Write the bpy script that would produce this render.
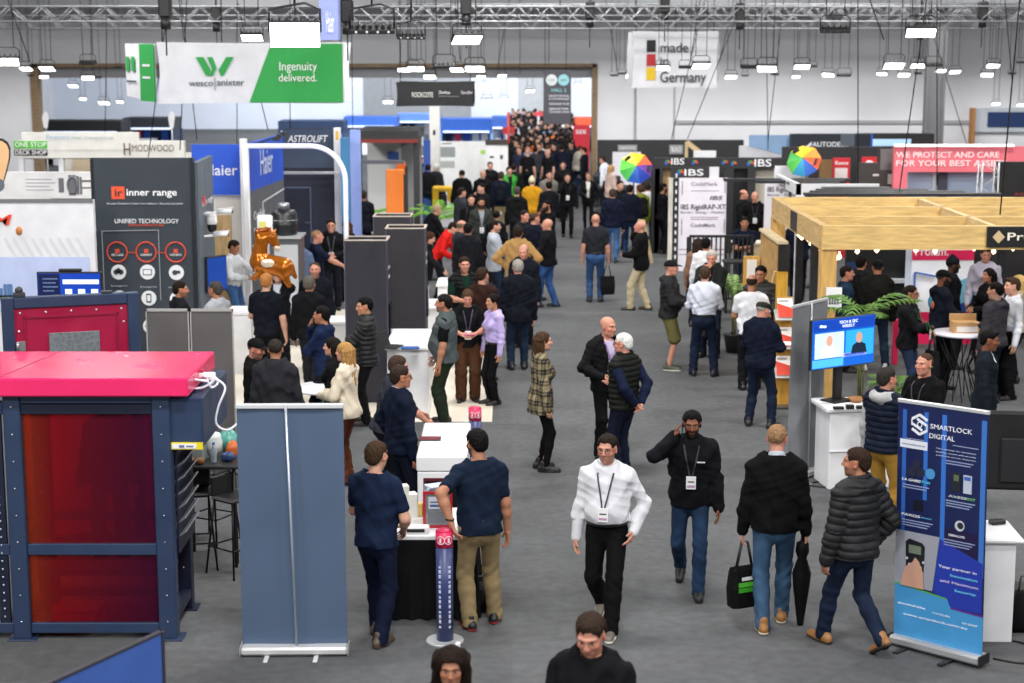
import bpy, math, random
import numpy as np
from mathutils import Vector, Matrix
# ------------------------------------------------------------------ camera, light, exposure
SC = bpy.context.scene
COL = SC.collection
for o in list(bpy.data.objects):
	bpy.data.objects.remove(o)
F_PX, CAM_Z, PITCH = 1700.0, 5.1, math.radians(9.73)
cam_data = bpy.data.cameras.new('camera')
cam_data.sensor_width = 36.0
cam_data.lens = F_PX / 1024.0 * 36.0
cam_data.clip_end = 400.0
cam_data.dof.use_dof = True
cam_data.dof.focus_distance = 17.0
cam_data.dof.aperture_fstop = 2.0
cam = bpy.data.objects.new('camera', cam_data)
COL.objects.link(cam)
cam.location = (0, 0, CAM_Z)
cam.rotation_euler = (math.pi / 2 - PITCH, 0, 0)
SC.camera = cam
SC.view_settings.view_transform = 'Standard'
SC.view_settings.look = 'None'
SC.view_settings.gamma = 1.0
SC.view_settings.use_curve_mapping = False
SC.view_settings.exposure = -0.42
SC.cycles.use_denoising = True
SC.cycles.max_bounces = 6
SC.cycles.diffuse_bounces = 3
SC.cycles.glossy_bounces = 3
SC.cycles.transparent_max_bounces = 8
world = bpy.data.worlds.new('hall_air')
SC.world = world
world.use_nodes = True
wb = world.node_tree.nodes['Background']
wb.inputs[0].default_value = (0.93, 0.96, 1.0, 1)
wb.inputs[1].default_value = 0.42
def area_light(name, loc, sx, sy, power, color=(1, 0.985, 0.96), rot=(0, 0, 0)):
	d = bpy.data.lights.new(name, 'AREA')
	d.shape = 'RECTANGLE'
	d.size, d.size_y = sx, sy
	d.energy = power
	d.color = color
	o = bpy.data.objects.new(name, d)
	COL.objects.link(o)
	o.location = loc
	o.rotation_euler = rot
	return o
# rows of high-bay lamps under the hall roof, above the frame, alternate rows turned towards the far end as added frontal fill
for iy, yy in enumerate((2, 9, 17, 25, 33, 41, 49)):
	for xx in (-10, 0, 10):
		area_light('high_bay_lamp', (xx, yy, 9.5), 2.4, 1.2, 800, rot=(math.radians(30 if iy % 2 == 0 else 8), 0, 0))
for xx in (-22, -8, 6, 16, 25):
	area_light('wall_fill_light', (xx, 53, 8.6), 3, 1, 560, rot=(math.radians(62), 0, 0))  # unseen lights added to brighten the back wall, for the floods hung there
for yy in (66, 78, 90, 102):
	for xx in (-14, -3, 8):
		area_light('far_hall_lamp', (xx, yy, 9.0), 3, 2, 1500, color=(0.93, 0.97, 1.0), rot=(math.radians(35), 0, 0))
# ------------------------------------------------------------------ helpers
def ray(px, py):
	"""view direction through a point of the 1024 x 683 frame"""
	x, y = (px - 512.0) / F_PX, (341.5 - py) / F_PX
	c, s = math.cos(PITCH), math.sin(PITCH)
	return Vector((x, c + y * s, -s + y * c))
def G(px, py, z=0.0):
	"""point of the horizontal plane at height z"""
	d = ray(px, py)
	t = (z - CAM_Z) / d.z
	return Vector((d.x * t, d.y * t, z))
def Q(px, py, Y):
	"""point of the vertical plane at distance Y"""
	d = ray(px, py)
	t = Y / d.y
	return Vector((d.x * t, Y, CAM_Z + d.z * t))
def lin(c):
	if isinstance(c, str):
		c = c.lstrip('#')
		c = [int(c[i:i + 2], 16) / 255.0 for i in (0, 2, 4)]
	return tuple(v / 12.92 if v <= 0.04045 else ((v + 0.055) / 1.055) ** 2.4 for v in c[:3])
MATS = {}
def M(color, rough=0.6, metal=0.0, emit=0.0, kind=None, alpha=1.0, scale=None, spec=None):
	"""cached procedural material; kind picks the surface pattern"""
	key = (str(color), rough, metal, emit, kind, alpha, scale, spec)
	if key in MATS:
		return MATS[key]
	m = bpy.data.materials.new((kind or 'surface') + '_' + str(color).strip('#'))
	m.use_nodes = True
	nt = m.node_tree
	b = nt.nodes['Principled BSDF']
	L = nt.links.new
	c = lin(color)
	if kind in ('cloth', 'puffer', 'denim', 'hair') and sum(c) < 0.25: c = tuple(v * (0.45 if kind == 'puffer' else 0.62) for v in c)   # deep dyes
	b.inputs['Base Color'].default_value = (*c, 1)
	b.inputs['Roughness'].default_value = rough
	b.inputs['Metallic'].default_value = metal
	if spec is not None:
		b.inputs['Specular IOR Level'].default_value = spec
	if emit:
		b.inputs['Emission Color'].default_value = (*c, 1)
		b.inputs['Emission Strength'].default_value = emit
	if alpha < 1:
		b.inputs['Alpha'].default_value = alpha
	tc = nt.nodes.new('ShaderNodeTexCoord')
	def noise(sc, det=3, vec=None):
		n = nt.nodes.new('ShaderNodeTexNoise')
		n.inputs['Scale'].default_value = sc
		n.inputs['Detail'].default_value = det
		L(vec or tc.outputs['Object'], n.inputs['Vector'])
		return n
	def ramp(src, c0, c1, p0=0.3, p1=0.7, const=False):
		r = nt.nodes.new('ShaderNodeValToRGB')
		r.color_ramp.elements[0].color = (*c0, 1)
		r.color_ramp.elements[1].color = (*c1, 1)
		r.color_ramp.elements[0].position = p0
		r.color_ramp.elements[1].position = p1
		if const:
			r.color_ramp.interpolation = 'CONSTANT'
		L(src, r.inputs[0])
		return r
	def bump(src, st, dist=0.01):
		bn = nt.nodes.new('ShaderNodeBump')
		bn.inputs['Strength'].default_value = st
		bn.inputs['Distance'].default_value = dist
		L(src, bn.inputs['Height'])
		L(bn.outputs[0], b.inputs['Normal'])
	def mul(k):
		return tuple(min(1, v * k) for v in c)
	if kind in ('cloth', 'knit'):
		n = noise(scale or 7, 4)
		r = ramp(n.outputs[0], mul(0.93), mul(1.06))
		L(r.outputs[0], b.inputs['Base Color'])
		bump(n.outputs[0], 0.5, 0.02)
		b.inputs['Specular IOR Level'].default_value = 0.12 if spec is None else spec
	elif kind == 'puffer':
		n = noise(14, 3)
		bump(n.outputs[0], 0.4, 0.015)
	elif kind == 'denim':
		n = noise(6, 5)
		r = ramp(n.outputs[0], mul(0.6), mul(1.5), 0.3, 0.75)
		L(r.outputs[0], b.inputs['Base Color'])
		bump(n.outputs[0], 0.5, 0.02)
		b.inputs['Specular IOR Level'].default_value = 0.15
	elif kind == 'plaid':
		sep = nt.nodes.new('ShaderNodeSeparateXYZ')
		L(tc.outputs['Object'], sep.inputs[0])
		def mth(op, *v):
			q = nt.nodes.new('ShaderNodeMath'); q.operation = op
			for i, s_ in enumerate(v):
				if isinstance(s_, (int, float)): q.inputs[i].default_value = s_
				else: L(s_, q.inputs[i])
			return q.outputs[0]
		u = mth('ADD', sep.outputs[0], sep.outputs[1])
		lev = []
		for s_, per in ((u, 0.13), (sep.outputs[2], 0.13)):
			f = mth('FRACT', mth('DIVIDE', s_, per))
			lev.append(mth('LESS_THAN', f, 0.5))
			lev.append(mth('LESS_THAN', mth('ABSOLUTE', mth('SUBTRACT', f, 0.75)), 0.05))
		tot = mth('ADD', mth('ADD', lev[0], lev[2]), mth('MULTIPLY', mth('ADD', lev[1], lev[3]), 0.7))
		r = ramp(mth('MULTIPLY', tot, 0.45), lin('#0b0a0a'), lin('#8f8263'), 0.22, 1.0)
		L(r.outputs[0], b.inputs['Base Color'])
	elif kind == 'carpet':
		n = noise(140, 2); n2 = noise(0.55, 4); n3 = noise(9, 3)
		r = ramp(n.outputs[0], mul(0.55), mul(1.5), 0.25, 0.75)
		r2 = ramp(n2.outputs[0], (0.86,) * 3, (1.08,) * 3)
		r3 = ramp(n3.outputs[0], (0.88,) * 3, (1.12,) * 3)
		cur = r.outputs[0]
		# carpet tiles laid with slightly different pile directions
		chk = nt.nodes.new('ShaderNodeTexBrick')
		chk.inputs['Scale'].default_value = 1.0
		chk.inputs['Brick Width'].default_value = 2.0
		chk.inputs['Row Height'].default_value = 1.0
		chk.inputs['Mortar Size'].default_value = 0.0
		chk.inputs['Color1'].default_value = (0.93, 0.93, 0.93, 1)
		chk.inputs['Color2'].default_value = (1.07, 1.07, 1.07, 1)
		L(tc.outputs['Object'], chk.inputs['Vector'])
		for s in (r2.outputs[0], r3.outputs[0], chk.outputs[0]):
			mx = nt.nodes.new('ShaderNodeMix'); mx.data_type = 'RGBA'; mx.blend_type = 'MULTIPLY'
			mx.inputs[0].default_value = 1
			L(cur, mx.inputs[6]); L(s, mx.inputs[7]); cur = mx.outputs[2]
		L(cur, b.inputs['Base Color'])
		bump(n.outputs[0], 0.5, 0.01)
		b.inputs['Specular IOR Level'].default_value = 0.1
	elif kind == 'wood':
		mp = nt.nodes.new('ShaderNodeMapping')
		mp.inputs['Scale'].default_value = scale or (1.2, 9, 9)
		L(tc.outputs['Object'], mp.inputs[0])
		n = noise(2.5, 5, mp.outputs[0])
		r = ramp(n.outputs[0], mul(0.72), mul(1.12), 0.3, 0.7)
		L(r.outputs[0], b.inputs['Base Color'])
		bump(n.outputs[0], 0.1)
	elif kind == 'wall':
		n = noise(0.6, 3)
		r = ramp(n.outputs[0], mul(0.95), mul(1.03))
		L(r.outputs[0], b.inputs['Base Color'])
	elif kind == 'paint':
		n = noise(scale or 3, 3)
		r = ramp(n.outputs[0], mul(0.93), mul(1.06))
		L(r.outputs[0], b.inputs['Base Color'])
		r2 = ramp(n.outputs[0], (max(0, rough - 0.07),) * 3, (min(1, rough + 0.07),) * 3)
		L(r2.outputs[0], b.inputs['Roughness'])
	elif kind == 'galv':
		v = nt.nodes.new('ShaderNodeTexVoronoi'); v.inputs['Scale'].default_value = 28
		L(tc.outputs['Object'], v.inputs[0])
		r = ramp(v.outputs[0], mul(0.85), mul(1.15))
		L(r.outputs[0], b.inputs['Base Color'])
	elif kind == 'tint':            # see-through coloured sheet
		b.inputs['Roughness'].default_value = rough
		g = nt.nodes.new('ShaderNodeMixShader')
		t = nt.nodes.new('ShaderNodeBsdfTransparent')
		n = noise(0.9, 2)
		r = ramp(n.outputs[0], mul(0.75), mul(1.2))
		L(r.outputs[0], b.inputs['Base Color'])
		t.inputs[0].default_value = (*[min(1, v * 1.25 + 0.02) for v in c], 1)
		g.inputs[0].default_value = alpha if alpha < 1 else 0.5
		b.inputs['Alpha'].default_value = 1
		L(t.outputs[0], g.inputs[1]); L(b.outputs[0], g.inputs[2])
		L(g.outputs[0], nt.nodes['Material Output'].inputs[0])
	elif kind == 'attr':
		a = nt.nodes.new('ShaderNodeAttribute'); a.attribute_name = 'col'
		n = noise(60, 2)
		r = ramp(n.outputs[0], (0.93,) * 3, (1.05,) * 3)
		mx = nt.nodes.new('ShaderNodeMix'); mx.data_type = 'RGBA'; mx.blend_type = 'MULTIPLY'
		mx.inputs[0].default_value = 1
		L(a.outputs[0], mx.inputs[6]); L(r.outputs[0], mx.inputs[7])
		L(mx.outputs[2], b.inputs['Base Color'])
		b.inputs['Subsurface Weight'].default_value = 0.0
	elif kind == 'hair':
		mp = nt.nodes.new('ShaderNodeMapping'); mp.inputs['Scale'].default_value = (1, 1, 0.2)
		L(tc.outputs['Object'], mp.inputs[0])
		n = noise(120, 2, mp.outputs[0])
		r = ramp(n.outputs[0], mul(0.6), mul(1.5))
		L(r.outputs[0], b.inputs['Base Color'])
		bump(n.outputs[0], 0.6, 0.01)
	MATS[key] = m
	return m
def lnk(o, parent=None):
	COL.objects.link(o)
	if parent is not None:
		o.parent = parent
	return o
def tag(o, label=None, cat=None, group=None, kind=None):
	if label: o['label'] = label
	if cat: o['category'] = cat
	if group: o['group'] = group
	if kind: o['kind'] = kind
	return o
def thing(name, label, cat, loc=(0, 0, 0), rz=0.0, group=None):
	o = bpy.data.objects.new(name, None)
	o.empty_display_size = 0.1
	lnk(o)
	o.location = loc
	o.rotation_euler = (0, 0, rz)
	return tag(o, label, cat, group)
def copy_tree(o, parent=None):
	c = o.copy()
	COL.objects.link(c)
	if parent is not None:
		c.parent = parent
	for ch in o.children:
		copy_tree(ch, c)
	return c
class MB:
	"""collects simple solids into one mesh"""
	def __init__(self):
		self.v, self.f, self.mi, self.sm = [], [], [], []
		self.cur = 0
		self.xf = None
	def add(self, vs, fs, smooth=False):
		n = len(self.v)
		if self.xf is not None:
			vs = [self.xf @ Vector(p) for p in vs]
		self.v += [tuple(p) for p in vs]
		for f in fs:
			self.f.append([i + n for i in f])
			self.mi.append(self.cur)
			self.sm.append(smooth)
		return self
	def mat(self, i):
		self.cur = i
		return self
	def box(self, x0, x1, y0, y1, z0, z1, bev=0.0):
		if bev <= 0:
			vs = [(x, y, z) for x in (x0, x1) for y in (y0, y1) for z in (z0, z1)]
			fs = [(0, 1, 3, 2), (4, 6, 7, 5), (0, 4, 5, 1), (2, 3, 7, 6), (0, 2, 6, 4), (1, 5, 7, 3)]
			return self.add(vs, fs)
		b = min(bev, (x1 - x0) * .49, (y1 - y0) * .49, (z1 - z0) * .49)
		vs, idx = [], {}
		for i, x in enumerate((x0, x1)):
			for j, y in enumerate((y0, y1)):
				for k, z in enumerate((z0, z1)):
					sx, sy, sz = (1 if i == 0 else -1) * b, (1 if j == 0 else -1) * b, (1 if k == 0 else -1) * b
					for a, p in enumerate(((x, y + sy, z + sz), (x + sx, y, z + sz), (x + sx, y + sy, z))):
						idx[i, j, k, a] = len(vs); vs.append(p)
		g = lambda *t: idx[t]
		fs = []
		for s in (0, 1):
			fs.append([g(s, 0, 0, 0), g(s, 1, 0, 0), g(s, 1, 1, 0), g(s, 0, 1, 0)][::(-1 if s == 0 else 1)])
			fs.append([g(0, s, 0, 1), g(1, s, 0, 1), g(1, s, 1, 1), g(0, s, 1, 1)][::(1 if s == 0 else -1)])
			fs.append([g(0, 0, s, 2), g(1, 0, s, 2), g(1, 1, s, 2), g(0, 1, s, 2)][::(-1 if s == 0 else 1)])
		for s in (0, 1):
			for t in (0, 1):
				fl = (s == t)
				q = [g(s, t, 0, 0), g(s, t, 0, 1), g(s, t, 1, 1), g(s, t, 1, 0)]; fs.append(q[::(1 if fl else -1)])
				q = [g(s, 0, t, 0), g(s, 1, t, 0), g(s, 1, t, 2), g(s, 0, t, 2)]; fs.append(q[::(-1 if fl else 1)] if True else q)
				q = [g(0, s, t, 1), g(0, s, t, 2), g(1, s, t, 2), g(1, s, t, 1)]; fs.append(q[::(-1 if fl else 1)])
		for i in (0, 1):
			for j in (0, 1):
				for k in (0, 1):
					fs.append([g(i, j, k, 0), g(i, j, k, 1), g(i, j, k, 2)][::(1 if (i + j + k) % 2 == 0 else -1)])
		return self.add(vs, fs)
	def cbox(self, c, s, bev=0.0):
		return self.box(c[0] - s[0] / 2, c[0] + s[0] / 2, c[1] - s[1] / 2, c[1] + s[1] / 2, c[2] - s[2] / 2, c[2] + s[2] / 2, bev)
	def loft(self, rings, cap=True, smooth=True, close=True):
		n = len(rings[0]); vs = [p for r in rings for p in r]; fs = []
		for i in range(len(rings) - 1):
			for j in range(n if close else n - 1):
				k = (j + 1) % n
				fs.append((i * n + j, i * n + k, (i + 1) * n + k, (i + 1) * n + j))
		self.add(vs, fs, smooth)
		if cap:
			m = len(self.v) - len(vs)
			for base, rev in ((0, True), ((len(rings) - 1) * n, False)):
				f = [m + base + j for j in range(n)]
				self.f.append(f[::-1] if rev else f); self.mi.append(self.cur); self.sm.append(False)
		return self
	def cyl(self, c, r, z0, z1, n=20, r1=None):
		r1 = r if r1 is None else r1
		rg = [[(c[0] + q * math.cos(2 * math.pi * j / n), c[1] + q * math.sin(2 * math.pi * j / n), z) for j in range(n)] for q, z in ((r, z0), (r1, z1))]
		return self.loft(rg)
	def lathe(self, prof, n=24, c=(0, 0)):
		rg = [[(c[0] + max(r, 1e-4) * math.cos(2 * math.pi * j / n), c[1] + max(r, 1e-4) * math.sin(2 * math.pi * j / n), z) for j in range(n)] for r, z in prof]
		return self.loft(rg)
	def tube(self, pts, r, n=8, closed=False):
		P = [Vector(p) for p in pts]
		rad = r if isinstance(r, (list, tuple)) else [r] * len(P)
		rings = []; prev = None
		for i, p in enumerate(P):
			a = P[i - 1] if (i > 0 or closed) else p
			b = P[(i + 1) % len(P)] if (i < len(P) - 1 or closed) else p
			t = (b - a).normalized() if (b - a).length > 1e-9 else Vector((0, 0, 1))
			if prev is None:
				prev = Vector((0, 0, 1)) if abs(t.z) < 0.9 else Vector((1, 0, 0))
			u = (prev - t * prev.dot(t))
			if u.length < 1e-6: u = t.orthogonal()
			u.normalize(); w = t.cross(u); prev = u
			rings.append([p + (u * math.cos(2 * math.pi * j / n) + w * math.sin(2 * math.pi * j / n)) * rad[i] for j in range(n)])
		if closed: rings.append(rings[0])
		return self.loft(rings, cap=not closed)
	def bar(self, a, b, w, h=None):
		"""rectangular bar from a to b"""
		h = h or w
		a, b = Vector(a), Vector(b)
		t = (b - a).normalized()
		up = Vector((0, 0, 1)) if abs(t.z) < 0.95 else Vector((0, 1, 0))
		s = t.cross(up).normalized(); u = s.cross(t)
		rg = [[p + s * w / 2 * i + u * h / 2 * j for i, j in ((-1, -1), (1, -1), (1, 1), (-1, 1))] for p in (a, b)]
		return self.loft(rg, smooth=False)
	def ell(self, c, r, n=16, m=10):
		rg = []
		for i in range(m + 1):
			a = -math.pi / 2 + math.pi * i / m
			q = max(math.cos(a), 1e-3)
			rg.append([(c[0] + r[0] * q * math.cos(2 * math.pi * j / n), c[1] + r[1] * q * math.sin(2 * math.pi * j / n), c[2] + r[2] * math.sin(a)) for j in range(n)])
		return self.loft(rg)
	def poly(self, pts, y0, y1):
		"""outline in x-z, extruded from y0 to y1"""
		n = len(pts)
		vs = [(x, y0, z) for x, z in pts] + [(x, y1, z) for x, z in pts]
		fs = [list(range(n)), list(range(2 * n - 1, n - 1, -1))]
		fs += [(i, i + n, (i + 1) % n + n, (i + 1) % n) for i in range(n)]
		return self.add(vs, fs)
	def build(self, name, mats, parent=None, loc=None, rz=0.0, recalc=False):
		me = bpy.data.meshes.new(name)
		me.from_pydata(self.v, [], self.f)
		for m in (mats if isinstance(mats, (list, tuple)) else [mats]):
			me.materials.append(m)
		me.polygons.foreach_set('material_index', self.mi)
		me.polygons.foreach_set('use_smooth', self.sm)
		me.update()
		o = bpy.data.objects.new(name, me)
		lnk(o, parent)
		if loc is not None: o.location = loc
		if rz: o.rotation_euler = (0, 0, rz)
		return o
def disc_pts(cx, cz, r, n=28):
	return [(cx + r * math.cos(2 * math.pi * i / n), cz + r * math.sin(2 * math.pi * i / n)) for i in range(n)]
TEXTS = []
def text(body, parent, x, z, w, h, color, y=-0.012, name='lettering', bold=False, align='CENTER', emit=0.0, rz=0.0, shear=0.0, rough=0.5):
	"""flat lettering standing on a panel face; w = whole width, h = letter height"""
	cu = bpy.data.curves.new(name, 'FONT')
	cu.body = body
	cu.align_x = align; cu.align_y = 'CENTER'
	cu.size = h / 0.72
	cu.shear = shear
	if bold: cu.offset = 0.010 * h / 0.72
	cu.extrude = 0.002
	cu.resolution_u = 3
	cu.materials.append(M(color, rough, emit=emit))
	o = bpy.data.objects.new(name, cu)
	lnk(o, parent)
	o.location = (x, y, z)
	o.rotation_euler = (math.pi / 2, 0, rz)
	if w: TEXTS.append((o, w))
	return o
# ------------------------------------------------------------------ people: implicit body, clothes and hair turned into meshes
def V3(*a): return np.array(a, dtype=np.float64)
def unit(v):
	n = np.linalg.norm(v)
	return v / n if n > 1e-9 else V3(0, 0, 1)
def rotx(a):
	c, s = math.cos(a), math.sin(a); return np.array([[1, 0, 0], [0, c, -s], [0, s, c]])
def roty(a):
	c, s = math.cos(a), math.sin(a); return np.array([[c, 0, s], [0, 1, 0], [-s, 0, c]])
def rotz(a):
	c, s = math.cos(a), math.sin(a); return np.array([[c, -s, 0], [s, c, 0], [0, 0, 1]])
class Field:
	def __init__(self):
		self.p = []      # (lo, hi, fn, k, op)
		self.post = []   # fn(P, d) -> d
	def cone(self, a, b, ra, rb, k=0.02, op='u', R=None, sq=None):
		"""tapered capsule; with R and sq its section is squeezed along R's axes"""
		a = np.asarray(a, float); b = np.asarray(b, float)
		m = max(ra, rb)
		e = m * 1.05 if sq is None else m * max(sq) * 1.05
		lo, hi = np.minimum(a, b) - e, np.maximum(a, b) + e
		if sq is None:
			ba = b - a; L2 = max(ba @ ba, 1e-9)
			def fn(P):
				q = P - a
				t = np.clip((q @ ba) / L2, 0, 1)
				return np.sqrt(((q - t[..., None] * ba) ** 2).sum(-1)) - (ra + (rb - ra) * t)
		else:
			T = (R if R is not None else np.eye(3)) / np.asarray(sq, float)[None, :]   # P_local = P @ T
			al, bl = a @ T, b @ T
			ba = bl - al; L2 = max(ba @ ba, 1e-9); ms = min(sq)
			def fn(P):
				q = P @ T - al
				t = np.clip((q @ ba) / L2, 0, 1)
				return (np.sqrt(((q - t[..., None] * ba) ** 2).sum(-1)) - (ra + (rb - ra) * t)) * ms
		self.p.append((lo, hi, fn, k, op)); return self
	def ell(self, c, r, k=0.02, op='u', R=None):
		c = np.asarray(c, float); r = np.asarray(r, float)
		R = np.eye(3) if R is None else R
		ext = np.abs(R) @ r
		def fn(P):
			q = (P - c) @ R
			k0 = np.sqrt(((q / r) ** 2).sum(-1)); k1 = np.sqrt(((q / r ** 2) ** 2).sum(-1)) + 1e-9
			return k0 * (k0 - 1) / k1
		self.p.append((c - ext, c + ext, fn, k, op)); return self
	def mesh(self, vox, clip=None):
		un = [q for q in self.p if q[4] == 'u']
		if not un: return None
		lo = np.min([q[0] for q in un], 0) - 3 * vox; hi = np.max([q[1] for q in un], 0) + 3 * vox
		if clip is not None:
			lo = np.maximum(lo, clip[0]); hi = np.minimum(hi, clip[1])
		n = np.maximum(np.ceil((hi - lo) / vox).astype(int) + 1, 4)
		ax = [lo[i] + vox * np.arange(n[i]) for i in range(3)]
		D = np.full(n, 1.0)
		for (l, h, fn, k, op) in self.p:
			pad = k + 3 * vox
			i0 = np.maximum(np.floor((l - pad - lo) / vox).astype(int), 0)
			i1 = np.minimum(np.ceil((h + pad - lo) / vox).astype(int) + 1, n)
			if (i1 <= i0).any(): continue
			sl = tuple(slice(a, b) for a, b in zip(i0, i1))
			P = np.stack(np.meshgrid(*[ax[i][sl[i]] for i in range(3)], indexing='ij'), -1)
			d2 = fn(P); d1 = D[sl]
			if op == 'u':
				t = np.clip(0.5 + 0.5 * (d1 - d2) / k, 0, 1)
				D[sl] = d1 * (1 - t) + d2 * t - k * t * (1 - t)
			elif op == 's':
				t = np.clip(0.5 - 0.5 * (d1 + d2) / k, 0, 1)
				D[sl] = d1 * (1 - t) - d2 * t + k * t * (1 - t)
		if self.post:
			P = np.stack(np.meshgrid(*ax, indexing='ij'), -1)
			for fn in self.post:
				D = fn(P, D)
		if clip is not None:    # close the ends
			D[0] = D[-1] = 0.05
			D[:, 0] = D[:, -1] = 0.05
			D[:, :, 0] = D[:, :, -1] = 0.05
		return surface_nets(D, lo, vox)
_CO = [(i, j, k) for i in (0, 1) for j in (0, 1) for k in (0, 1)]
_ED = [(a, b) for ai, a in enumerate(_CO) for b in _CO[ai + 1:] if sum(abs(x - y) for x, y in zip(a, b)) == 1]
def surface_nets(D, lo, vox):
	S = D < 0
	C = np.zeros(tuple(x - 1 for x in D.shape), np.int8)
	for (i, j, k) in _CO:
		C += S[i:S.shape[0] - 1 + i, j:S.shape[1] - 1 + j, k:S.shape[2] - 1 + k]
	mask = (C > 0) & (C < 8)
	cells = np.argwhere(mask)
	if len(cells) == 0: return None
	idx = np.full(C.shape, -1, np.int32); idx[mask] = np.arange(len(cells))
	pos = np.zeros((len(cells), 3)); cnt = np.zeros(len(cells))
	for a, b in _ED:
		da = D[cells[:, 0] + a[0], cells[:, 1] + a[1], cells[:, 2] + a[2]]
		db = D[cells[:, 0] + b[0], cells[:, 1] + b[1], cells[:, 2] + b[2]]
		m = (da < 0) != (db < 0)
		t = da[m] / (da[m] - db[m])
		pos[m] += np.array(a) + (np.array(b) - np.array(a)) * t[:, None]
		cnt[m] += 1
	V = lo + vox * (cells + pos / cnt[:, None])
	quads = []
	for axn in range(3):
		u, v = (axn + 1) % 3, (axn + 2) % 3
		sh = [slice(None)] * 3; sh2 = list(sh)
		sh[axn] = slice(0, -1); sh2[axn] = slice(1, None)
		A, B = S[tuple(sh)], S[tuple(sh2)]
		e = np.argwhere(A != B)
		e = e[(e[:, u] > 0) & (e[:, v] > 0) & (e[:, u] < D.shape[u] - 1) & (e[:, v] < D.shape[v] - 1)]
		if len(e) == 0: continue
		fl = A[e[:, 0], e[:, 1], e[:, 2]]
		q = []
		for du, dv in ((-1, -1), (0, -1), (0, 0), (-1, 0)):
			c = e.copy(); c[:, u] += du; c[:, v] += dv
			q.append(idx[c[:, 0], c[:, 1], c[:, 2]])
		q = np.stack(q, 1)
		q[~fl] = q[~fl][:, ::-1]
		quads.append(q)
	return V, np.concatenate(quads)
def join_meshes(ms):
	ms = [m for m in ms if m is not None]
	vs, fs, n = [], [], 0
	for v, f in ms:
		vs.append(v); fs.append(f + n); n += len(v)
	return np.concatenate(vs), np.concatenate(fs)
def np_mesh(name, vf, mats, parent=None, col=None, mi=None):
	V, Fq = vf
	me = bpy.data.meshes.new(name)
	me.vertices.add(len(V)); me.vertices.foreach_set('co', V.astype(np.float32).ravel())
	me.loops.add(Fq.size); me.loops.foreach_set('vertex_index', Fq.astype(np.int32).ravel())
	me.polygons.add(len(Fq))
	me.polygons.foreach_set('loop_start', np.arange(0, Fq.size, 4, dtype=np.int32))
	me.polygons.foreach_set('use_smooth', np.ones(len(Fq), bool))
	for m in (mats if isinstance(mats, (list, tuple)) else [mats]): me.materials.append(m)
	if mi is not None: me.polygons.foreach_set('material_index', mi.astype(np.int32))
	if col is not None:
		at = me.color_attributes.new('col', 'FLOAT_COLOR', 'POINT')
		at.data.foreach_set('color', np.concatenate([col, np.ones((len(col), 1))], 1).astype(np.float32).ravel())
	me.update(); me.validate()
	o = bpy.data.objects.new(name, me)
	return lnk(o, parent)
SKIN = {'fair': '#c99a83', 'pink': '#c48b76', 'tan': '#a8755a', 'olive': '#b58566', 'brown': '#7a4c36', 'dark': '#4a2e22'}
LOD = {'near': (0.0095, 0.0045, 0.0038), 'mid': (0.014, 0.0068, 0.006), 'low': (0.021, 0.011, 0.011)}
ARMS = {  # wrist target for the right arm (x out, y forward, z up) at 1.75 m, elbow hint
	'down': ((0.262, 0.045, 0.845), (0.35, -0.8, 0)),
	'back': ((0.25, -0.14, 0.87), (0.35, -0.8, 0)),
	'fwd': ((0.24, 0.18, 0.88), (0.4, -0.8, 0)),
	'pocket': ((0.245, 0.06, 0.93), (0.7, -0.8, 0)),
	'front': ((0.10, 0.29, 1.10), (0.6, -0.35, -0.7)),
	'belly': ((0.04, 0.25, 1.02), (0.7, -0.3, -0.5)),
	'cross': ((-0.09, 0.245, 1.17), (0.8, 0.1, -0.5)),
	'cross2': ((-0.07, 0.21, 1.11), (0.8, 0.1, -0.5)),
	'behind': ((0.06, -0.215, 0.95), (0.9, -0.5, 0)),
	'ear': ((0.17, 0.115, 1.525), (0.7, 0.25, -0.8)),
	'chin': ((0.06, 0.20, 1.44), (0.5, 0.1, -0.9)),
	'reach': ((0.22, 0.46, 1.10), (0.5, -0.3, -0.8)),
	'high': ((0.2, 0.42, 1.35), (0.5, -0.1, -0.9)),
	'camera': ((0.09, 0.27, 1.50), (0.6, 0.1, -0.9)),
	'hip': ((0.22, 0.04, 1.03), (0.9, -0.45, 0)),
}
def ik(S, T, l1, l2, hint):
	d = T - S; D = np.linalg.norm(d)
	if D > (l1 + l2) * 0.995:
		T = S + d / D * (l1 + l2) * 0.995; d = T - S; D = np.linalg.norm(d)
	u = d / D
	a = (l1 * l1 - l2 * l2 + D * D) / (2 * D)
	h = math.sqrt(max(l1 * l1 - a * a, 0))
	p = hint - u * (hint @ u)
	return S + u * a + unit(p) * h, T
class Skel: pass
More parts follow.
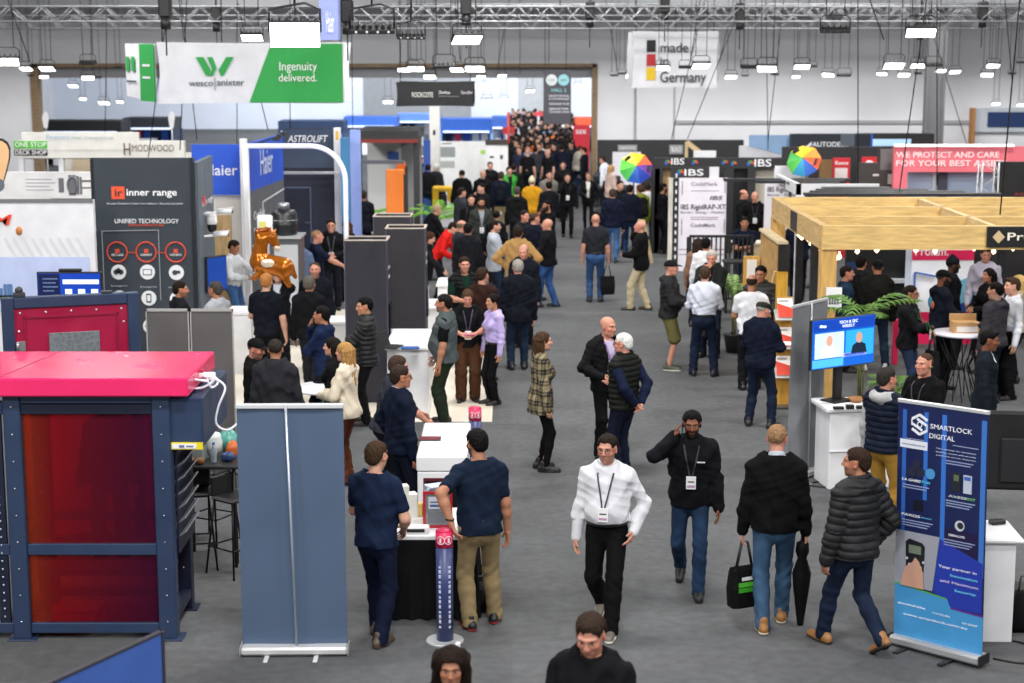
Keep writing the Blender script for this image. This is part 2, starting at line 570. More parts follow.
def skeleton(h=1.76, b=1.0, legs='stand', lean=0, twist=0, head=(0, 0), al='down', ar='down', fem=False, side=0, **_):
	s = h / 1.75; K = Skel(); K.s = s; K.b = b; K.fem = fem
	K.lod = None
	sh = 0.165 if fem else 0.184
	drop = 0.0
	stride = 0.0
	if legs == 'stand': fl, fr, tl, tr = (-0.105, 0.0), (0.105, 0.03), -0.2, 0.22
	elif legs == 'wide': fl, fr, tl, tr = (-0.16, 0.02), (0.17, 0.0), -0.25, 0.28
	elif legs == 'together': fl, fr, tl, tr = (-0.075, 0.0), (0.075, 0.02), -0.12, 0.12
	elif legs == 'contra': fl, fr, tl, tr = (-0.09, 0.0), (0.17, 0.12), -0.1, 0.45
	elif legs == 'walkL': fl, fr, tl, tr = (-0.085, 0.27), (0.085, -0.30), -0.05, 0.08; drop = 0.025
	elif legs == 'walkR': fl, fr, tl, tr = (-0.085, -0.30), (0.085, 0.27), -0.08, 0.05; drop = 0.025
	elif legs == 'stepL': fl, fr, tl, tr = (-0.09, 0.16), (0.09, -0.14), -0.08, 0.12; drop = 0.008
	elif legs == 'stepR': fl, fr, tl, tr = (-0.09, -0.14), (0.09, 0.16), -0.1, 0.08; drop = 0.008
	else: fl, fr, tl, tr = legs
	K.pelvis = V3(0, 0, 0.935 - drop) * s
	K.legs = []
	for sg, (fx, fy), toe in ((-1, fl, tl), (1, fr, tr)):
		lift = 0.085 if fy < -0.2 else 0.0
		hip = V3(sg * 0.092, 0, 0.90 - drop) * s
		ank = V3(fx, fy + lift * 0.4, 0.085 + lift) * s
		knee, ank = ik(hip, ank, 0.425 * s, 0.415 * s, V3(sg * 0.12, 1, 0))
		K.legs.append((hip, knee, ank, toe, lift))
	R = rotz(twist) @ rotx(-math.radians(lean)) @ roty(math.radians(side))
	K.R = R
	K.T = lambda x, y, z: K.pelvis + R @ (V3(x, y, z - 0.935) * s)
	K.TI = lambda P: ((P - K.pelvis) @ R) / s + V3(0, 0, 0.935)
	K.neck = K.T(0, -0.015, 1.485)
	K.arms = []
	for sg, a in ((-1, al), (1, ar)):
		tgt, hint = ARMS[a] if isinstance(a, str) else (a if isinstance(a[0], (tuple, list)) else (a, (0.6, -0.4, -0.7)))
		absolute = len(tgt) == 4
		S = K.T(sg * sh, -0.01, 1.395)
		Tg = K.T(sg * tgt[0], tgt[1], tgt[2])
		E, W = ik(S, Tg, 0.295 * s, 0.262 * s, R @ V3(sg * hint[0], hint[1], hint[2]))
		K.arms.append((sg, S, E, W, a))
	K.HR = rotz(math.radians(-head[0])) @ rotx(math.radians(-head[1]))   # yaw to the right, pitch down
	K.HR = rotz(twist) @ K.HR
	K.hc = K.T(0, 0.012, 1.635) + (K.HR @ V3(0, 0.012, 0)) * s
	K.hs = s * (0.96 if fem else 1.0)
	K.H = lambda x, y, z: K.hc + K.HR @ (V3(x, y, z) * K.hs)
	return K
def torso(F, K, o, belly=0, top=1.0, k=0.05, hem=None):
	s, b, R = K.s, K.b, K.R
	sq = (1, 0.64, 1)
	w = (0.165, 0.140, 0.150, 0.135) if K.fem else (0.160, 0.158, 0.176, 0.150)
	w = [x * (0.5 + 0.5 * b) if i == 0 else x * b for i, x in enumerate(w)]
	T = K.T
	F.cone(T(0, 0.0, hem if hem else 0.95), T(0, 0.0, 1.10), (w[0]) * s + o, (w[1]) * s + o, k, R=R, sq=sq)
	F.cone(T(0, 0.005, 1.10), T(0, 0.0, 1.29), (w[1]) * s + o, (w[2]) * s + o, k, R=R, sq=(1, 0.66, 1))
	F.cone(T(0, 0, 1.29), T(0, -0.01, 1.385), (w[2]) * s + o, (w[3]) * s + o, k, R=R, sq=(1, 0.62, 1))
	for sg in (-1, 1):
		sh = (0.165 if K.fem else 0.184)
		F.cone(T(sg * 0.03, -0.028, 1.462), T(sg * (sh - 0.012), -0.012, 1.398), 0.050 * s + o * 0.7, 0.058 * s * (.5 + .5 * b) + o * 0.8, 0.045)
		if K.fem:
			F.ell(T(sg * 0.075, 0.085, 1.265), V3(0.07, 0.062, 0.07) * s + o * .7, 0.05, R=R)
		else:
			F.cone(T(sg * 0.07, 0.055, 1.31), T(sg * 0.09, 0.05, 1.33), 0.06 * s + o * .7, 0.055 * s + o * .7, 0.06)
	if belly:
		F.ell(T(0, 0.06 + belly * .5, 1.09), V3(0.155, 0.11 + belly * .6, 0.15) * s * (.6 + .4 * b) + o, 0.08, R=R)
def arm(F, K, i, o, t1=1.0, k=0.03, cuff=0.0):
	sg, S, E, W, _ = K.arms[i]
	s = K.s * (0.55 + 0.45 * K.b) * (0.9 if K.fem else 1.0)
	if t1 <= 0.5:
		e = S + (E - S) * t1 * 2
		F.cone(S, e, 0.060 * s + o, 0.050 * s + o, k)
		return
	F.cone(S, E, 0.056 * s + o * .9, 0.043 * s + o * .9, k)
	e = E + (W - E) * ((t1 - 0.5) * 2)
	F.cone(E, E + (e - E) * 0.35, 0.045 * s + o, 0.045 * s + o, k)
	F.cone(E + (e - E) * 0.35, e, 0.045 * s + o, 0.030 * s + o + cuff, k)
def hand(F, K, i, R0=1.0, curl=0.5):
	sg, S, E, W, a = K.arms[i]
	s = K.s * (0.9 if K.fem else 1.0)
	u = unit(W - E)
	if a == 'ear': u = unit(u * 0.5 + K.HR @ V3(-sg * 0.1, 0.1, 0.9))
	body = K.T(0, 0.05, 1.15)
	nrm = K.R @ V3(-sg, 0.0, 0.0)
	if abs(u[2]) < 0.75: nrm = V3(0, 0, -1) * 0.6 + K.R @ V3(-sg * .8, 0, 0)
	if a == 'chin': nrm = K.R @ V3(0, -1, 0)
	if a == 'ear': nrm = K.HR @ V3(-sg, 0, 0)
	n = unit(nrm - u * (nrm @ u))
	w = np.cross(n, u)
	pref = K.R @ V3(0, 0.7, 0.7)
	if w @ pref < 0: w = -w
	p0 = W
	F.cone(W - u * 0.05 * s, W + u * .02 * s, 0.027 * s, 0.026 * s, 0.02)
	for q in (-0.019, 0.019):
		F.cone(p0 + (w * q + u * 0.012) * s, p0 + (w * q * 1.25 + u * 0.085) * s, 0.017 * s, 0.0145 * s, 0.012)
	for j, (q, ln) in enumerate(((0.031, 0.040), (0.0105, 0.045), (-0.0105, 0.042), (-0.031, 0.033))):
		c = curl * 0.75 * (0.85 + 0.14 * j)
		b0 = p0 + (w * q + u * 0.088) * s
		d1 = unit(u * math.cos(c) + n * math.sin(c) + w * q * 0.8)
		b1 = b0 + d1 * ln * s
		d2 = unit(u * math.cos(2.1 * c) + n * math.sin(2.1 * c) + w * q * 0.2)
		b2 = b1 + d2 * ln * 0.85 * s
		F.cone(b0, b1, 0.0092 * s, 0.0084 * s, 0.004)
		F.cone(b1, b2, 0.0084 * s, 0.0070 * s, 0.004)
	t0 = p0 + (w * 0.026 + u * 0.025) * s
	t1 = t0 + unit(w * 0.75 + u * 0.75 + n * 0.35) * 0.042 * s
	t2 = t1 + unit(w * 0.25 + u * 0.95 + n * 0.45) * 0.034 * s
	F.cone(t0, t1, 0.0135 * s, 0.0105 * s, 0.008)
	F.cone(t1, t2, 0.0105 * s, 0.0085 * s, 0.005)
	K.grip = getattr(K, 'grip', {})
	K.grip[i] = p0 + (u * 0.10 + n * 0.03) * s
	K.handax = getattr(K, 'handax', {}); K.handax[i] = (u, w, n)
def skull(F, K, o=0.0):
	H, s, R = K.H, K.hs, K.HR
	F.ell(H(0, -0.014, 0.034), V3(0.078, 0.098, 0.084) * s + o, 0.02, R=R)
	F.ell(H(0, 0.022, -0.030), V3(0.066, 0.074, 0.082) * s + o, 0.03, R=R)
def head_field(K, fem=False):
	F = Field(); H, s, R = K.H, K.hs, K.HR
	skull(F, K)
	F.ell(H(0, 0.030, -0.078), V3(0.050, 0.052, 0.036) * s, 0.03, R=R)            # jaw
	F.ell(H(0, 0.071, -0.101), V3(0.022, 0.018, 0.017) * s, 0.022, R=R)           # chin
	for g in (-1, 1):
		F.ell(H(g * 0.040, 0.066, -0.022), V3(0.024, 0.020, 0.020) * s, 0.02, R=R)  # cheeks
		F.cone(H(g * 0.012, 0.089, 0.031), H(g * 0.046, 0.072, 0.030), 0.011 * s, 0.010 * s, 0.014)  # brow
		F.ell(H(g * 0.031, 0.100, 0.008), V3(0.017, 0.014, 0.011) * s, 0.012, 's', R=R)  # eye socket
		F.ell(H(g * 0.031, 0.0765, 0.007), V3(0.0125, 0.0125, 0.0115) * s, 0.004, R=R)   # eyeball
		F.ell(H(g * 0.078, -0.008, -0.006), V3(0.011, 0.021, 0.032) * s, 0.008, R=R @ rotz(-g * 0.45))  # ear
		F.ell(H(g * 0.088, -0.002, -0.002), V3(0.006, 0.010, 0.016) * s, 0.006, 's', R=R @ rotz(-g * 0.45))
	F.cone(H(0, 0.090, 0.022), H(0, 0.112, -0.022), 0.0085 * s, 0.0120 * s, 0.010)  # nose
	for g in (-1, 1):
		F.ell(H(g * 0.011, 0.100, -0.027), V3(0.009, 0.010, 0.008) * s, 0.006, R=R)
	F.cone(H(-0.021, 0.084, -0.056), H(0.021, 0.084, -0.056), 0.0065 * s, 0.0065 * s, 0.008)
	F.cone(H(0, 0.0935, -0.0535), H(0, 0.0930, -0.0545), 0.0065 * s, 0.0065 * s, 0.010)
	F.cone(H(-0.016, 0.086, -0.066), H(0.016, 0.086, -0.066), 0.0075 * s, 0.0075 * s, 0.008)
	F.cone(H(-0.022, 0.0965, -0.0605), H(0.022, 0.0965, -0.0605), 0.0028 * s, 0.0028 * s, 0.004, 's')
	# neck
	nb, r = K.T(0, -0.02, 1.44), (0.046 if fem else 0.053) * K.s
	F.cone(nb, H(0, -0.022, -0.045), r * 1.12, r, 0.025)
	F.cone(nb, K.T(0, -0.02, 1.38), r * 1.12, r * 1.5, 0.025)
	return F
def head_colors(K, V, skin, beard=None, stubble=None, lips=0.5, brow='#2b211c', bald=False):
	q = ((V - K.hc) @ K.HR) / K.hs
	c = np.tile(np.array(lin(skin)), (len(V), 1))
	x, y, z = np.abs(q[:, 0]), q[:, 1], q[:, 2]
	inh = (q[:, 2] > -0.14) & (x < 0.12)
	def mix(m, colr, t):
		m = (m * t * inh)[:, None]
		c[:] = c * (1 - m) + np.array(lin(colr)) * m
	sm = lambda v, a, b_: np.clip((v - a) / (b_ - a), 0, 1)
	red = np.array(lin(skin)) * np.array([1.08, 0.80, 0.78])
	for cx, cz, r in ((0.042, -0.024, 0.024), (0.0, -0.026, 0.014), (0.082, -0.005, 0.03)):
		m = (np.exp(-((x - cx) ** 2 + (z - cz) ** 2) / r ** 2) * (y > -0.03) * inh * 0.7)[:, None]
		c[:] = c * (1 - m) + red * m
	if stubble:
		mix(((z < -0.035) & (y > -0.01)) * sm(0.118 - np.abs(z), 0, 0.02) * 1.0, stubble, 0.45)
	if beard:
		m = sm(-0.028 - z + 0.0 * x, 0, 0.012) * sm(y, -0.015, 0.005) * sm(z, -0.135, -0.125)
		m = np.maximum(m, sm(x, 0.052, 0.062) * sm(0.02 - z, 0, 0.02) * sm(y, -0.005, 0.01) * sm(z, -0.13, -0.12))
		mo = np.exp(-(x / 0.022) ** 2 - ((z + 0.060) / 0.008) ** 2)
		mix(m * (1 - 0.9 * mo), beard, 0.95)
		mix(np.exp(-((x - 0.014) / 0.018) ** 2 - ((z + 0.044) / 0.006) ** 2) * (y > 0.07), beard, 0.9)
	lip = np.array(lin(skin)) * np.array([0.85, 0.52, 0.52])
	m = (np.exp(-(x / 0.021) ** 4 - ((z + 0.0605) / 0.0095) ** 4) * (y > 0.07) * inh * lips)[:, None]
	c[:] = c * (1 - m) + lip * m
	mix(np.exp(-((x - 0.031) / 0.017) ** 4 - ((z - 0.028 + 0.25 * np.abs(x - 0.028)) / 0.0055) ** 4) * (y > 0.05), brow, 0.85)
	m = np.exp(-((x - 0.031) / 0.0125) ** 4 - ((z - 0.007) / 0.0058) ** 4) * (y > 0.06)
	mix(m, '#cfc6bd', 0.55)
	mix(np.exp(-((x - 0.031) / 0.0074) ** 4 - ((z - 0.007) / 0.0070) ** 4) * (y > 0.06), '#1e1512', 0.95)
	mix(np.exp(-((x - 0.031) / 0.0150) ** 4 - ((z - 0.0145) / 0.0026) ** 4) * (y > 0.06), '#20160f', 0.7)
	return c
def hair_field(K, style, fem):
	F = Field(); H, s, R = K.H, K.hs, K.HR
	if style in ('bald', None): return None
	if style in ('short', 'buzz', 'fringe', 'crop', 'long', 'pony', 'bun', 'bob', 'quiff', 'curly', 'waves'):
		o = {'short': 0.015, 'crop': 0.011, 'buzz': 0.004, 'fringe': 0.005, 'quiff': 0.013, 'curly': 0.03, 'waves': 0.022}.get(style, 0.013) * s
		F.ell(H(0, -0.014, 0.034), V3(0.078, 0.098, 0.084) * s + o, 0.02, R=R)
		if style == 'quiff':
			F.cone(H(-0.03, 0.075, 0.092), H(0.035, 0.075, 0.095), 0.028 * s, 0.026 * s, 0.03)
		if style in ('short', 'crop', 'quiff'):
			F.ell(H(0, -0.060, -0.015), V3(0.066, 0.052, 0.06) * s + o * .6, 0.02, R=R)
		seed_ = float(K.hc[0] * 50 + K.hc[2] * 333)
		def cut(P, D):
			q = ((P - K.hc) @ R) / s
			y, z, x = q[..., 1], q[..., 2], np.abs(q[..., 0])
			f = np.where(y > 0, 0.010 + 0.86 * y + 0.006 * np.sin(q[..., 0] * 95 + seed_) + 0.004 * np.sin(q[..., 0] * 210) - np.clip(x - 0.045, 0, 1) * 1.1, 0.010 + 1.05 * y)
			f = np.maximum(f, -0.085)
			if style in ('long', 'bob', 'pony', 'bun', 'waves'):
				f = np.where(y > 0.01, 0.02 + 0.66 * y - np.clip(x - 0.052, 0, 1) * 3.5, f)
			if style in ('short', 'crop', 'quiff', 'buzz'):
				f = np.where((y > -0.03), np.maximum(f, 0.012 + 0.9 * np.clip(x - 0.050, 0, 1)), f)
			D = D + np.clip(0.045 - (z - f), 0, 0.06) * (0.22 if style != 'fringe' else 0.05) * s * (style not in ('long', 'bob', 'pony', 'bun', 'waves'))
			d = np.maximum(D, (f - z) * 0.75 * s)
			if style == 'fringe':
				d = np.maximum(d, (z - 0.052 + 0.2 * y) * s)
			n = np.sin(q[..., 0] * 90 + 3 * np.sin(q[..., 1] * 60)) * np.sin(q[..., 1] * 70 + 2 * np.sin(q[..., 2] * 50)) * np.sin(q[..., 2] * 80)
			return d + n * (0.004 if style != 'curly' else 0.012) * s * (D < 0.03)
		F.post.append(cut)
		return F
	if style in ('cap', 'flatcap'):
		F.ell(H(0, -0.010, 0.040), V3(0.089, 0.109, 0.088 if style == 'cap' else 0.07) * s, 0.02, R=R)
		if style == 'flatcap': F.ell(H(0, 0.02, 0.07), V3(0.095, 0.115, 0.035) * s, 0.03, R=R)
		F.ell(H(0, 0.115, 0.040), V3(0.072, 0.075, 0.010) * s, 0.015, R=R @ rotx(-0.18))
		def cut(P, D):
			q = ((P - K.hc) @ R) / s
			return np.maximum(D, (0.030 - q[..., 2] + 0.05 * np.minimum(q[..., 1], 0)) * s)
		F.post.append(cut); return F
	if style in ('beanie',):
		F.ell(H(0, -0.014, 0.050), V3(0.090, 0.108, 0.105) * s, 0.02, R=R)
		F.ell(H(0, -0.03, 0.15), V3(0.03, 0.03, 0.03) * s, 0.05, R=R)
		def cut(P, D):
			q = ((P - K.hc) @ R) / s
			D = D + 0.002 * np.sin(np.arctan2(q[..., 0], q[..., 1]) * 40) * s
			return np.maximum(D, (0.028 + 0.30 * q[..., 1] - q[..., 2]) * s)
		F.post.append(cut); return F
	return None
def tresses(K, style):
	"""the hanging part of long hair"""
	F = Field(); H, s = K.H, K.hs
	L = {'long': 0.40, 'bob': 0.15, 'waves': 0.34}.get(style); q_ = 1.45 if style == 'waves' else 1.0
	if L:
		F.cone(H(0, -0.085, 0.02), H(0, -0.115, -L), 0.055 * s * q_, 0.040 * s * q_, 0.03)
		for g in (-1, 1):
			F.cone(H(g * 0.055, -0.075, 0.02), H(g * 0.065, -0.10, -L * .95), 0.048 * s * q_, 0.034 * s * q_, 0.03)
			F.cone(H(g * 0.080, -0.02, 0.03), H(g * 0.092, -0.035, -L * .8), 0.026 * s * q_, 0.024 * s * q_ * q_, 0.03)
	elif style == 'pony':
		F.cone(H(0, -0.105, 0.05), H(0, -0.15, 0.0), 0.025 * s, 0.032 * s, 0.02)
		F.cone(H(0, -0.15, 0.0), H(0, -0.14, -0.2), 0.032 * s, 0.016 * s, 0.02)
	elif style == 'bun':
		F.ell(H(0, -0.11, 0.06), V3(0.042, 0.036, 0.04) * s, 0.02)
	else: return None
	def strand(P, D):
		q = (P - K.hc) @ K.HR
		return D + 0.004 * np.sin(q[..., 0] * 150 + 5 * np.sin(q[..., 2] * 12)) + 0.003 * np.sin(q[..., 1] * 170 + q[..., 2] * 20)
	F.post.append(strand)
	return F
def wrinkle(K, a, seed=0):
	rs = np.random.RandomState(seed); ph = rs.uniform(0, 6, 8)
	def fn(P, D):
		m = np.abs(D) < 0.06
		q = P[m]
		x, y, z = q[:, 0], q[:, 1], q[:, 2]
		n = np.sin(21 * z + 9 * np.sin(7 * x + ph[0]) + 6 * y + ph[1]) * 0.6
		n += np.sin(38 * (z * .8 + x * .5) + 5 * np.sin(11 * y + ph[2]) + ph[3]) * 0.45
		n += np.sin(30 * (z * .5 - x * .7 + y * .4) + 4 * np.sin(9 * z + ph[4])) * 0.35
		r_ = 1 - np.abs(np.sin(13 * z + 16 * x + 3.5 * np.sin(8 * y + ph[5]) + ph[6])) ** .6 + .7 * (1 - np.abs(np.sin(17 * z - 13 * x + 4 * np.sin(7 * z + ph[7]))) ** .6)
		D[m] += a * (n - 1.3 * r_ + .6)
		return D
	return fn
def tcut(K, z, up=False, slope=0.0):
	"""cut across the torso at height z"""
	def fn(P, D):
		q = K.TI(P)
		zz = q[..., 2] - slope * q[..., 1]
		return np.maximum(D, ((zz - z) if up else (z - zz)) * K.s)
	return fn
PLACED = []
def person(px, py, at='F', face=0, label='', group=None, lod='mid', skin='fair', hair='short', haircol='#2a211b',
		 top='shirt', topcol='#20242c', inner=None, bottom='trousers', botcol='#1c1f27', shoe='#1a1715', sole=None,
		 belly=0.0, beard=None, stubble=None, glasses=None, badge=False, lan='#2a2433', belt=None, collar=None, cuffs=None, pack=None, hood=False,
		 curl=0.5, z0=0.0, sw=None, nm='person', X=None, Y=None, seed=None, hemz=None, sleeve=None, stripe=None, curls=None, **kw):
	h = kw.get('h', 1.76); fem = kw.get('fem', False)
	if X is None:
		p = G(px, py, z0) if at == 'F' else G(px, py, z0 + h * 0.985)
		X, Y = p.x, p.y
		if at == 'H' and lod != 'near':      # step back or forward until nobody stands in the same spot
			for dd in (0, .1, -.1, .2, -.2, .3, -.3, .4, -.4, .5, -.5, .6, .7, .8, .9, 1.0):
				k = 1 + dd / Y
				if all((X * k - a) ** 2 + (Y * k - b) ** 2 > .5 ** 2 for a, b in PLACED): break
			X, Y = X * k, Y * k
	PLACED.append((X, Y))
	seed = seed if seed is not None else int(abs(X) * 997 + Y * 131) % 99991
	vx, vh, vd = LOD[lod]
	K = skeleton(**kw); K.lod = lod
	s = K.s
	tops_long = {'shirt', 'jacket', 'puffer', 'hoodie', 'blazer', 'sweater', 'coat', 'polo_long'}
	# ---- body
	sk = SKIN.get(skin, skin)
	Fb = Field()
	torso(Fb, K, -0.030, 0)
	for i in (0, 1): arm(Fb, K, i, -0.002)
	for (hip, knee, ank, toe, lift) in K.legs:
		Fb.cone(hip, knee, 0.074 * s, 0.050 * s, 0.03); Fb.cone(knee, ank, 0.050 * s, 0.036 * s, 0.03)
		f = V3(math.sin(toe), math.cos(toe), 0)
		if not lift: Fb.cone(ank + V3(0, 0, -0.03), ank + f * 0.11 * s + V3(0, 0, -0.058 * s), 0.028 * s, 0.014 * s, 0.01)
	if lod == 'low':
		for i in (0, 1): hand(Fb, K, i, curl=curl)
	parts = [Fb.mesh(vx * (1.0 if lod == 'near' else 1.15))]
	Fh = head_field(K, fem)
	parts.append(Fh.mesh(vh))
	if lod != 'low':
		for i in (0, 1):
			Fd = Field(); hand(Fd, K, i, curl=(curls[i] if curls else curl)); parts.append(Fd.mesh(vd))
	vf = join_meshes(parts)
	col = head_colors(K, vf[0], sk, beard, stubble, 0.75 if fem else 0.5, brow=haircol if haircol < '#9' else '#6b5a4a')
	root = np_mesh(nm, vf, M('#c99a83', 0.52, kind='attr', spec=0.35), None, col)
	tag(root, label, 'person', group)
	# ---- hair, hat
	kindh = 'hat' if hair in ('cap', 'flatcap', 'beanie') else 'hair'
	hm = M(haircol, 0.75, kind='cloth') if kindh == 'hat' else M(haircol, 0.7, kind='hair', spec=0.12)
	fh = hair_field(K, hair, fem)
	if fh is not None:
		m = fh.mesh(vh)
		t = tresses(K, hair)
		if t is not None: m = join_meshes([m, t.mesh(vh)])
		np_mesh('hat' if kindh == 'hat' else 'hair', m, hm, root)
		if kindh == 'hat':
			F2 = hair_field(K, 'buzz', fem)
			def low(P, D):
				q = ((P - K.hc) @ K.HR) / K.hs
				return np.maximum(D, (q[..., 2] - 0.05) * K.hs)
			F2.post.append(low); m2 = F2.mesh(vh)
			if m2 is not None: np_mesh('hair', m2, M(kw.get('under', '#2a211b'), 0.6, kind='hair'), root)
	# ---- upper clothing
	mk = {'puffer': 'puffer', 'plaid': 'plaid'}.get(top, 'cloth')
	tm = M(topcol, 0.68 if top in ('puffer', 'pvest') else 0.85, kind=mk)
	off = {'tee': 0.010, 'polo': 0.010, 'shirt': 0.012, 'sweater': 0.016, 'hoodie': 0.022, 'jacket': 0.022, 'coat': 0.026,
		 'blazer': 0.018, 'puffer': 0.032, 'vest': 0.026, 'plaid': 0.026, 'blouse': 0.012, 'pvest': 0.030}.get(top, 0.014)
	hem = hemz or {'tee': 0.86, 'polo': 0.86, 'shirt': 0.92, 'sweater': 0.86, 'hoodie': 0.85, 'jacket': 0.84, 'coat': 0.72,
				 'blazer': 0.78, 'puffer': 0.84, 'vest': 0.86, 'pvest': 0.86, 'plaid': 0.74, 'blouse': 0.95}.get(top, 0.88)
	if belt and hemz is None: hem = 1.0
	long = sleeve if sleeve is not None else (0.32 if top in ('tee', 'polo') else (0.0 if top in ('vest', 'pvest') else 1.03))
	def clothing(o, long, hem, seed, open_front=False, rib=False, hoodie=False, neckz=1.475, flare=0.0, topname='top', amp=None, armo=None):
		ao = o if armo is None else armo
		F = Field()
		torso(F, K, o, belly, hem=min(0.95, hem + 0.02), k=0.05)
		if hem < 0.9:
			F.cone(K.T(0, 0, hem), K.T(0, 0, 0.97), (0.160 * (0.5 + 0.5 * K.b) + flare) * s + o, 0.160 * s * (0.5 + 0.5 * K.b) + o, 0.05, R=K.R, sq=(1, 0.66, 1))
			for g in (-1, 1): F.ell(K.T(g * 0.062, -0.045, 0.895), V3(0.092, 0.096, 0.105) * s + o * .8, 0.05)
			if hem < 0.8: F.cone(K.T(0, -0.01, hem), K.T(0, 0, 0.92), 0.178 * s + o, 0.165 * s + o, 0.05, R=K.R, sq=(1, 0.72, 1))
		if not long:
			for i in (0, 1):
				sg, S, E, W, _ = K.arms[i]
				sr = 0.048 if topname == 'inner' else 0.062; F.cone(S, S + (E - S) * 0.08, sr * s + o * .6, (sr - .004) * s + o * .6, 0.03)
		else:
			for i in (0, 1): arm(F, K, i, ao * (0.9 if long > .5 else 1.0), long, cuff=0.004 if long > .5 else 0.004)
		nr = (0.055 if not fem else 0.048) * s
		F.cone(K.T(0, -0.03, 1.43), K.T(0, -0.022, neckz), nr * 1.2 + o * .6, nr + 0.006 + o * .3, 0.03)
		if hoodie:
			hr = 0.052 if top in ('vest', 'pvest') else 0.038
			for j in range(7):
				a = math.pi * (j / 6.0)
				a2 = math.pi * ((j + 1) / 6.0)
				if j < 6:
					F.cone(K.T(0.10 * math.cos(a), -0.035 - 0.085 * math.sin(a), 1.465 - 0.015 * math.sin(a)),
						 K.T(0.10 * math.cos(a2), -0.035 - 0.085 * math.sin(a2), 1.465 - 0.015 * math.sin(a2)), hr * s, hr * s, 0.02)
		amp = amp if amp is not None else {'near': 0.0068, 'mid': 0.0068, 'low': 0.005}[lod]
		if rib:
			def ribs(P, D):
				m = np.abs(D) < 0.06
				z = K.TI(P[m])[..., 2]
				t = z.copy()
				for i in (0, 1):
					sg, S, E, W, _ = K.arms[i]
					pm = P[m]
					for A, B in ((S, E), (E, W)):
						ba = B - A; L = np.linalg.norm(ba)
						tt = (pm - A) @ ba / L / L
						dist = np.linalg.norm(pm - A - np.clip(tt, 0, 1)[:, None] * ba, axis=1)
						t = np.where((dist < 0.095 * s) & (tt > 0.12 if A is S else tt > 0), (tt * L + (0 if A is S else 0.03)) * 1.0 + 0.01, t)
				D[m] += 0.011 * s * np.abs(np.cos(t * math.pi / 0.066)) ** 6
				return D
			F.post.append(ribs)
			F.post.append(wrinkle(K, amp * .5, seed))
		else:
			F.post.append(wrinkle(K, amp, seed))
		if open_front:
			def wedge(P, D):
				q = K.TI(P)
				x, y, z = np.abs(q[..., 0]), q[..., 1], q[..., 2]
				wd = open_front if not callable(open_front) else open_front(z)
				d2 = np.maximum(x - wd, 0.02 - y)
				d2 = np.maximum(d2, z - 1.60)
				return np.maximum(D, -d2 * s)
			F.post.append(wedge)
		F.post.append(tcut(K, hem))
		if long > .5:       # the hem does not shorten the sleeves
			A = Field()
			for i in (0, 1): arm(A, K, i, ao * 0.9, long, cuff=0.004)
			def sleeves(P, D):
				m = K.TI(P)[..., 2] < hem + .03
				if not m.any(): return D
				q = P[m]; d = D[m]
				for pr in A.p: d = np.minimum(d, pr[2](q))
				D[m] = d
				return D
			F.post.append(sleeves)
		def neckcut(P, D):
			q = K.TI(P)
			zz = q[..., 2] + 0.40 * q[..., 1] - neckz + 1.2 * np.clip(0.0 - q[..., 2] + 1.44, 0, 1)
			far = np.clip(np.hypot(q[..., 0], q[..., 1] + 0.02) - 0.088, 0, 1) * 3
			return np.maximum(D, (zz - far) * s * 0.8)
		F.post.append(neckcut)
		return F
	base = None
	if inner and top not in ('vest', 'pvest'):
		Fi = clothing(-0.004, 0.0, 0.90, seed + 5, neckz=1.485, amp=0.002, topname='inner')
		base = Fi.mesh(vx); np_mesh('shirt', base, M(inner, 0.85, kind='cloth'), root)
	if inner and top in ('vest', 'pvest'):
		Fi = clothing(0.003, sleeve if sleeve else 0.975, 0.90, seed + 5, neckz=1.49, hoodie=hood, amp=0.003, armo=0.014)
		mi_ = Fi.mesh(vx); np_mesh('sweatshirt' if hood else 'shirt', mi_, M(inner, 0.85, kind='cloth'), root)
		long = 0.0
	openw = kw.get('open', None)
	if inner and openw is None and top in ('jacket', 'coat', 'blazer', 'plaid', 'vest', 'pvest', 'hoodie', 'puffer'):
		openw = (lambda z: 0.020 + np.clip(z - 1.12, 0, 1) * 0.20) if top == 'blazer' else (lambda z: 0.035 + np.clip(z - 1.2, 0, 1) * 0.12)
	Ft = clothing(off, long, hem, seed, open_front=openw or False, rib=top in ('puffer', 'pvest'), hoodie=(hood and top not in ('vest', 'pvest')) ,
				 neckz={'jacket': 1.515, 'puffer': 1.525, 'coat': 1.515, 'vest': 1.51, 'pvest': 1.515, 'shirt': 1.50, 'polo': 1.495, 'blazer': 1.49, 'tee': 1.475, 'sweater': 1.482, 'hoodie': 1.49, 'plaid': 1.50, 'blouse': 1.48}.get(top, 1.48))
	nm_top = {'tee': 't_shirt', 'polo': 'polo_shirt', 'pvest': 'padded_vest', 'puffer': 'padded_jacket', 'plaid': 'checked_jacket'}.get(top, top)
	if sw: nm_top = sw
	vt = Ft.mesh(vx)
	np_mesh(nm_top, vt, tm, root)
	if collar:
		Fc = Field(); nr = (0.060 if not fem else 0.053) * s
		Fc.cone(K.T(0, -0.024, 1.462), K.T(0, -0.018, 1.512), nr + 0.018, nr + 0.010, 0.02)
		def cc(P, D):
			q = K.TI(P)
			D = np.maximum(D, (q[..., 2] + 0.5 * q[..., 1] - 1.515) * s)
			return np.maximum(D, (1.45 - q[..., 2]) * s)
		Fc.post.append(cc)
		m = Fc.mesh(vh)
		if m is not None: np_mesh('collar', m, M(collar, 0.8, kind='cloth'), root)
	# ---- lower clothing
	bk = {'jeans': 'denim'}.get(bottom, 'cloth')
	lo_off = {'leggings': -0.004, 'wide': 0.030, 'jeans': 0.010, 'shorts': 0.030, 'slim': 0.006}.get(bottom, 0.016)
	Fl = Field()
	pw = 0.157 * (0.5 + 0.5 * K.b)
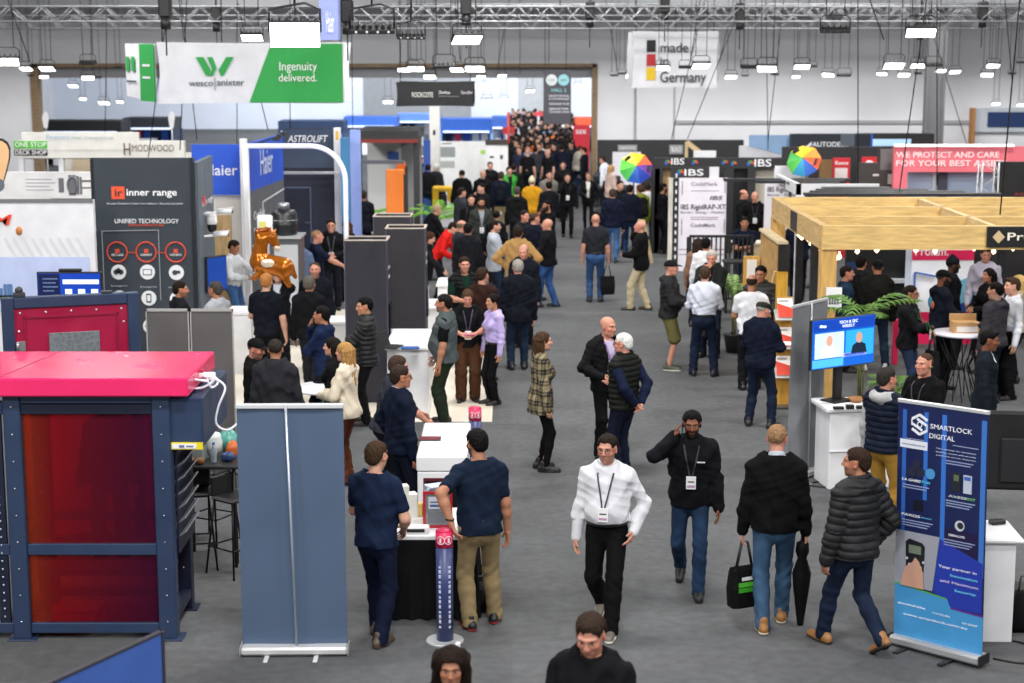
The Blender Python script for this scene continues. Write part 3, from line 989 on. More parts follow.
	Fl.cone(K.pelvis + V3(0, 0, 0.10) * s, K.pelvis + V3(0, 0, -0.03) * s, (pw - 0.008) * s, (pw + 0.004) * s, 0.05, sq=(1, 0.66, 1))
	if fem: Fl.ell(K.pelvis + V3(0, -0.02, -0.05) * s, V3(0.165, 0.12, 0.12) * s, 0.05)
	else:
		for g in (-1, 1): Fl.ell(K.pelvis + V3(g * 0.065, -0.045, -0.045) * s, V3(0.085, 0.085, 0.095) * s, 0.05)
	for (hip, knee, ank, toe, lift) in K.legs:
		w = 0.55 + 0.45 * K.b
		if bottom == 'shorts':
			e = hip + (knee - hip) * 0.92
			Fl.cone(hip, e, 0.080 * s * w + 0.014, 0.066 * s * w + lo_off, 0.035)
		else:
			Fl.cone(hip, knee, 0.083 * s * w + lo_off * .6, 0.056 * s * w + lo_off, 0.035)
			e = ank + (ank - knee) * 0.10 + V3(math.sin(toe), math.cos(toe), 0) * 0.012 * s
			Fl.cone(knee, knee + (e - knee) * .35, 0.056 * s * w + lo_off, 0.055 * s * w + lo_off, 0.03)
			Fl.cone(knee + (e - knee) * .35, e, 0.055 * s * w + lo_off, (0.042 if bottom in ('leggings', 'slim') else 0.050) * s + max(lo_off, .002) * 1.1, 0.03)
	def folds(P, D):
		m = np.abs(D) < 0.05
		q = P[m]; z = q[:, 2] / s
		kz = np.exp(-((z - 0.46) / 0.10) ** 2) + 1.1 * np.exp(-((z - 0.14) / 0.10) ** 2) + 0.5 * np.exp(-((z - 0.84) / 0.07) ** 2) + 0.25
		n = np.sin(z * 62 + 4 * np.sin(q[:, 0] * 17 + seed) + 3 * np.sin(q[:, 1] * 15)) * 0.6 + np.sin(z * 37 - q[:, 0] * 30 + q[:, 1] * 25 + seed) * 0.5
		D[m] += (0.0012 if bottom == 'leggings' else 0.0045) * kz * n
		return D
	if lod != 'low': Fl.post.append(folds)
	ztop = K.pelvis[2] + 0.085 * s
	Fl.post.append(lambda P, D: np.maximum(D, P[..., 2] - ztop))
	Fl.post.append(lambda P, D: np.maximum(D, 0.03 * s - P[..., 2]))
	if bottom == 'skirt': pass
	np_mesh({'jeans': 'jeans', 'shorts': 'shorts', 'leggings': 'leggings'}.get(bottom, 'trousers'), Fl.mesh(vx), M(botcol, 0.85, kind=bk), root)
	if belt:
		Fe = Field()
		Fe.cone(K.pelvis + V3(0, 0, 0.10) * s, K.pelvis + V3(0, 0, -0.03) * s, (pw + 0.022) * s, (pw + 0.030) * s, 0.05, sq=(1, 0.66, 1))
		if belly: Fe.ell(K.T(0, 0.06 + belly * .5, 1.03), V3(0.14, 0.09 + belly * .6, 0.10) * s, 0.08)
		zb = K.pelvis[2] + 0.055 * s
		Fe.post.append(lambda P, D: np.maximum(D, np.abs(P[..., 2] - zb) - 0.019 * s))
		bo_ = np_mesh('belt', Fe.mesh(vx * .7), M(belt, 0.4), root)
		bu = MB(); yb = 0.66 * (pw + 0.026) * s + 0.004
		bu.cbox((0, yb, zb), (0.05, 0.012, 0.036), 0.004); bu.build('buckle', M('#b9b4a8', 0.3, 0.9), bo_)
	# ---- shoes
	for (hip, knee, ank, toe, lift) in K.legs:
		Fs = Field()
		pit = -0.55 if lift else 0.0
		R = rotz(-toe) @ rotx(pit)
		o0 = ank - V3(0, 0, 0.085 * s) if not lift else ank - R @ V3(0, 0, 0.085 * s)
		q = lambda x, y, z: o0 + R @ (V3(x, y, z) * s)
		Fs.cone(q(0, -0.055, 0.042), q(0, 0.03, 0.045), 0.038 * s, 0.042 * s, 0.03, R=R, sq=(1, 1, 1))
		Fs.cone(q(0, 0.03, 0.04), q(0.0, 0.165, 0.028), 0.043 * s, 0.036 * s, 0.03)
		Fs.cone(q(0, -0.02, 0.06), q(0, -0.015, 0.11 if bottom != 'shorts' else 0.10), 0.042 * s, 0.040 * s, 0.025)
		Fs.cone(q(0, -0.05, 0.012), q(0, 0.06, 0.012), 0.042 * s, 0.046 * s, 0.01, R=R, sq=(1, 1, 0.32))
		Fs.cone(q(0, 0.06, 0.012), q(0, 0.165, 0.012), 0.047 * s, 0.040 * s, 0.01, R=R, sq=(1, 1, 0.32))
		def flat(P, D, o0=o0, R=R):
			return np.maximum(D, -((P - o0) @ R)[..., 2] + 0.0005)
		Fs.post.append(flat)
		m = Fs.mesh(min(vx, 0.016) * .8)
		zc = ((m[0][m[1]].mean(1) - o0) @ R)[:, 2]
		np_mesh('shoe', m, [M(shoe, 0.5), M(sole or '#15130f', 0.7)], root, mi=(zc < 0.026 * s).astype(int))
	# ---- worn things
	if glasses:
		g = MB()
		for e in (-1, 1):
			c = K.H(e * 0.032, 0.101, 0.005)
			pts = [K.H(e * 0.032 + 0.0235 * math.cos(t), 0.103 - 0.25 * abs(0.0235 * math.cos(t) * 1), 0.004 + 0.0165 * math.sin(t)) for t in np.linspace(0, 2 * math.pi, 13)[:-1]]
			g.tube([Vector(p) for p in pts], 0.0026, 6, closed=True)
			g.tube([Vector(K.H(e * 0.055, 0.097, 0.010)), Vector(K.H(e * 0.083, 0.0, 0.008))], 0.0024, 6)
		g.tube([Vector(K.H(-0.009, 0.104, 0.006)), Vector(K.H(0.009, 0.104, 0.006))], 0.0022, 6)
		g.build('glasses', M(glasses, 0.3), root)
	if badge:
		Vt = vt[0]; L = K.TI(Vt)
		if base is not None: L = np.concatenate([L, K.TI(base[0])])
		def front(x, z):
			m = (np.abs(L[:, 0] - x) < 0.035) & (np.abs(L[:, 2] - z) < 0.03)
			return L[m, 1].max() + 0.008 if m.any() else 0.13
		zb = 1.08 if badge is True else badge
		lm = MB()
		for e in (-1, 1):
			pts = [K.T(e * 0.072, -0.045, 1.50), K.T(e * 0.078, 0.03, 1.485)]
			for t in np.linspace(0.15, 1, 6):
				x = e * (0.075 * (1 - t) + 0.012 * t); z = 1.46 * (1 - t) + (zb + 0.06) * t
				pts.append(K.T(x, front(x, z), z))
			P = [Vector(p) for p in pts]
			for a_, b_ in zip(P[:-1], P[1:]): lm.bar(a_, b_, 0.015, 0.004)
		lo_ = lm.build('lanyard', M(lan, 0.7), root)
		c = K.T(0, front(0, zb) + 0.008, zb)
		bm = MB(); bm.cbox((0, 0, 0), (0.092, 0.006, 0.125), 0.002)
		bm.mat(1).cbox((0, 0.0035, -0.035), (0.075, 0.002, 0.022)); bm.mat(2).cbox((0, 0.0035, 0.01), (0.06, 0.002, 0.012))
		bo = bm.build('badge', [M('#e9e9ea', 0.4), M('#b58fae', 0.5), M('#44404a', 0.5)], lo_)
		bo.location = c
		bo.rotation_euler = Matrix(K.R.tolist()).to_euler()
	if stripe:      # small chest print
		L = K.TI(vt[0]); m = (np.abs(L[:, 0] - 0.09) < 0.03) & (np.abs(L[:, 2] - 1.30) < 0.02)
		if m.any():
			pm = MB(); pm.cbox((0, 0, 0), (0.075, 0.004, 0.012)); po = pm.build('chest_print', M(stripe, 0.7), root)
			po.location = K.T(-0.09, L[m, 1].max() + 0.004, 1.30)
	if pack:
		Fp = Field()
		Fp.cone(K.T(0, -0.21, 1.05), K.T(0, -0.20, 1.33), 0.15 * s, 0.13 * s, 0.05, R=K.R, sq=(1, 0.6, 1))
		Fp.cone(K.T(0, -0.30, 1.06), K.T(0, -0.29, 1.16), 0.10 * s, 0.09 * s, 0.03, R=K.R, sq=(1, 0.5, 1))
		Fp.post.append(tcut(K, 0.96)); Fp.post.append(wrinkle(K, 0.003, 3))
		np_mesh('backpack', Fp.mesh(max(vx, .014)), M(pack, 0.8, kind='cloth'), root)
		st = MB()
		for e in (-1, 1):
			st.tube([Vector(K.T(e * x, y, z)) for x, y, z in ((0.10, -0.15, 1.36), (0.11, -0.06, 1.49), (0.11, 0.06, 1.47), (0.12, 0.145, 1.33), (0.15, 0.13, 1.18), (0.16, -0.05, 1.05))], 0.017, 6)
		st.build('backpack_strap', M(pack, 0.8), root)
	root.location = (X, Y, z0)
	root.rotation_euler = (0, 0, -math.radians(face))
	K.X, K.Y, K.face, K.root, K.z0 = X, Y, face, root, z0
	rz = rotz(-math.radians(face))
	K.W = lambda p: Vector((rz @ np.asarray(p) + V3(X, Y, z0)).tolist())
	if lod == 'low':
		for i in (0, 1): pass
	root['height'] = h
	return K
# ------------------------------------------------------------------ the hall
WY, FY = 62.0, 112.0
def struct(name, mb, m, **k):
	o = mb.build(name, m, **k); o['kind'] = 'structure'; return o
b = MB(); b.box(-30, 30, 3, 120, -0.06, 0)
struct('floor', b, M('#5d5e60', 0.92, kind='carpet'))
XL, XR, ZT = Q(33, 100, WY).x, Q(596, 100, WY).x, Q(512, 64, WY).z
wallm = M('#dcdde2', 0.8, kind='wall')
b = MB(); b.box(-30, XL, WY, WY + .4, 0, 10); b.box(XR, 30, WY, WY + .4, 0, 10); b.box(XL, XR, WY, WY + .4, ZT, 10)
struct('wall_back', b, wallm)
b = MB(); b.box(-30.2, -30, 3, 120, 0, 10); struct('wall_left', b, wallm)
b = MB(); b.box(30, 30.2, 3, 120, 0, 10); struct('wall_right', b, wallm)
b = MB(); b.box(-30, 30, FY, FY + .3, 0, 10); struct('wall_far', b, M('#d3d9e6', 0.8, kind='wall'))
b = MB(); b.box(-30, 30, 8, 120, 10, 10.2); struct('ceiling', b, M('#77787d', 0.9, kind='wall'))
# timber lining of the wide opening
b = MB(); b.box(XL - .05, XL + .22, WY - .06, WY + .46, 0, ZT); b.box(XR - .14, XR + .05, WY - .06, WY + .46, 0, ZT)
b.box(XL, XR, WY - .06, WY + .46, ZT - .12, ZT + .02)
struct('trim_1', b, M('#8a7357', 0.6, kind='wood'))
# ledge and panel joints on the right wall
zl = Q(800, 122, WY).z
b = MB(); b.box(Q(676, 0, WY).x, 30, WY - .10, WY, zl - .06, zl + .06)
for px in (636, 676): b.box(Q(px, 0, WY).x - .03, Q(px, 0, WY).x + .03, WY - .03, WY, 0, 9 if px == 676 else zl + 4)
struct('trim_2', b, M('#a2a3a8', 0.7, kind='paint'))
b = MB(); b.box(XL, XR, WY + .3, WY + .42, ZT - .5, ZT - .12)
struct('trim_3', b, M('#8e8f93', 0.7, kind='paint'))
# steel column in front of the right wall
b = MB(); x0, x1 = Q(931, 0, 58).x, Q(947, 0, 58).x
b.box(x0, x1, 58, 58.5, 0, 9.9); b.box(x0 - .06, x0 + .04, 57.94, 58.05, 0, 9.9); b.box(x1 - .04, x1 + .06, 57.94, 58.05, 0, 9.9)
struct('column', b, M('#6d6e71', 0.6, kind='paint'))
# plant opening high on the right wall
Y = WY - .2
b = MB(); b.box(Q(976, 0, Y).x, Q(979.5, 0, Y).x, Y - .2, Y + .2, Q(0, 146, Y).z, Q(0, 108, Y).z); struct('trim_4', b, M('#b07a45', 0.6, kind='wood'))
b = MB(); b.box(Q(980, 0, Y).x, Q(1035, 0, Y).x, Y, Y + .2, Q(0, 132, Y).z, Q(0, 108, Y).z); struct('trim_5', b, M('#b9c0c9', 0.7, kind='paint'))
b = MB(); b.box(Q(993, 0, Y).x, Q(1035, 0, Y).x, Y - .05, Y + .02, Q(0, 127, Y).z, Q(0, 112, Y).z); struct('window_1', b, M('#2b3d66', 0.2, kind='paint'))
# dark box added as a roof girder, for the unlit top of the wall
b = MB(); z0 = Q(0, 6, 57).z; b.box(-30, 30, 57, 57.5, z0, z0 + 1.6); b.box(-30, 30, 56.8, 57.7, z0 - .06, z0)
struct('beam', b, M('#66676b', 0.7, kind='paint'))
# ------------------------------------------------------------------ panel helper: a standing board seen square on
class Pan:
	def __init__(self, name, label, cat, x0, x1, Y, top=None, bot=None, col='#888888', th=0.06, group=None, part='board', rough=0.5, kind='paint', z0=None, z1=None, bev=0.0, mat=None, post=False):
		self.py = ((top if top is not None else 250) + (bot if bot is not None else max(300, (top or 0) + 60))) / 2
		a, c = Q(x0, self.py, Y).x, Q(x1, self.py, Y).x
		self.Y, self.w, self.xc = Y, c - a, (a + c) / 2
		self.z1 = z1 if z1 is not None else Q(512, top, Y).z
		self.z0 = z0 if z0 is not None else (0.0 if bot is None else Q(512, bot, Y).z)
		self.root = thing(name, label, cat, (self.xc, Y, self.z0), 0, group)
		self.px0, self.px1 = x0, x1
		if part:
			b = MB(); b.box(-self.w / 2, self.w / 2, 0, th, 0, self.z1 - self.z0, bev)
			b.build(part, mat or M(col, rough, kind=kind), self.root)
		if post:
			b = MB(); b.box(-.03, .03, th, th + .05, -self.z0, .03); b.build('post', BLK, self.root)
	def x(self, px): return Q(px, self.py, self.Y).x - self.xc
	def z(self, py): return Q(512, py, self.Y).z - self.z0
	def patch(self, name, x0, x1, y0, y1, m, d=0.008, off=0.0):
		b = MB(); b.box(self.x(x0), self.x(x1), -d - off, -off, self.z(y1), self.z(y0)); return b.build(name, m, self.root)
	def text(self, s, x0, x1, y0, y1, col, **k):
		k.setdefault('y', -0.014)
		return text(s, self.root, (self.x(x0) + self.x(x1)) / 2, (self.z(y0) + self.z(y1)) / 2, self.x(x1) - self.x(x0), self.z(y0) - self.z(y1), col, **k)
def truss(name, label, a, b2, size=0.3, bays=24, m=None, group=None, flat=False):
	a, b2 = Vector(a), Vector(b2)
	t = thing(name, label, 'truss', a, 0, group)
	d = b2 - a; L = d.length; u = d.normalized()
	s = Vector((0, 0, 1)) if abs(u.z) < .9 else Vector((0, 1, 0)); w = u.cross(s).normalized()
	off = [s * size / 2 * i + w * size / 2 * j for i in (-1, 1) for j in (-1, 1)]
	b = MB()
	for o in off: b.tube([o, d + o], 0.017, 6)
	b.build('chord', m, t)
	b = MB()
	for i in range(bays):
		p, q = d * (i / bays), d * ((i + 1) / bays)
		if i % 2: A, B = off[0], off[1]
		for A, B in (((off[0], off[2]) if i % 2 else (off[2], off[0])), ((off[1], off[3]) if i % 2 else (off[3], off[1])), ((off[0], off[1]) if i % 2 else (off[1], off[0]))):
			b.tube([p + A, q + B], 0.009, 5)
	b.build('brace', m, t)
	return t
ALU = M('#b4b5b8', 0.35, 0.6)
for yy, Y, n in ((14, 40, 'nearest'), (22, 46, 'middle'), (10, 52, 'farthest')):
	z = Q(0, yy, Y).z
	truss('lighting_truss', 'long aluminium lighting truss across the hall, %s of the three' % n, (-16 if n != 'farthest' else -4, Y, z), (17, Y, z), 0.34, 90, M('#aeafb3', 0.45, 0.3), 'lighting trusses under the roof')
# ------------------------------------------------------------------ lamps hanging in the hall
LAMPON = M('#ffffff', 0.5, emit=9.0)
LAMPHOT = M('#fff8f0', 0.5, emit=16.0)
BLK = M('#1b1b1d', 0.5, kind='paint')
CABLE = M('#202124', 0.6)
def flood(px, py, wpx, Y, on, label, big=False, tilt=0.5, turn=0.0, ctop=6.6):
	c = Q(px, py, Y); w = wpx / F_PX * Y
	t = thing('floodlight', label, 'lamp', c, turn, 'hanging floodlights' if on else 'unlit hanging floodlights')
	h = w * (0.55 if on else 0.42)
	Rm = Matrix.Rotation(tilt, 4, 'X')
	b = MB(); b.xf = Rm
	b.box(-w / 2, w / 2, -h / 2, h / 2, 0, w * .13, w * .03)
	for i in range(5): b.box(-w * .45 + i * w * .2, -w * .40 + i * w * .2, -h * .46, h * .46, w * .13, w * .2)
	b.build('housing', BLK, t)
	if on:
		b = MB(); b.xf = Rm
		b.box(-w * .46, w * .46, -h * .44, h * .44, -w * .012, 0.001); b.build('lens', LAMPHOT if big else LAMPON, t)
	else:
		b = MB(); b.xf = Rm
		for i in range(4): b.box(-w * .42 + i * w * .23, -w * .32 + i * w * .23, -h * .50, -h * .49, w * .03, w * .09)
		b.build('lens', M('#55565a', 0.2), t)
	b = MB()
	b.tube([(-w * .5, 0, w * .05), (-w * .5, 0, w * .45), (-w * .36, 0, w * .56), (w * .36, 0, w * .56), (w * .5, 0, w * .45), (w * .5, 0, w * .05)], w * .022, 6)
	b.build('bracket', BLK, t)
	b = MB()
	b.tube([(-w * .3, 0, w * .56), (-w * .45, 0, max(w, 9.9 - c.z))], 0.008, 5)
	b.tube([(w * .3, 0, w * .56), (w * .38, 0, max(w, 9.9 - c.z))], 0.008, 5)
	b.build('cable', CABLE, t)
	return t
ON = [(6,62,26,30),(26,69,13,44),(47,69,16,42),(44,77,9,56),(88,78,13,48),(73,86,10,70),(104,103,11,76),(83,99,7,84),(120,102,7,84),
 (252,38,22,30),(467,40,30,28),(404,70,13,46),(416,69,17,44),(430,77,13,50),(457,70,14,46),(475,69,20,40),(481,77,9,60),(388,102,10,78),(487,101,11,76),(482,85,9,72),
 (502,76,9,60),(530,91,9,74),(504,100,9,80),(631,76,11,50),(663,68,14,44),(701,66,18,38),(731,77,12,48),(578,86,8,80),
 (767,69,20,36),(802,67,16,42),(828,75,12,50),(894,66,21,36),(882,74,10,54),(904,75,12,50),(918,66,15,44),(941,71,10,56),(955,72,11,54),(921,33,30,27),(993,66,13,44),(987,75,12,50),(796,77,8,60),(996,104,8,60),(1021,105,8,60)]
OFF = [(749,68,17,40),(775,75,8,56),(812,67,10,52),(844,76,14,46),(835,32,29,27),(918,74,8,58),(933,66,17,40),(1012,74,8,58),(1021,63,9,44),(614,76,8,56),(622,74,8,56),(686,68,14,44),(745,76,7,58),(413,68,13,44),(444,67,22,36),(88,64,17,42),(97,78,9,56),(31,76,7,58),(118,68,8,56)]
def near_name(px):
	for x, n in ((20, 'at the far left of the hall'), (126, 'above the white timber-deck stand'), (346, 'beside the green and white hanging banner'), (480, 'near the black hanging sign'), (600, 'over the wide opening'), (725, 'by the made in Germany banner'), (860, 'over the tilted rainbow umbrella'), (948, 'beside the steel column'), (1030, 'right of the steel column')):
		if px < x: return n
	return 'right of the steel column'
from collections import Counter
cnt = Counter()
for on, lst in ((True, ON), (False, OFF)):
	for i, (px, py, w, Y) in enumerate(sorted(lst)):
		n = near_name(px); cnt[n, on] += 1
		order = ('first', 'second', 'third', 'fourth', 'fifth', 'sixth', 'seventh', 'eighth', 'ninth', 'tenth', 'eleventh', 'twelfth')[cnt[n, on] - 1]
		sz = 'large' if w >= 26 else ('small' if w <= 10 else 'medium')
		flood(px, py, w, Y, on, '%s %s floodlight %s, %s from the left' % (sz, 'lit white' if on else 'unlit black', n, order), big=w >= 26, tilt=-0.55 if on else 0.25, turn=random.Random(i).uniform(-.35, .35))
# the closest lamp: a big square panel glaring beside the green banner, and its two dark neighbours
def panel_lamp(px, py, w, Y, on, label):
	c = Q(px, py, Y); W = w / F_PX * Y
	t = thing('panel_floodlight', label, 'lamp', c, 0.1, 'big floodlights near the green banner')
	Rm = Matrix.Rotation(-1.05 if on else 0.2, 4, 'X')
	b = MB(); b.xf = Rm; b.box(-W / 2, W / 2, -W * .28, W * .28, 0, W * .1, W * .02)
	for i in range(7): b.box(-W * .46 + i * W * .14, -W * .42 + i * W * .14, -W * .26, W * .26, W * .1, W * .2)
	b.build('housing', BLK, t)
	b = MB(); b.xf = Rm
	if on: b.box(-W * .485, W * .485, -W * .265, W * .265, -W * .015, 0.001)
	else:
		for i in range(4): b.ell((-W * .36 + i * W * .24, -W * .285, W * .05), (W * .03, W * .01, W * .03), 10, 6)
	b.build('lens', M('#ffffff', 0.5, emit=7.0) if on else M('#c9c9cc', 0.3), t)
	b = MB(); b.tube([(-W * .5, 0, W * .05), (-W * .5, 0, W * .5), (W * .2, 0, W * .62), (W * .5, 0, W * .5), (W * .5, 0, W * .05)], W * .025, 6); b.build('bracket', BLK, t)
	b = MB(); b.tube([(0, 0, W * .6), (0.1, 0, 9.9 - c.z)], 0.014, 5); b.build('cable', CABLE, t)
panel_lamp(295, 35, 50, 20, True, 'big glaring white panel floodlight overlapping the green banner')
panel_lamp(372, 32, 44, 22, False, 'big black floodlight seen from behind right of the green banner')
panel_lamp(411, 38, 28, 25, False, 'smaller black floodlight hanging beside the big black floodlight')
# ------------------------------------------------------------------ hanging banners and signs
def hang_cables(root, xs, z0, m=CABLE):
	b = MB()
	for x, y in xs: b.tube([(x, y, z0), (x + .05, y, 9.9 - root.location.z)], 0.012, 5)
	b.build('cable', m, root)
def curved_face(b, pts, z0, z1, bulge=0.0):
	for (xa, ya), (xb, yb) in zip(pts[:-1], pts[1:]):
		b.add([(xa, ya, z0), (xb, yb, z0), (xb, yb, z1), (xa, ya, z1)], [(0, 1, 2, 3)])
# green and white box banner
Y = 33.0
p = Pan('hanging_banner', 'big white and green box banner hanging at the left, large W emblem', 'banner', 157, 346, Y, 42, 104, part=None)
hw, hh = p.w / 2, p.z1 - p.z0
def skin_sheet(b, x0, x1, y0f, y1f, nx=24, nz=8):
	"""front sheet pulled in along its free edges"""
	g = []
	for i in range(nx + 1):
		u = i / nx
		for j in range(nz + 1):
			v = j / nz
			sag = 0.02 * math.sin(math.pi * u)
			x = x0 + (x1 - x0) * u
			inx = 0.05 * math.sin(math.pi * v) * (1 - 2 * u)
			g.append((x + inx * hw * .6, y0f + (y1f - y0f) * u, v * hh + (sag if j == 0 else (-sag if j == nz else 0))))
	fs = [(i * (nz + 1) + j, (i + 1) * (nz + 1) + j, (i + 1) * (nz + 1) + j + 1, i * (nz + 1) + j + 1) for i in range(nx) for j in range(nz)]
	b.add(g, fs, True)
GRN0 = 0; GRN = M('#2fa04c', 0.7, kind='paint'); WHT = M('#e4e5ea', 0.7, kind='paint')
b = MB(); skin_sheet(b, -hw, hw, 0, 0); o = b.build('front_face', WHT, p.root)
b = MB(); skin_sheet(b, -hw, hw - .1, 2.2, 2.2)
b.build('rear_face', WHT, p.root)
def lf(px, d): return (Q(px, 73, Y + d).x - p.xc, d)
a0, a1, a2 = (-hw - .02, 0), lf(140, 1.0), lf(126, 2.0)
b = MB(); b.add([(*a0, .03), (*a2, .10), (*a2, hh - .02), (*a0, hh - .03)], [(0, 1, 2, 3)]); b.build('left_face', WHT, p.root)
def lq(f0, f1, z0, z1, n_, m_, e=.03):
	P_ = [(a0[0] + (a2[0] - a0[0]) * f - .01, a0[1] + (a2[1] - a0[1]) * f - e) for f in (f0, f1)]
	b = MB(); b.add([(*P_[0], hh * z0), (*P_[1], hh * z0), (*P_[1], hh * z1), (*P_[0], hh * z1)], [(0, 1, 2, 3)]); b.build(n_, m_, p.root)
lq(.02, .50, .03, .97, 'green_field', GRN); lq(.66, .78, .52, .76, 'emblem', GRN, .04); lq(.84, .96, .52, .76, 'emblem', GRN, .04); lq(.62, .96, .33, .36, 'lettering', M('#4a525c', .7), .04)
lq(.16, .40, .60, .64, 'lettering', WHT, .05); lq(.16, .40, .40, .44, 'lettering', WHT, .05)
b = MB(); b.add([(p.x(249), -.03, 0.03), (p.x(345) - .04, -.03, 0.03), (p.x(343), -.03, hh * .5), (p.x(345) - .04, -.03, hh - .03), (p.x(272), -.03, hh - .03)], [(0, 1, 2, 3, 4)])
b.build('green_field', GRN, p.root)
def zig(p, pts, name, m, d0=-.045, d1=-.03):
	b = MB(); b.poly([(p.x(x), p.z(y)) for x, y in pts], d0, d1); return b.build(name, m, p.root)
zig(p, [(196.5, 57), (204, 57), (211, 70), (209, 76), (206, 75)], 'emblem', GRN)
zig(p, [(208, 57), (213, 57), (217, 68), (213, 76), (209.5, 75.5), (212.5, 69)], 'emblem', GRN)
zig(p, [(234.5, 57), (227, 57), (219, 70), (221, 76), (224, 75)], 'emblem', GRN)
p.text('wesco', 189, 213, 80, 86.5, '#3c4550', y=-.03); p.text('|', 214.5, 215.5, 78, 88, '#8a8f98', y=-.05); p.text('anixter', 217, 244, 79, 86, '#3c4550', y=-.03)
p.text('Ingenuity', 279.5, 317, 62, 71, '#eef3ee', y=-.05); p.text('delivered.', 279, 317, 74, 82, '#eef3ee', y=-.05)
hang_cables(p.root, [(-hw + .1, .1), (-hw * .4, 1), (hw * .4, 1), (hw - .1, .1)], hh)
# black hanging sign
Y = 45.0
p = Pan('hanging_sign', 'black curved fabric sign hanging over the middle of the hall', 'sign', 396, 474, Y, 82, 106.5, part=None)
hw, hh = p.w / 2, p.z1 - p.z0
b = MB(); skin_sheet(b, -hw, hw, 0, 0); skin_sheet(b, hw, hw - .03, 0, 1.5, 4); skin_sheet(b, -hw, -hw + .03, 0, 1.5, 4); skin_sheet(b, -hw, hw, 1.5, 1.5)
b.build('fabric', M('#27272a', 0.8, kind='paint'), p.root)
p.text('ROCKCOTE', 412, 433, 92.5, 97.5, '#d9dbd2', y=-.03, bold=True); p.text('Dunlop', 439, 450, 91, 94, '#d7d7d9', y=-.03, bold=True); p.text('Specifier', 461, 473, 91, 94, '#d7d7d9', y=-.03); p.text('Innovations', 439, 459, 95.5, 97, '#9a9a9e', y=-.03)
hang_cables(p.root, [(-hw + .1, .3), (0, .3), (hw - .1, .3)], hh)
# white box sign with three flag-coloured squares
Y = 47.0
p = Pan('hanging_banner', 'white hanging banner with black, red and yellow squares, made in Germany', 'banner', 632.5, 718, Y, 31, 88, part=None)
hw, hh = p.w / 2, p.z1 - p.z0
b = MB(); skin_sheet(b, -hw, hw, 0, 0); skin_sheet(b, -hw, -hw + .02, 0, 2, 4); skin_sheet(b, hw, hw - .02, 0, 2, 4)
b.build('fabric', M('#d6d7dc', 0.8, kind='paint'), p.root)
for (y0, y1, c) in ((40, 52, '#1d1b1c'), (54, 66, '#b0282c'), (67.5, 80, '#d8b41c')):
	p.patch('square', 646.5, 655.5, y0, y1, M(c, 0.7), off=.02)
for s, x1, y0, y1 in (('made', 688, 43, 53), ('in', 668.5, 57, 66), ('Germany', 706, 72, 83)):
	p.text(s, 660, x1, y0, y1, '#3f3f46', y=-.04, bold=True)
hang_cables(p.root, [(-hw + .1, .3), (hw - .1, .3)], hh)
# tall double circle direction sign in the opening
Y = 59.0
p = Pan('direction_sign', 'tall dark hall sign with two pale circles in the opening', 'sign', 543.5, 571, Y, 70, 124, col='#45434d', th=.2, part='board')
for cx, c in ((551.5, '#cfd6d8'), (563.5, '#8fc6cf')):
	b = MB(); b.poly(disc_pts(p.x(cx), p.z(80), p.x(cx + 5.6) - p.x(cx)), -.03, -.005); b.build('disc', M(c, 0.7), p.root)
	p.text('LIVE' if cx < 555 else 'HIRE', cx - 3, cx + 3, 79, 81.5, '#6b7276', y=-.04)
p.text('HALL 2', 551.5, 566, 88.5, 92, '#7fc4c6', bold=True)
for y0, s in ((95, 'NETWORKING'), (98, 'LOUNGE'), (103, 'SPEAKER HUB'), (108, 'SMARTER'), (111, 'TECHNICAL STAGE')):
	p.text(s, 549, 569, y0, y0 + 1.9, '#d9d9de', bold=True)
hang_cables(p.root, [(-.3, .1), (.3, .1)], p.z1 - p.z0)
# upright blue sign high at the left
Y = 29.0
p = Pan('hanging_sign', 'tall blue sign hanging high above the glaring floodlight', 'sign', 319, 338, Y, -6, 40, col='#8d9ad6', th=.4)
p.text('Haier', 326, 334, 12, 34, '#e8ecfa', y=-.03, bold=True, align='CENTER')
hang_cables(p.root, [(0, .2)], p.z1 - p.z0)
# chain hoists and stray rigging cables
for (px, py, Y, w) in ((165, 3, 30, 'above the left half of the green and white banner'), (216, 12, 40, 'above the W emblem of the hanging banner'), (665, 2, 40, 'above the made in Germany banner'), (740, 10, 40, 'right of the made in Germany banner, on the truss'), (983, 8, 40, 'on the truss at the far right'), (347, 8, 30, 'beside the tall blue hanging sign'), (466, 2, 34, 'above the middle of the hall'), (590, 8, 40, 'above the right end of the wide opening'), (921, 20, 40, 'above the big lit floodlight by the column')):
	c = Q(px, py, Y); t = thing('chain_hoist', 'black chain hoist ' + w, 'hoist', c, 0, 'chain hoists on the trusses')
	b = MB(); b.box(-.11, .11, -.1, .1, -.25, .15, .03); b.cyl((0, 0), .09, -.45, -.25, 12); b.build('motor', BLK, t)
	b = MB(); b.tube([(0, 0, .15), (0.05, 0, 9.9 - c.z)], .02, 5); b.tube([(0, 0, -.45), (0, 0, -.9)], .014, 5); b.build('chain', M('#3a3a3c', .4, .6), t)
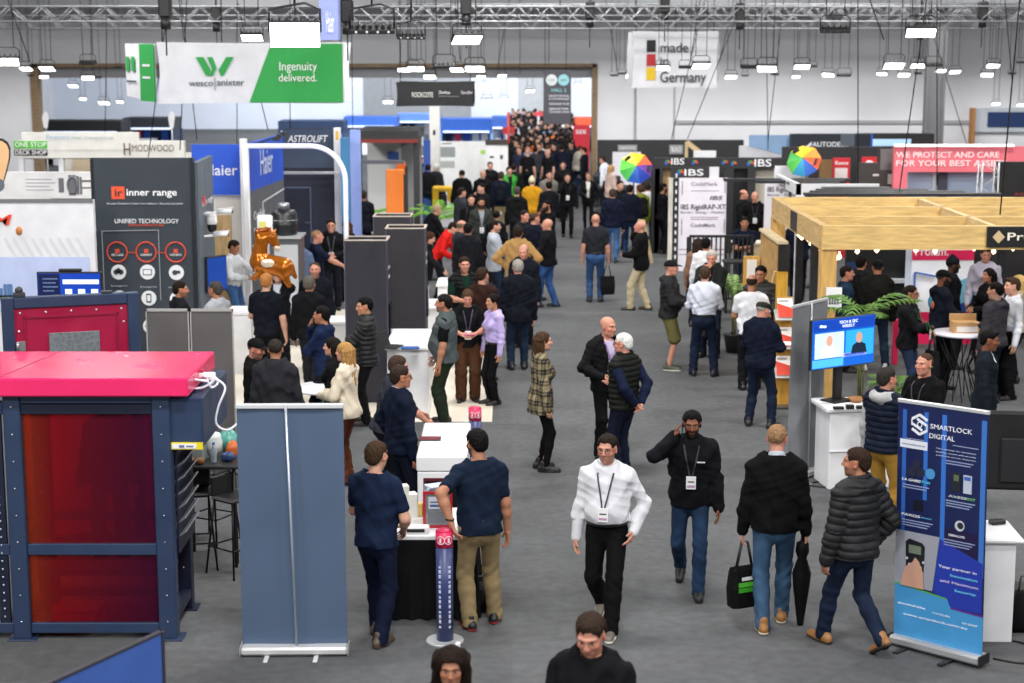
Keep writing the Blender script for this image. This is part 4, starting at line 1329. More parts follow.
RIG = [(8, 0, 30, 62, 36), (107, 0, 105, 140, 44), (179, 0, 184, 40, 38), (182, 105, 180, 150, 36), (155, 105, 148, 160, 36), (193, 105, 197, 140, 40), (237, 105, 237, 145, 40), (262, 105, 268, 130, 40), (290, 105, 290, 128, 40), (352, 60, 353, 150, 48), (545, 26, 545, 70, 58), (690, 62, 671, 140, 46), (708, 88, 687, 140, 46), (728, 25, 720, 60, 46), (636, 88, 636, 140, 55), (858, 0, 858, 190, 33), (918, 60, 898, 200, 30), (1017, 30, 1000, 215, 24), (947, 80, 967, 145, 45), (937, 60, 937, 185, 35), (766, 0, 768, 150, 44), (775, 78, 768, 140, 44), (1005, 0, 1012, 80, 38), (870, 0, 884, 40, 30), (700, 0, 690, 64, 40), (560, 0, 560, 28, 44), (610, 25, 618, 72, 48), (455, 0, 460, 60, 40), (505, 25, 497, 70, 50), (520, 26, 520, 74, 56)]
b = MB()
for i, (x0, y0, x1, y1, Y) in enumerate(RIG):
	a, c = Q(x0, y0, Y), Q(x1, y1, Y)
	if a.z < 9.9: a = a + (a - c) * ((9.95 - a.z) / max(a.z - c.z, .3)) if abs(a.x - c.x) < .6 * (a.z - c.z) else Vector((a.x, a.y, 9.95))
	o = MB(); o.tube([Vector((0, 0, 0)), a - c], 0.011, 5)
	oo = o.build('rigging_cable', CABLE); oo.location = c
	tag(oo, 'thin black rigging cable hanging ' + near_name(x1), 'cable', 'rigging cables ' + near_name(x1))
# ------------------------------------------------------------------ left foreground: guarded machine with a pink roof
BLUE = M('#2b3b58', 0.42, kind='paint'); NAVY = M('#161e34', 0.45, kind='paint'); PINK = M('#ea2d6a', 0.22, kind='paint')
Y = 14.25
X = lambda px, yy=Y: Q(px, 540, yy).x
Z = lambda py, yy=Y: Q(512, py, yy).z
t = thing('machine_guard', 'dark blue steel machine guard with red see-through screens and a pink roof', 'machine guard', (X(90, 14.25), 14.25, 0))
ox = t.location.x
def lx(px, py=500): return G(px, py).x  - ox
xa0, xa1, xb0, xb1 = X(9) - ox, X(26) - ox, X(156) - ox, X(174) - ox
zt = 2.19
def post(x0, x1, y0, m, parent, base=True):
	b = MB(); b.box(x0, x1, y0, y0 + .13, 0.012, zt, .008)
	o = b.build('post', m, parent)
	b = MB(); b.box(x0 - .05, x1 + .05, y0 - .04, y0 + .17, 0, .014, .004); b.build('base_plate', m, o)
	b = MB()
	for i in range(9): 
		z = .16 + i * .24
		b.cyl(((x0 + x1) / 2, y0 - .001), .008, z, z + .014, 8)
	b.build('bolt', M('#c9ccd2', .3, .8), o)
	return o
post(xa0, xa1, 0, BLUE, t); post(xb0, xb1, 0, BLUE, t)
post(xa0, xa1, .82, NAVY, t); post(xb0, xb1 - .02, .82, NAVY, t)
post(xa0 - 1.7, xa1 - 1.7, 0, BLUE, t); 
def rail(z0, z1, y=0.02, m=BLUE, x0=None, x1=None):
	b = MB(); b.box(xa1 if x0 is None else x0, xb0 if x1 is None else x1, y, y + .09, z0, z1, .006); return b.build('rail', m, t)
rail(Z(634), Z(624)); rail(Z(556), Z(545)); rail(Z(415), Z(403), m=NAVY); rail(2.10, 2.18, .02)
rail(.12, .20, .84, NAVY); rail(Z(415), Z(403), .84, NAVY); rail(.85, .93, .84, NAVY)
rail(Z(634), Z(624), x0=xa0 - 1.6, x1=xa0); rail(Z(556), Z(545), x0=xa0 - 1.6, x1=xa0); rail(Z(415), Z(403), x0=xa0 - 1.6, x1=xa0)
for xx in (xa0 + .04, xb0 + .04):
	for z0, z1 in ((.12, .2), (.85, .93), (2.1, 2.18)):
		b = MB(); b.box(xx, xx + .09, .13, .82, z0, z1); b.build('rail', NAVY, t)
b = MB(); b.box(xa0 - .12, xa0 - .03, .03, .07, .1, 2.1); b.build('perforated_strip', NAVY, t)
b = MB()
for i in range(26): b.cyl((xa0 - .075, .025), .008, .2 + i * .072, .214 + i * .072, 8)
b.build('slot', M('#b9bfca', .4), t)
# red sheet: reflected colours painted in, orange to the left, plum to the right
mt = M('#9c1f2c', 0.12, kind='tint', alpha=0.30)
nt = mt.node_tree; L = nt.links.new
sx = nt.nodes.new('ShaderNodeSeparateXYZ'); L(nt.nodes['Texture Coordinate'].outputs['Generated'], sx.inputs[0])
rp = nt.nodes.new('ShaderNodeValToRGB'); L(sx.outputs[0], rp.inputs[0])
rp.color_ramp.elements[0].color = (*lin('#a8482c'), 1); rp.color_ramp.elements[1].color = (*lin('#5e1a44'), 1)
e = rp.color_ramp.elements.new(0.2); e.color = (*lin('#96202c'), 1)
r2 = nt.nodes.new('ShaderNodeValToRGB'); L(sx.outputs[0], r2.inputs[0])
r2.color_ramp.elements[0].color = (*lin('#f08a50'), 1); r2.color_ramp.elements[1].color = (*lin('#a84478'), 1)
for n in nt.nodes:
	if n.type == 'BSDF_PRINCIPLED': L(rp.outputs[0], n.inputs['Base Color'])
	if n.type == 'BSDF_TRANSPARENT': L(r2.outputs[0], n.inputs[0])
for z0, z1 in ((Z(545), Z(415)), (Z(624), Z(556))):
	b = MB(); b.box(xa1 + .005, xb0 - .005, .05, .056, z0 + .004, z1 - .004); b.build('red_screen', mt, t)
b = MB(); b.box(xa1 + .005, xb0 - .005, .88, .886, .2, 2.0); 
# roof
xr = Q(188, 388, 14.15).x - ox; zr0, zr1 = Z(397, 14.15), Z(378.5, 14.15)
b = MB(); b.box(xa0 - 2.2, xr, -.10, 1.22, zr0, zr1, .012); o = b.build('roof', PINK, t)
b = MB(); b.bar((xr - 1.62, -.08, zr1 + .001), (xr - 1.42, 1.2, zr1 + .001), .006, .004); b.build('roof_seam', M('#8f1f47', .5), o)
# control cabinet at the corner
xc1 = X(206) - ox
b = MB(); b.box(xb0 + .03, xc1, .03, 1.30, Z(449), Z(398), .015); cabn = b.build('control_cabinet', BLUE, t)
b = MB(); b.box(X(170) - ox, X(206) - ox - .005, .018, .03, Z(450), Z(443)); b.mat(1).box(X(175) - ox, X(199) - ox, .013, .018, Z(449), Z(444.2))
b.mat(2).box(X(182) - ox, X(187) - ox, .010, .013, Z(448), Z(445.4)).box(X(189) - ox, X(196) - ox, .010, .013, Z(447.4), Z(446))
b.build('warning_label', [M('#ead21e', .5), M('#ececec', .5), M('#6a6f9a', .5)], cabn)
for i in range(7):
	z = 1.66 - i * .125
	b = MB(); b.xf = Matrix.Translation((xb1 + .03, 0.15, z)) @ Matrix.Rotation(-.6, 4, 'Y')
	b.box(-.045, .055, 0, .66, -.006, .006); b.build('louvre_blade', M('#8c9097', .4, .4), t)
b = MB(); b.box(xb1 + .005, xb1 + .02, .13, .85, .75, 1.75); b.build('side_plate', NAVY, t)
for zz in (Z(540), Z(505), Z(470)): pass
# inside the guard: a low machine bed with a red box on it
m = thing('workpiece_table', 'dark low work table standing behind the red screens', 'table', (ox + .1, 14.62, 0))
b = MB(); b.box(-.6, .55, -.18, .18, .52, .58, .01); b.build('tabletop', M('#2b2b33', .5), m)
for sx_ in (-.55, .5):
	for sy_ in (-.15, .15):
		b = MB(); b.box(sx_ - .025, sx_ + .025, sy_ - .025, sy_ + .025, 0, .52); b.build('leg', NAVY, m)
bb = thing('crate', 'orange crate seen through the lower red screen, on the floor', 'crate', (ox - .25, 14.65, 0)); b = MB(); b.box(-.22, .22, -.15, .15, 0, .18, .01); b.build('body', M('#d8552a', .5), bb); b = MB(); b.box(-.23, .23, -.16, .16, .16, .185, .005); b.build('rim', M('#c24a22', .5), bb)
# white extension lead heaped on the cabinet
t2 = thing('extension_lead', 'white extension lead heaped on the blue cabinet beside the pink roof', 'cable', (X(200, 14.6), 14.6, zt + .0))
rnd = random.Random(4)
b = MB()
pts = [(0.15 * math.cos(a * .9) + .05 * math.sin(a * .37), 0.12 * math.sin(a * .9), .03 + .012 * (a % 5) + .02 * math.sin(a * 2.1)) for a in np.linspace(0, 26, 120)]
b.tube(pts, .011, 6)
pts = [(.06, .05, .08), (.17, -.08, .10), (.28, -.10, .02), (.22, -.13, -.15), (.20, -.13, -.30), (.30, -.1, -.36), (.40, 0, -.28)]
P = [Vector(p) for p in pts]
def smooth(P, n=6):
	out = []
	for i in range(len(P) - 1):
		p0, p1, p2, p3 = P[max(i - 1, 0)], P[i], P[i + 1], P[min(i + 2, len(P) - 1)]
		for k in range(n):
			u = k / n
			out.append(.5 * ((2 * p1) + (p2 - p0) * u + (2 * p0 - 5 * p1 + 4 * p2 - p3) * u * u + (3 * p1 - p0 - 3 * p2 + p3) * u ** 3))
	return out + [P[-1]]
b.tube(smooth(P), .011, 6); b.build('cord', M('#e9e8f0', .5), t2)
b = MB(); b.box(-.02, .16, .08, .15, .06, .11, .01); b.build('socket_strip', M('#efeff2', .4), t2)
b = MB(); b.box(.0, .06, .09, .14, .11, .14, .008); b.build('plug', M('#b03050', .4), t2)
# magenta door unit behind the roof
Y1 = 17.0
xl, xr_ = Q(1, 300, Y1).x, Q(139, 300, Y1 + .45).x
rz = math.atan2(.45, xr_ - xl); w = math.hypot(.45, xr_ - xl)
t = thing('access_door', 'magenta steel door in a blue frame with a galvanised window plate', 'door', (xl, Y1, 0), rz)
H = Z(296, 17.2)
MAG = M('#a3103f', .4, kind='paint')
b = MB(); fw = .12
b.box(0, fw, 0, .12, 0, H, .008); b.box(w - fw, w, 0, .12, 0, H, .008); b.box(fw, w - fw, 0, .12, H - .11, H, .008); b.box(fw, w - fw, 0, .12, 0, .1, .008); b.build('frame', BLUE, t)
b = MB(); b.box(fw, w - fw, .03, .09, .1, H - .11); b.build('panel', MAG, t)
b = MB(); b.box(fw + .09, fw + .11, .015, .03, .2, H - .2); b.box(w - fw - .11, w - fw - .09, .015, .03, .2, H - .2); b.box(fw + .09, w - fw - .09, .015, .03, H - .22, H - .2); b.build('stiffener', M('#8c0e36', .4), t)
b = MB(); b.box(w * .33, w * .70, .012, .03, H - .78, H - .38, .004); b.build('window_plate', M('#8d979c', .35, .5, kind='galv'), t)
b = MB()
for i in range(5): b.ell((fw + .06 + i * (w - 2 * fw - .12) / 4, .028, H - .16), (.014, .01, .014), 10, 6)
for i in range(4):
	b.ell((fw + .04, .028, H - .35 - i * .4), (.014, .01, .014), 10, 6); b.ell((w - fw - .04, .028, H - .3 - i * .4), (.014, .01, .014), 10, 6)
b.build('rivet', M('#e0e2e6', .3, .8), t)
for z in (H - .55, H - .70):
	b = MB(); b.box(fw + .01, fw + .10, .0, .03, z, z + .10, .006); b.cyl((fw + .02, .0), .016, z, z + .1, 10); b.build('hinge', M('#b9bcc0', .35, .8), t)
b = MB(); b.box(.12, .24, .02, .09, H, H + .05, .01); b.ell((.18, .05, H + .07), (.04, .03, .04)); b.build('top_catch', M('#33363c', .5), t)
b = MB(); b.box(w - .38, w - .26, .02, .09, H, H + .03, .01); b.build('top_latch', M('#33363c', .5), t)
# monitor on its stand behind the door
Y = 19.0
p = Pan('monitor', 'flat monitor showing a blue dashboard above the magenta door', 'monitor', 37, 102, Y, 272, 298, col='#15161c', th=.05, part='casing', bev=.008)
b = MB(); b.box(p.x(38.5), p.x(100.5), -.004, 0, p.z(297), p.z(273.5)); b.build('screen', M('#123a9c', .2, emit=.9), p.root)
for nm_, x0, x1, y0, y1, c, e in (('sidebar', 39, 60, 274, 297, '#0b1a44', .6), ('title_strip', 63, 99, 279.5, 284, '#d8e2f6', .9), ('menu', 43, 58, 278, 279.5, '#9fb3e0', .7), ('menu', 43, 56, 282, 283.5, '#9fb3e0', .7), ('menu', 43, 58, 286, 287.5, '#9fb3e0', .7), ('menu', 43, 54, 290, 291.5, '#9fb3e0', .7), ('tile', 65, 72, 289, 294, '#cfdcf8', .9), ('tile', 78, 85, 289, 294, '#cfdcf8', .9), ('tile', 91, 98, 289, 294, '#cfdcf8', .9)):
	p.patch(nm_, x0, x1, y0, y1, M(c, .3, emit=e), d=.003, off=.005)
b = MB(); b.box(-.05, .05, .05, .09, -.9, .1); b.box(-.25, .25, -.1, .2, -p.z0, -p.z0 + .02); b.tube([(0, .07, -p.z0), (0, .07, -.5)], .03, 8); b.build('stand', BLK, p.root)
b = MB(); b.box(-.12, .14, .0, .05, p.z1 - p.z0, p.z1 - p.z0 + .035, .01); b.build('camera_bar', BLK, p.root)
# two grey mesh screens
p = Pan('screen_divider', 'grey translucent double screen divider behind the pink roof', 'divider', 146.5, 233.5, 20.0, 309, part=None)
hw = p.w / 2
for x0, x1 in ((-hw, -.008), (.008, hw)):
	b = MB(); b.box(x0 + .012, x1 - .012, .01, .016, .05, p.z1 - .03); b.build('mesh_panel', M('#6c6a6a', .4, kind='tint', alpha=.86), p.root)
	b = MB(); b.box(x0, x0 + .014, 0, .03, 0, p.z1); b.box(x1 - .014, x1, 0, .03, 0, p.z1); b.box(x0, x1, 0, .03, p.z1 - .03, p.z1); b.box(x0, x1, 0, .03, .02, .05); b.build('frame', M('#b8b8b6', .4, .3), p.root)
	b = MB(); b.box((x0 + x1) / 2 - .04, (x0 + x1) / 2 + .04, -.25, .28, 0, .02, .005); b.build('foot', M('#9a9a9a', .4, .4), p.root)
# bar table with leftovers and its stools
t = thing('bar_table', 'black high bar table cluttered with bags beside the blue cabinet', 'table', (G(216, 456, 1.05).x, 16.65, 0))
b = MB(); b.box(-.34, .30, -.33, .33, 1.02, 1.05, .008); b.build('tabletop', M('#2a2a2c', .4), t)
for a in (-.28, .24):
	for c in (-.27, .27):
		b = MB(); b.tube([(a, c, 0), (a, c, 1.02)], .016, 8); b.build('leg', BLK, t)
tx, ty = t.location.x, t.location.y
def small(name, label, cat, loc, fn, m, group=None, part='body'):
	q = thing(name, label, cat, loc, 0, group); b = MB(); fn(b); b.build(part, m, q); return q
def crumple(b, r, seed, sq=(1, 1, 1), n=14, m=9):
	rr = random.Random(seed)
	rg = []
	for i in range(m + 1):
		a = -math.pi / 2 + math.pi * i / m
		row = []
		for j in range(n):
			k = rr.uniform(.78, 1.15); q = max(math.cos(a), .03)
			row.append((r * sq[0] * q * math.cos(2 * math.pi * j / n) * k, r * sq[1] * q * math.sin(2 * math.pi * j / n) * k, r * sq[2] * (math.sin(a) * k + 1) if i else 0.0))
		rg.append(row)
	b.loft(rg)
q = small('plastic_tub', 'clear plastic tub with a mint green lid on the bar table', 'tub', (tx - .18, ty - .05, 1.05), lambda b: b.box(-.11, .11, -.1, .1, 0, .20, .02), M('#a9b5b4', .2, kind='tint', alpha=.6))
b = MB(); b.box(-.115, .12, -.105, .105, .20, .225, .01); crumple(b, .07, 3); b.v = [(x, y, z + (.2 if i >= 24 else 0)) for i, (x, y, z) in enumerate(b.v)]; b.build('lid', M('#7fc7b2', .5), q)
small('bread_roll', 'brown bread roll on the near edge of the bar table', 'food', (tx - .22, ty - .22, 1.05), lambda b: b.ell((0, 0, .045), (.06, .05, .045)), M('#b07a3c', .7))
small('bread_roll', 'dark brown pastry lying beside the brown bread roll', 'food', (tx - .1, ty - .24, 1.05), lambda b: b.ell((0, 0, .035), (.05, .045, .035)), M('#8a5a30', .7))
small('snack_bag', 'blue and red snack bag on the right of the bar table', 'bag', (tx + .16, ty - .12, 1.05), lambda b: crumple(b, .06, 8, (1.3, .7, .8)), M('#2b4270', .4, kind='paint'))
small('snack_bag', 'orange crumpled snack bag behind the blue snack bag', 'bag', (tx + .18, ty + .06, 1.05), lambda b: crumple(b, .07, 5, (1, .7, 1.2)), M('#c8642c', .4))
small('plastic_bag', 'crumpled teal carrier bag at the back of the bar table', 'bag', (tx + .12, ty + .2, 1.05), lambda b: crumple(b, .10, 6, (1.1, .8, 1.3)), M('#4f9b8f', .3))
small('plastic_bag', 'crumpled clear white bag beside the plastic tub', 'bag', (tx - .02, ty + .1, 1.05), lambda b: crumple(b, .10, 7, (1, .8, 1.3)), M('#d5dad8', .25))
q = small('water_bottle', 'small clear water bottle in the middle of the bar table', 'bottle', (tx + .03, ty - .18, 1.05), lambda b: b.lathe([(.03, 0), (.032, .02), (.032, .13), (.012, .17), (.012, .19)], 14), M('#b9c6cc', .1, kind='tint', alpha=.5))
b = MB(); b.cyl((0, 0), .014, .19, .21, 12); b.build('cap', M('#2d5aa8', .4), q)
def stool(px, py, label, rz):
	g = G(px, py); t = thing('bar_stool', label, 'stool', (g.x, g.y, 0), rz, 'black bar stools at the bar table')
	b = MB(); b.box(-.17, .17, -.16, .16, .74, .79, .03); b.build('seat', M('#141416', .5), t)
	b = MB(); b.box(-.17, .17, .13, .16, .78, .98, .02); b.build('backrest', M('#141416', .5), t)
	for a in (-1, 1):
		for c in (-1, 1):
			b = MB(); b.tube([(a * .14, c * .13, .75), (a * .21, c * .20, 0)], .011, 7); b.build('leg', M('#1c1c1e', .35, .6), t)
	b = MB(); k = .188; b.tube([(-k, -k + .01, .28), (k, -k + .01, .28), (k, k - .01, .28), (-k, k - .01, .28)], .009, 6, closed=True); b.build('footrest', M('#1c1c1e', .35, .6), t)
stool(196, 566, 'black bar stool nearest the blue steel post', .2)
stool(213, 540, 'black bar stool in the middle, furthest back under the bar table', -.5)
stool(236, 572, 'black bar stool half hidden by the blue pull-up banner', .9)
# back of a blue pull-up banner
g = G(295, 654)
t = thing('pull_up_banner', 'pull-up banner seen from behind, plain slate blue with a grey pole', 'banner', (g.x, g.y, 0), .02)
w, Hh = .895, 2.175
b = MB(); b.box(-w / 2 - .01, w / 2 + .01, -.09, .09, .012, .085, .02); base = b.build('base', M('#d2d3d5', .35, .3), t)
for e in (-1, 1):
	b = MB(); b.box(e * (w / 2 + .011) - .003, e * (w / 2 + .011) + .003, -.09, .09, .01, .09, .002); b.build('end_cap', M('#aeb0b3', .4), base)
for a in (-.23, .19):
	b = MB(); b.box(a - .02, a + .02, -.22, .2, 0, .014, .004); b.build('foot', M('#d9dadc', .35, .3), t)
b = MB()
n = 14
vs = []
for i in range(n + 1):
	for j in range(9):
		z = .08 + (Hh - .1) * j / 8; u = i / n
		vs.append((-w / 2 + w * u, .02 + .006 * math.sin(u * 9 + j * .25) + .01 * math.sin(math.pi * j / 8), z))
b.add(vs, [(i * 9 + j, (i + 1) * 9 + j, (i + 1) * 9 + j + 1, i * 9 + j + 1) for i in range(n) for j in range(8)], True)
b.build('sheet', M('#4b5d77', .6, kind='paint', scale=1.2), t)
b = MB(); b.box(-w / 2 - .005, w / 2 + .005, -.01, .04, Hh - .03, Hh + .012, .008); b.build('top_rail', M('#d7d9dc', .35, .2), t)
b = MB(); b.tube([(0.02, -.03, .06), (-.03, -.015, Hh)], .011, 8); b.build('pole', M('#b9c0cc', .3, .5), t)
# corner of a blue screen at the bottom edge
c = Q(161, 630, 10.2)
t = thing('blue_screen', 'corner of a blue panel with a black edge at the bottom left', 'panel', (c.x, c.y, 0), math.radians(62))
b = MB(); b.box(-1.2, -.012, -.015, .01, .25, c.z - .006); b.build('board', M('#3d5ea8', .3, kind='paint'), t)
b = MB(); b.box(-.02, .004, -.025, .02, .2, c.z, .004); b.box(-1.2, 0, -.02, .015, c.z - .02, c.z, .004); b.build('edge_frame', M('#33333a', .4), t)
b = MB(); b.box(-.9, -.2, -.3, .3, 0, .03, .01); b.tube([(-.55, 0, .03), (-.55, 0, .3)], .03, 8); b.build('stand', BLK, t)
# ------------------------------------------------------------------ central demonstration counter
t = thing('demo_table', 'demonstration table under a pleated black cloth with white top', 'table', (G(432, 617).x, 15.25, 0))
tx, ty = t.location.x, 15.25
b = MB(); b.box(-.37, .40, -.45, .5, .74, .79, .01); b.build('tabletop', M('#ececee', .4), t)
b = MB()
per = []
corners = [(-.36, -.44), (.39, -.44), (.39, .49), (-.36, .49), (-.36, -.44)]
for (x0, y0), (x1, y1) in zip(corners[:-1], corners[1:]):
	L_ = math.hypot(x1 - x0, y1 - y0); nx, ny = (y1 - y0) / L_, -(x1 - x0) / L_
	for k in range(24):
		u = k / 24; per.append((x0 + (x1 - x0) * u, y0 + (y1 - y0) * u, nx, ny, u * L_))
rings = []
for z in np.linspace(.012, .745, 7):
	f = (0.755 - z) / .74
	rings.append([(x + nx * (.006 + .03 * f * (1 + math.sin(s_ * 44))), y + ny * (.006 + .03 * f * (1 + math.sin(s_ * 44))), z) for x, y, nx, ny, s_ in per])
b.loft(rings, cap=False); b.build('cloth_skirt', M('#1b1a1d', .9, kind='cloth'), t)
# long white counter behind
x0, x1 = Q(417, 400, 16.9).x, Q(466, 400, 16.9).x
t = thing('counter', 'long white display counter behind the black-clothed table', 'counter', ((x0 + x1) / 2, 16.85, 0))
w = x1 - x0; WHP = M('#ededf0', .35, kind='paint')
b = MB(); b.box(-w / 2, w / 2, 0, 1.55, 0, .86, .01); b.build('body', WHP, t)
b = MB(); b.box(-w / 2 - .01, w / 2 + .01, -.012, 1.57, .865, 1.03, .015); b.build('worktop', WHP, t)
b = MB(); b.box(-w / 2 + .06, w / 2 - .06, -.012, 0, .35, .80, .01); b.mat(1).box(-w / 2 + .085, w / 2 - .085, -.016, -.012, .39, .77); b.build('display', [M('#5c1424', .4), M('#1c1c20', .2)], t)
q = thing('leaflet', 'pink leaflet lying at the back of the white counter', 'leaflet', (x1 - .22, 18.2, 1.031)); b = MB(); b.box(-.16, .16, -.12, .12, 0, .004); b.build('sheet', M('#e7c3cd', .6), q)
q = thing('tablet', 'dark tablet on the left of the white counter', 'tablet', (x0 + .09, 17.6, 1.031)); b = MB(); b.box(-.12, .12, -.09, .09, 0, .012, .004); b.build('casing', BLK, q); b = MB(); b.box(-.105, .105, -.075, .075, .012, .014); b.build('screen', M('#7a2030', .2), q)
# things on the table
bx = Q(438, 510, 15.1).x
t = thing('demo_box', 'grey demonstration box in a red frame on the white tabletop', 'device', (bx, 15.05, .79), .05)
b = MB(); b.box(-.125, .125, 0, .26, .0, .34, .008); b.build('casing', M('#8f9399', .35, .4, kind='paint'), t)
b = MB(); b.box(-.135, -.11, -.012, .0, 0, .345); b.box(.11, .135, -.012, 0, 0, .345); b.box(-.11, .11, -.012, 0, .32, .345); b.box(-.11, .11, -.012, 0, 0, .025); b.build('frame', M('#b5222f', .4), t)
b = MB(); b.box(-.085, .085, -.008, 0, .18, .29); b.mat(1).box(-.07, .07, -.012, -.008, .2, .22).box(-.07, .02, -.012, -.008, .24, .25); b.mat(2).box(-.09, .09, -.008, 0, .05, .15); b.build('front_plate', [M('#c9ced6', .4), M('#4a5a8a', .4), M('#70757c', .4)], t)
q = thing('brochure_stack', 'stack of pale blue brochures on the red-framed box', 'brochures', (bx, 15.18, 1.131), .2)
b = MB()
for i in range(4): b.xf = Matrix.Rotation(.1 * i, 4, 'Z'); b.box(-.11, .11, -.075, .075, i * .008, i * .008 + .007)
b.build('sheets', M('#c2cbe2', .5), q)
q = thing('fitting', 'tall white plastic bracket fitting at the left of the table', 'fitting', (bx - .24, 15.1, .79), .3)
b = MB(); b.box(-.05, .05, -.05, .05, 0, .32, .01); b.box(-.09, .12, -.06, .06, 0, .09, .01); b.box(-.10, -.03, -.04, .04, .22, .40, .01); b.build('casting', M('#e6e4de', .4), q)
b = MB(); b.box(.04, .10, -.03, .03, .09, .22, .01); b.build('yellow_tag', M('#e0c36a', .5), q)
q = thing('fitting', 'low white plastic tray with black insert on the table edge', 'fitting', (bx - .17, 14.88, .79))
b = MB(); b.box(-.16, .10, -.05, .05, 0, .07, .012); b.build('tray', M('#efefef', .4), q); b = MB(); b.box(-.10, .06, -.054, -.05, .02, .05); b.build('insert', M('#29292c', .4), q)
q = thing('fitting', 'white plastic channel at the right of the red-framed box', 'fitting', (bx + .23, 14.95, .79))
b = MB(); b.box(-.05, .13, -.06, .06, 0, .10, .012); b.box(-.02, .10, .0, .05, .1, .26, .01); b.build('casting', M('#f0f0f0', .4), q)
# bollards
def bollard(g, label):
	t = thing('bollard', label, 'bollard', (g.x, g.y, 0), .2, 'bollards with pink caps')
	b = MB(); b.cyl((0, 0), .17, 0, .018, 32, .16); b.build('base_plate', M('#c7c9cc', .3, .3), t)
	b = MB(); b.cyl((0, 0), .074, .018, .86, 24); tube_ = b.build('tube', M('#353f6e', .35, kind='paint'), t)
	b = MB(); b.cyl((0, 0), .0765, .86, 1.0, 24, .0755); b.lathe([(.0755, 1.0), (.06, 1.012), (0, 1.015)], 24); b.build('cap', M('#d01f56', .4, kind='paint'), t)
	for a in (-.62, .35):
		b = MB()
		b.xf = Matrix.Rotation(a, 4, 'Z')
		b.tube([(.035 * math.cos(k), -.0765 + .012 * (math.cos(k) ** 2), .93 + .035 * math.sin(k)) for k in np.linspace(0, 2 * math.pi, 15)[:-1]], .004, 5, closed=True)
		b.box(-.008, .008, -.08, -.074, .91, .95); b.build('round_icon', M('#f0dfe4', .5), t)
	for a in (-.75, .45):
		b = MB(); b.xf = Matrix.Rotation(a, 4, 'Z')
		for k in range(13):
			z = .14 + k * .045; b.box(-.010, .010, -.077, -.073, z, z + (.03 if k % 3 else .018))
		b.build('side_lettering', M('#c9cfe6', .5), t)
	return t
bollard(G(445, 641), 'blue bollard with a pink cap under the leaning hand of the man in khaki trousers')
g = G(475, 408, 1.0); bollard(g, 'blue bollard with a pink cap standing behind the white counter')
q = thing('paper_cup', 'small white tag lying on the floor beside the nearer bollard', 'tag', (G(458, 648).x, G(458, 648).y, 0)); b = MB(); b.box(-.02, .02, -.03, .03, 0, .05, .004); b.build('card', M('#f0f0f2', .5), q)
g = G(480, 618)
q = thing('holdall', 'soft black holdall on the floor behind the khaki trousers', 'bag', (g.x - .05, g.y + .15, 0), .2)
b = MB(); crumple(b, .17, 12, (1.3, .8, .85), 18, 10); b.build('body', M('#19191b', .6, kind='cloth'), q)
b = MB(); b.tube([(-.15, 0, .22), (-.08, 0, .34), (.08, 0, .34), (.15, 0, .22)], .012, 6); b.build('handle', BLK, q)
# ------------------------------------------------------------------ left middle: stands along the left of the aisle
CREAM = M('#e9e4da', .5, kind='paint'); STANDW = M('#e9e9ec', .5, kind='paint')
# dark technology wall with round icons
p = Pan('exhibition_wall', 'tall dark grey stand wall with orange logo and rings of icons', 'stand wall', 94, 194, 28.0, 158, col='#2c343d', th=.12, part='wall_panel')
b = MB(); b.box(p.x(93), p.x(95.5), -.02, .14, 0, p.z1); b.box(p.x(192), p.x(195), -.02, .14, 0, p.z1); b.build('edge_profile', M('#15181d', .4), p.root)
p.patch('logo_tile', 113, 126, 186.5, 199, M('#e2512f', .5))
p.text('ir', 116, 123.5, 189, 197, '#20242a', y=-.012, bold=True)
p.text('inner range', 128, 178, 189, 196, '#eeeff2', bold=True)
p.text('Access Control | Video Surveillance | Security Systems', 108, 184, 202.5, 204.5, '#c9ccd2')
p.text('UNIFIED TECHNOLOGY', 115, 179, 219, 223.5, '#e6e7ea'); p.text('INFRASTRUCTURE', 129, 164, 224.2, 226.2, '#d04a34', bold=True)
b = MB()
pts = [(102, 231), (158, 229)]
b.bar((p.x(102), -.012, p.z(231)), (p.x(158), -.012, p.z(230)), .012); b.bar((p.x(102), -.012, p.z(231)), (p.x(102), -.012, p.z(306)), .012); b.bar((p.x(158.5), -.012, p.z(230)), (p.x(158.5), -.012, p.z(300)), .012)
b.build('outline', M('#8b9096', .5), p.root)
r = p.x(126) - p.x(116)
for i, (cx, word) in enumerate(((116.5, 'SECURE'), (145.5, 'CONNECT'), (175, 'VIDEO'))):
	b = MB(); b.tube([(p.x(cx) + r * math.cos(k), -.015, p.z(252) + r * math.sin(k)) for k in np.linspace(0, 2 * math.pi, 29)[:-1]], .012, 6, closed=True)
	if i < 2: b.bar((p.x(cx) + r, -.015, p.z(252.5)), (p.x(cx + 29) - r, -.015, p.z(252.5)), .012)
	b.box(p.x(cx - 2), p.x(cx + 2), -.02, 0, p.z(253), p.z(249)); b.build('ring', M('#cf4630', .5), p.root)
	p.text(word, cx - 6, cx + 6, 253.8, 256, '#e4e4e6')
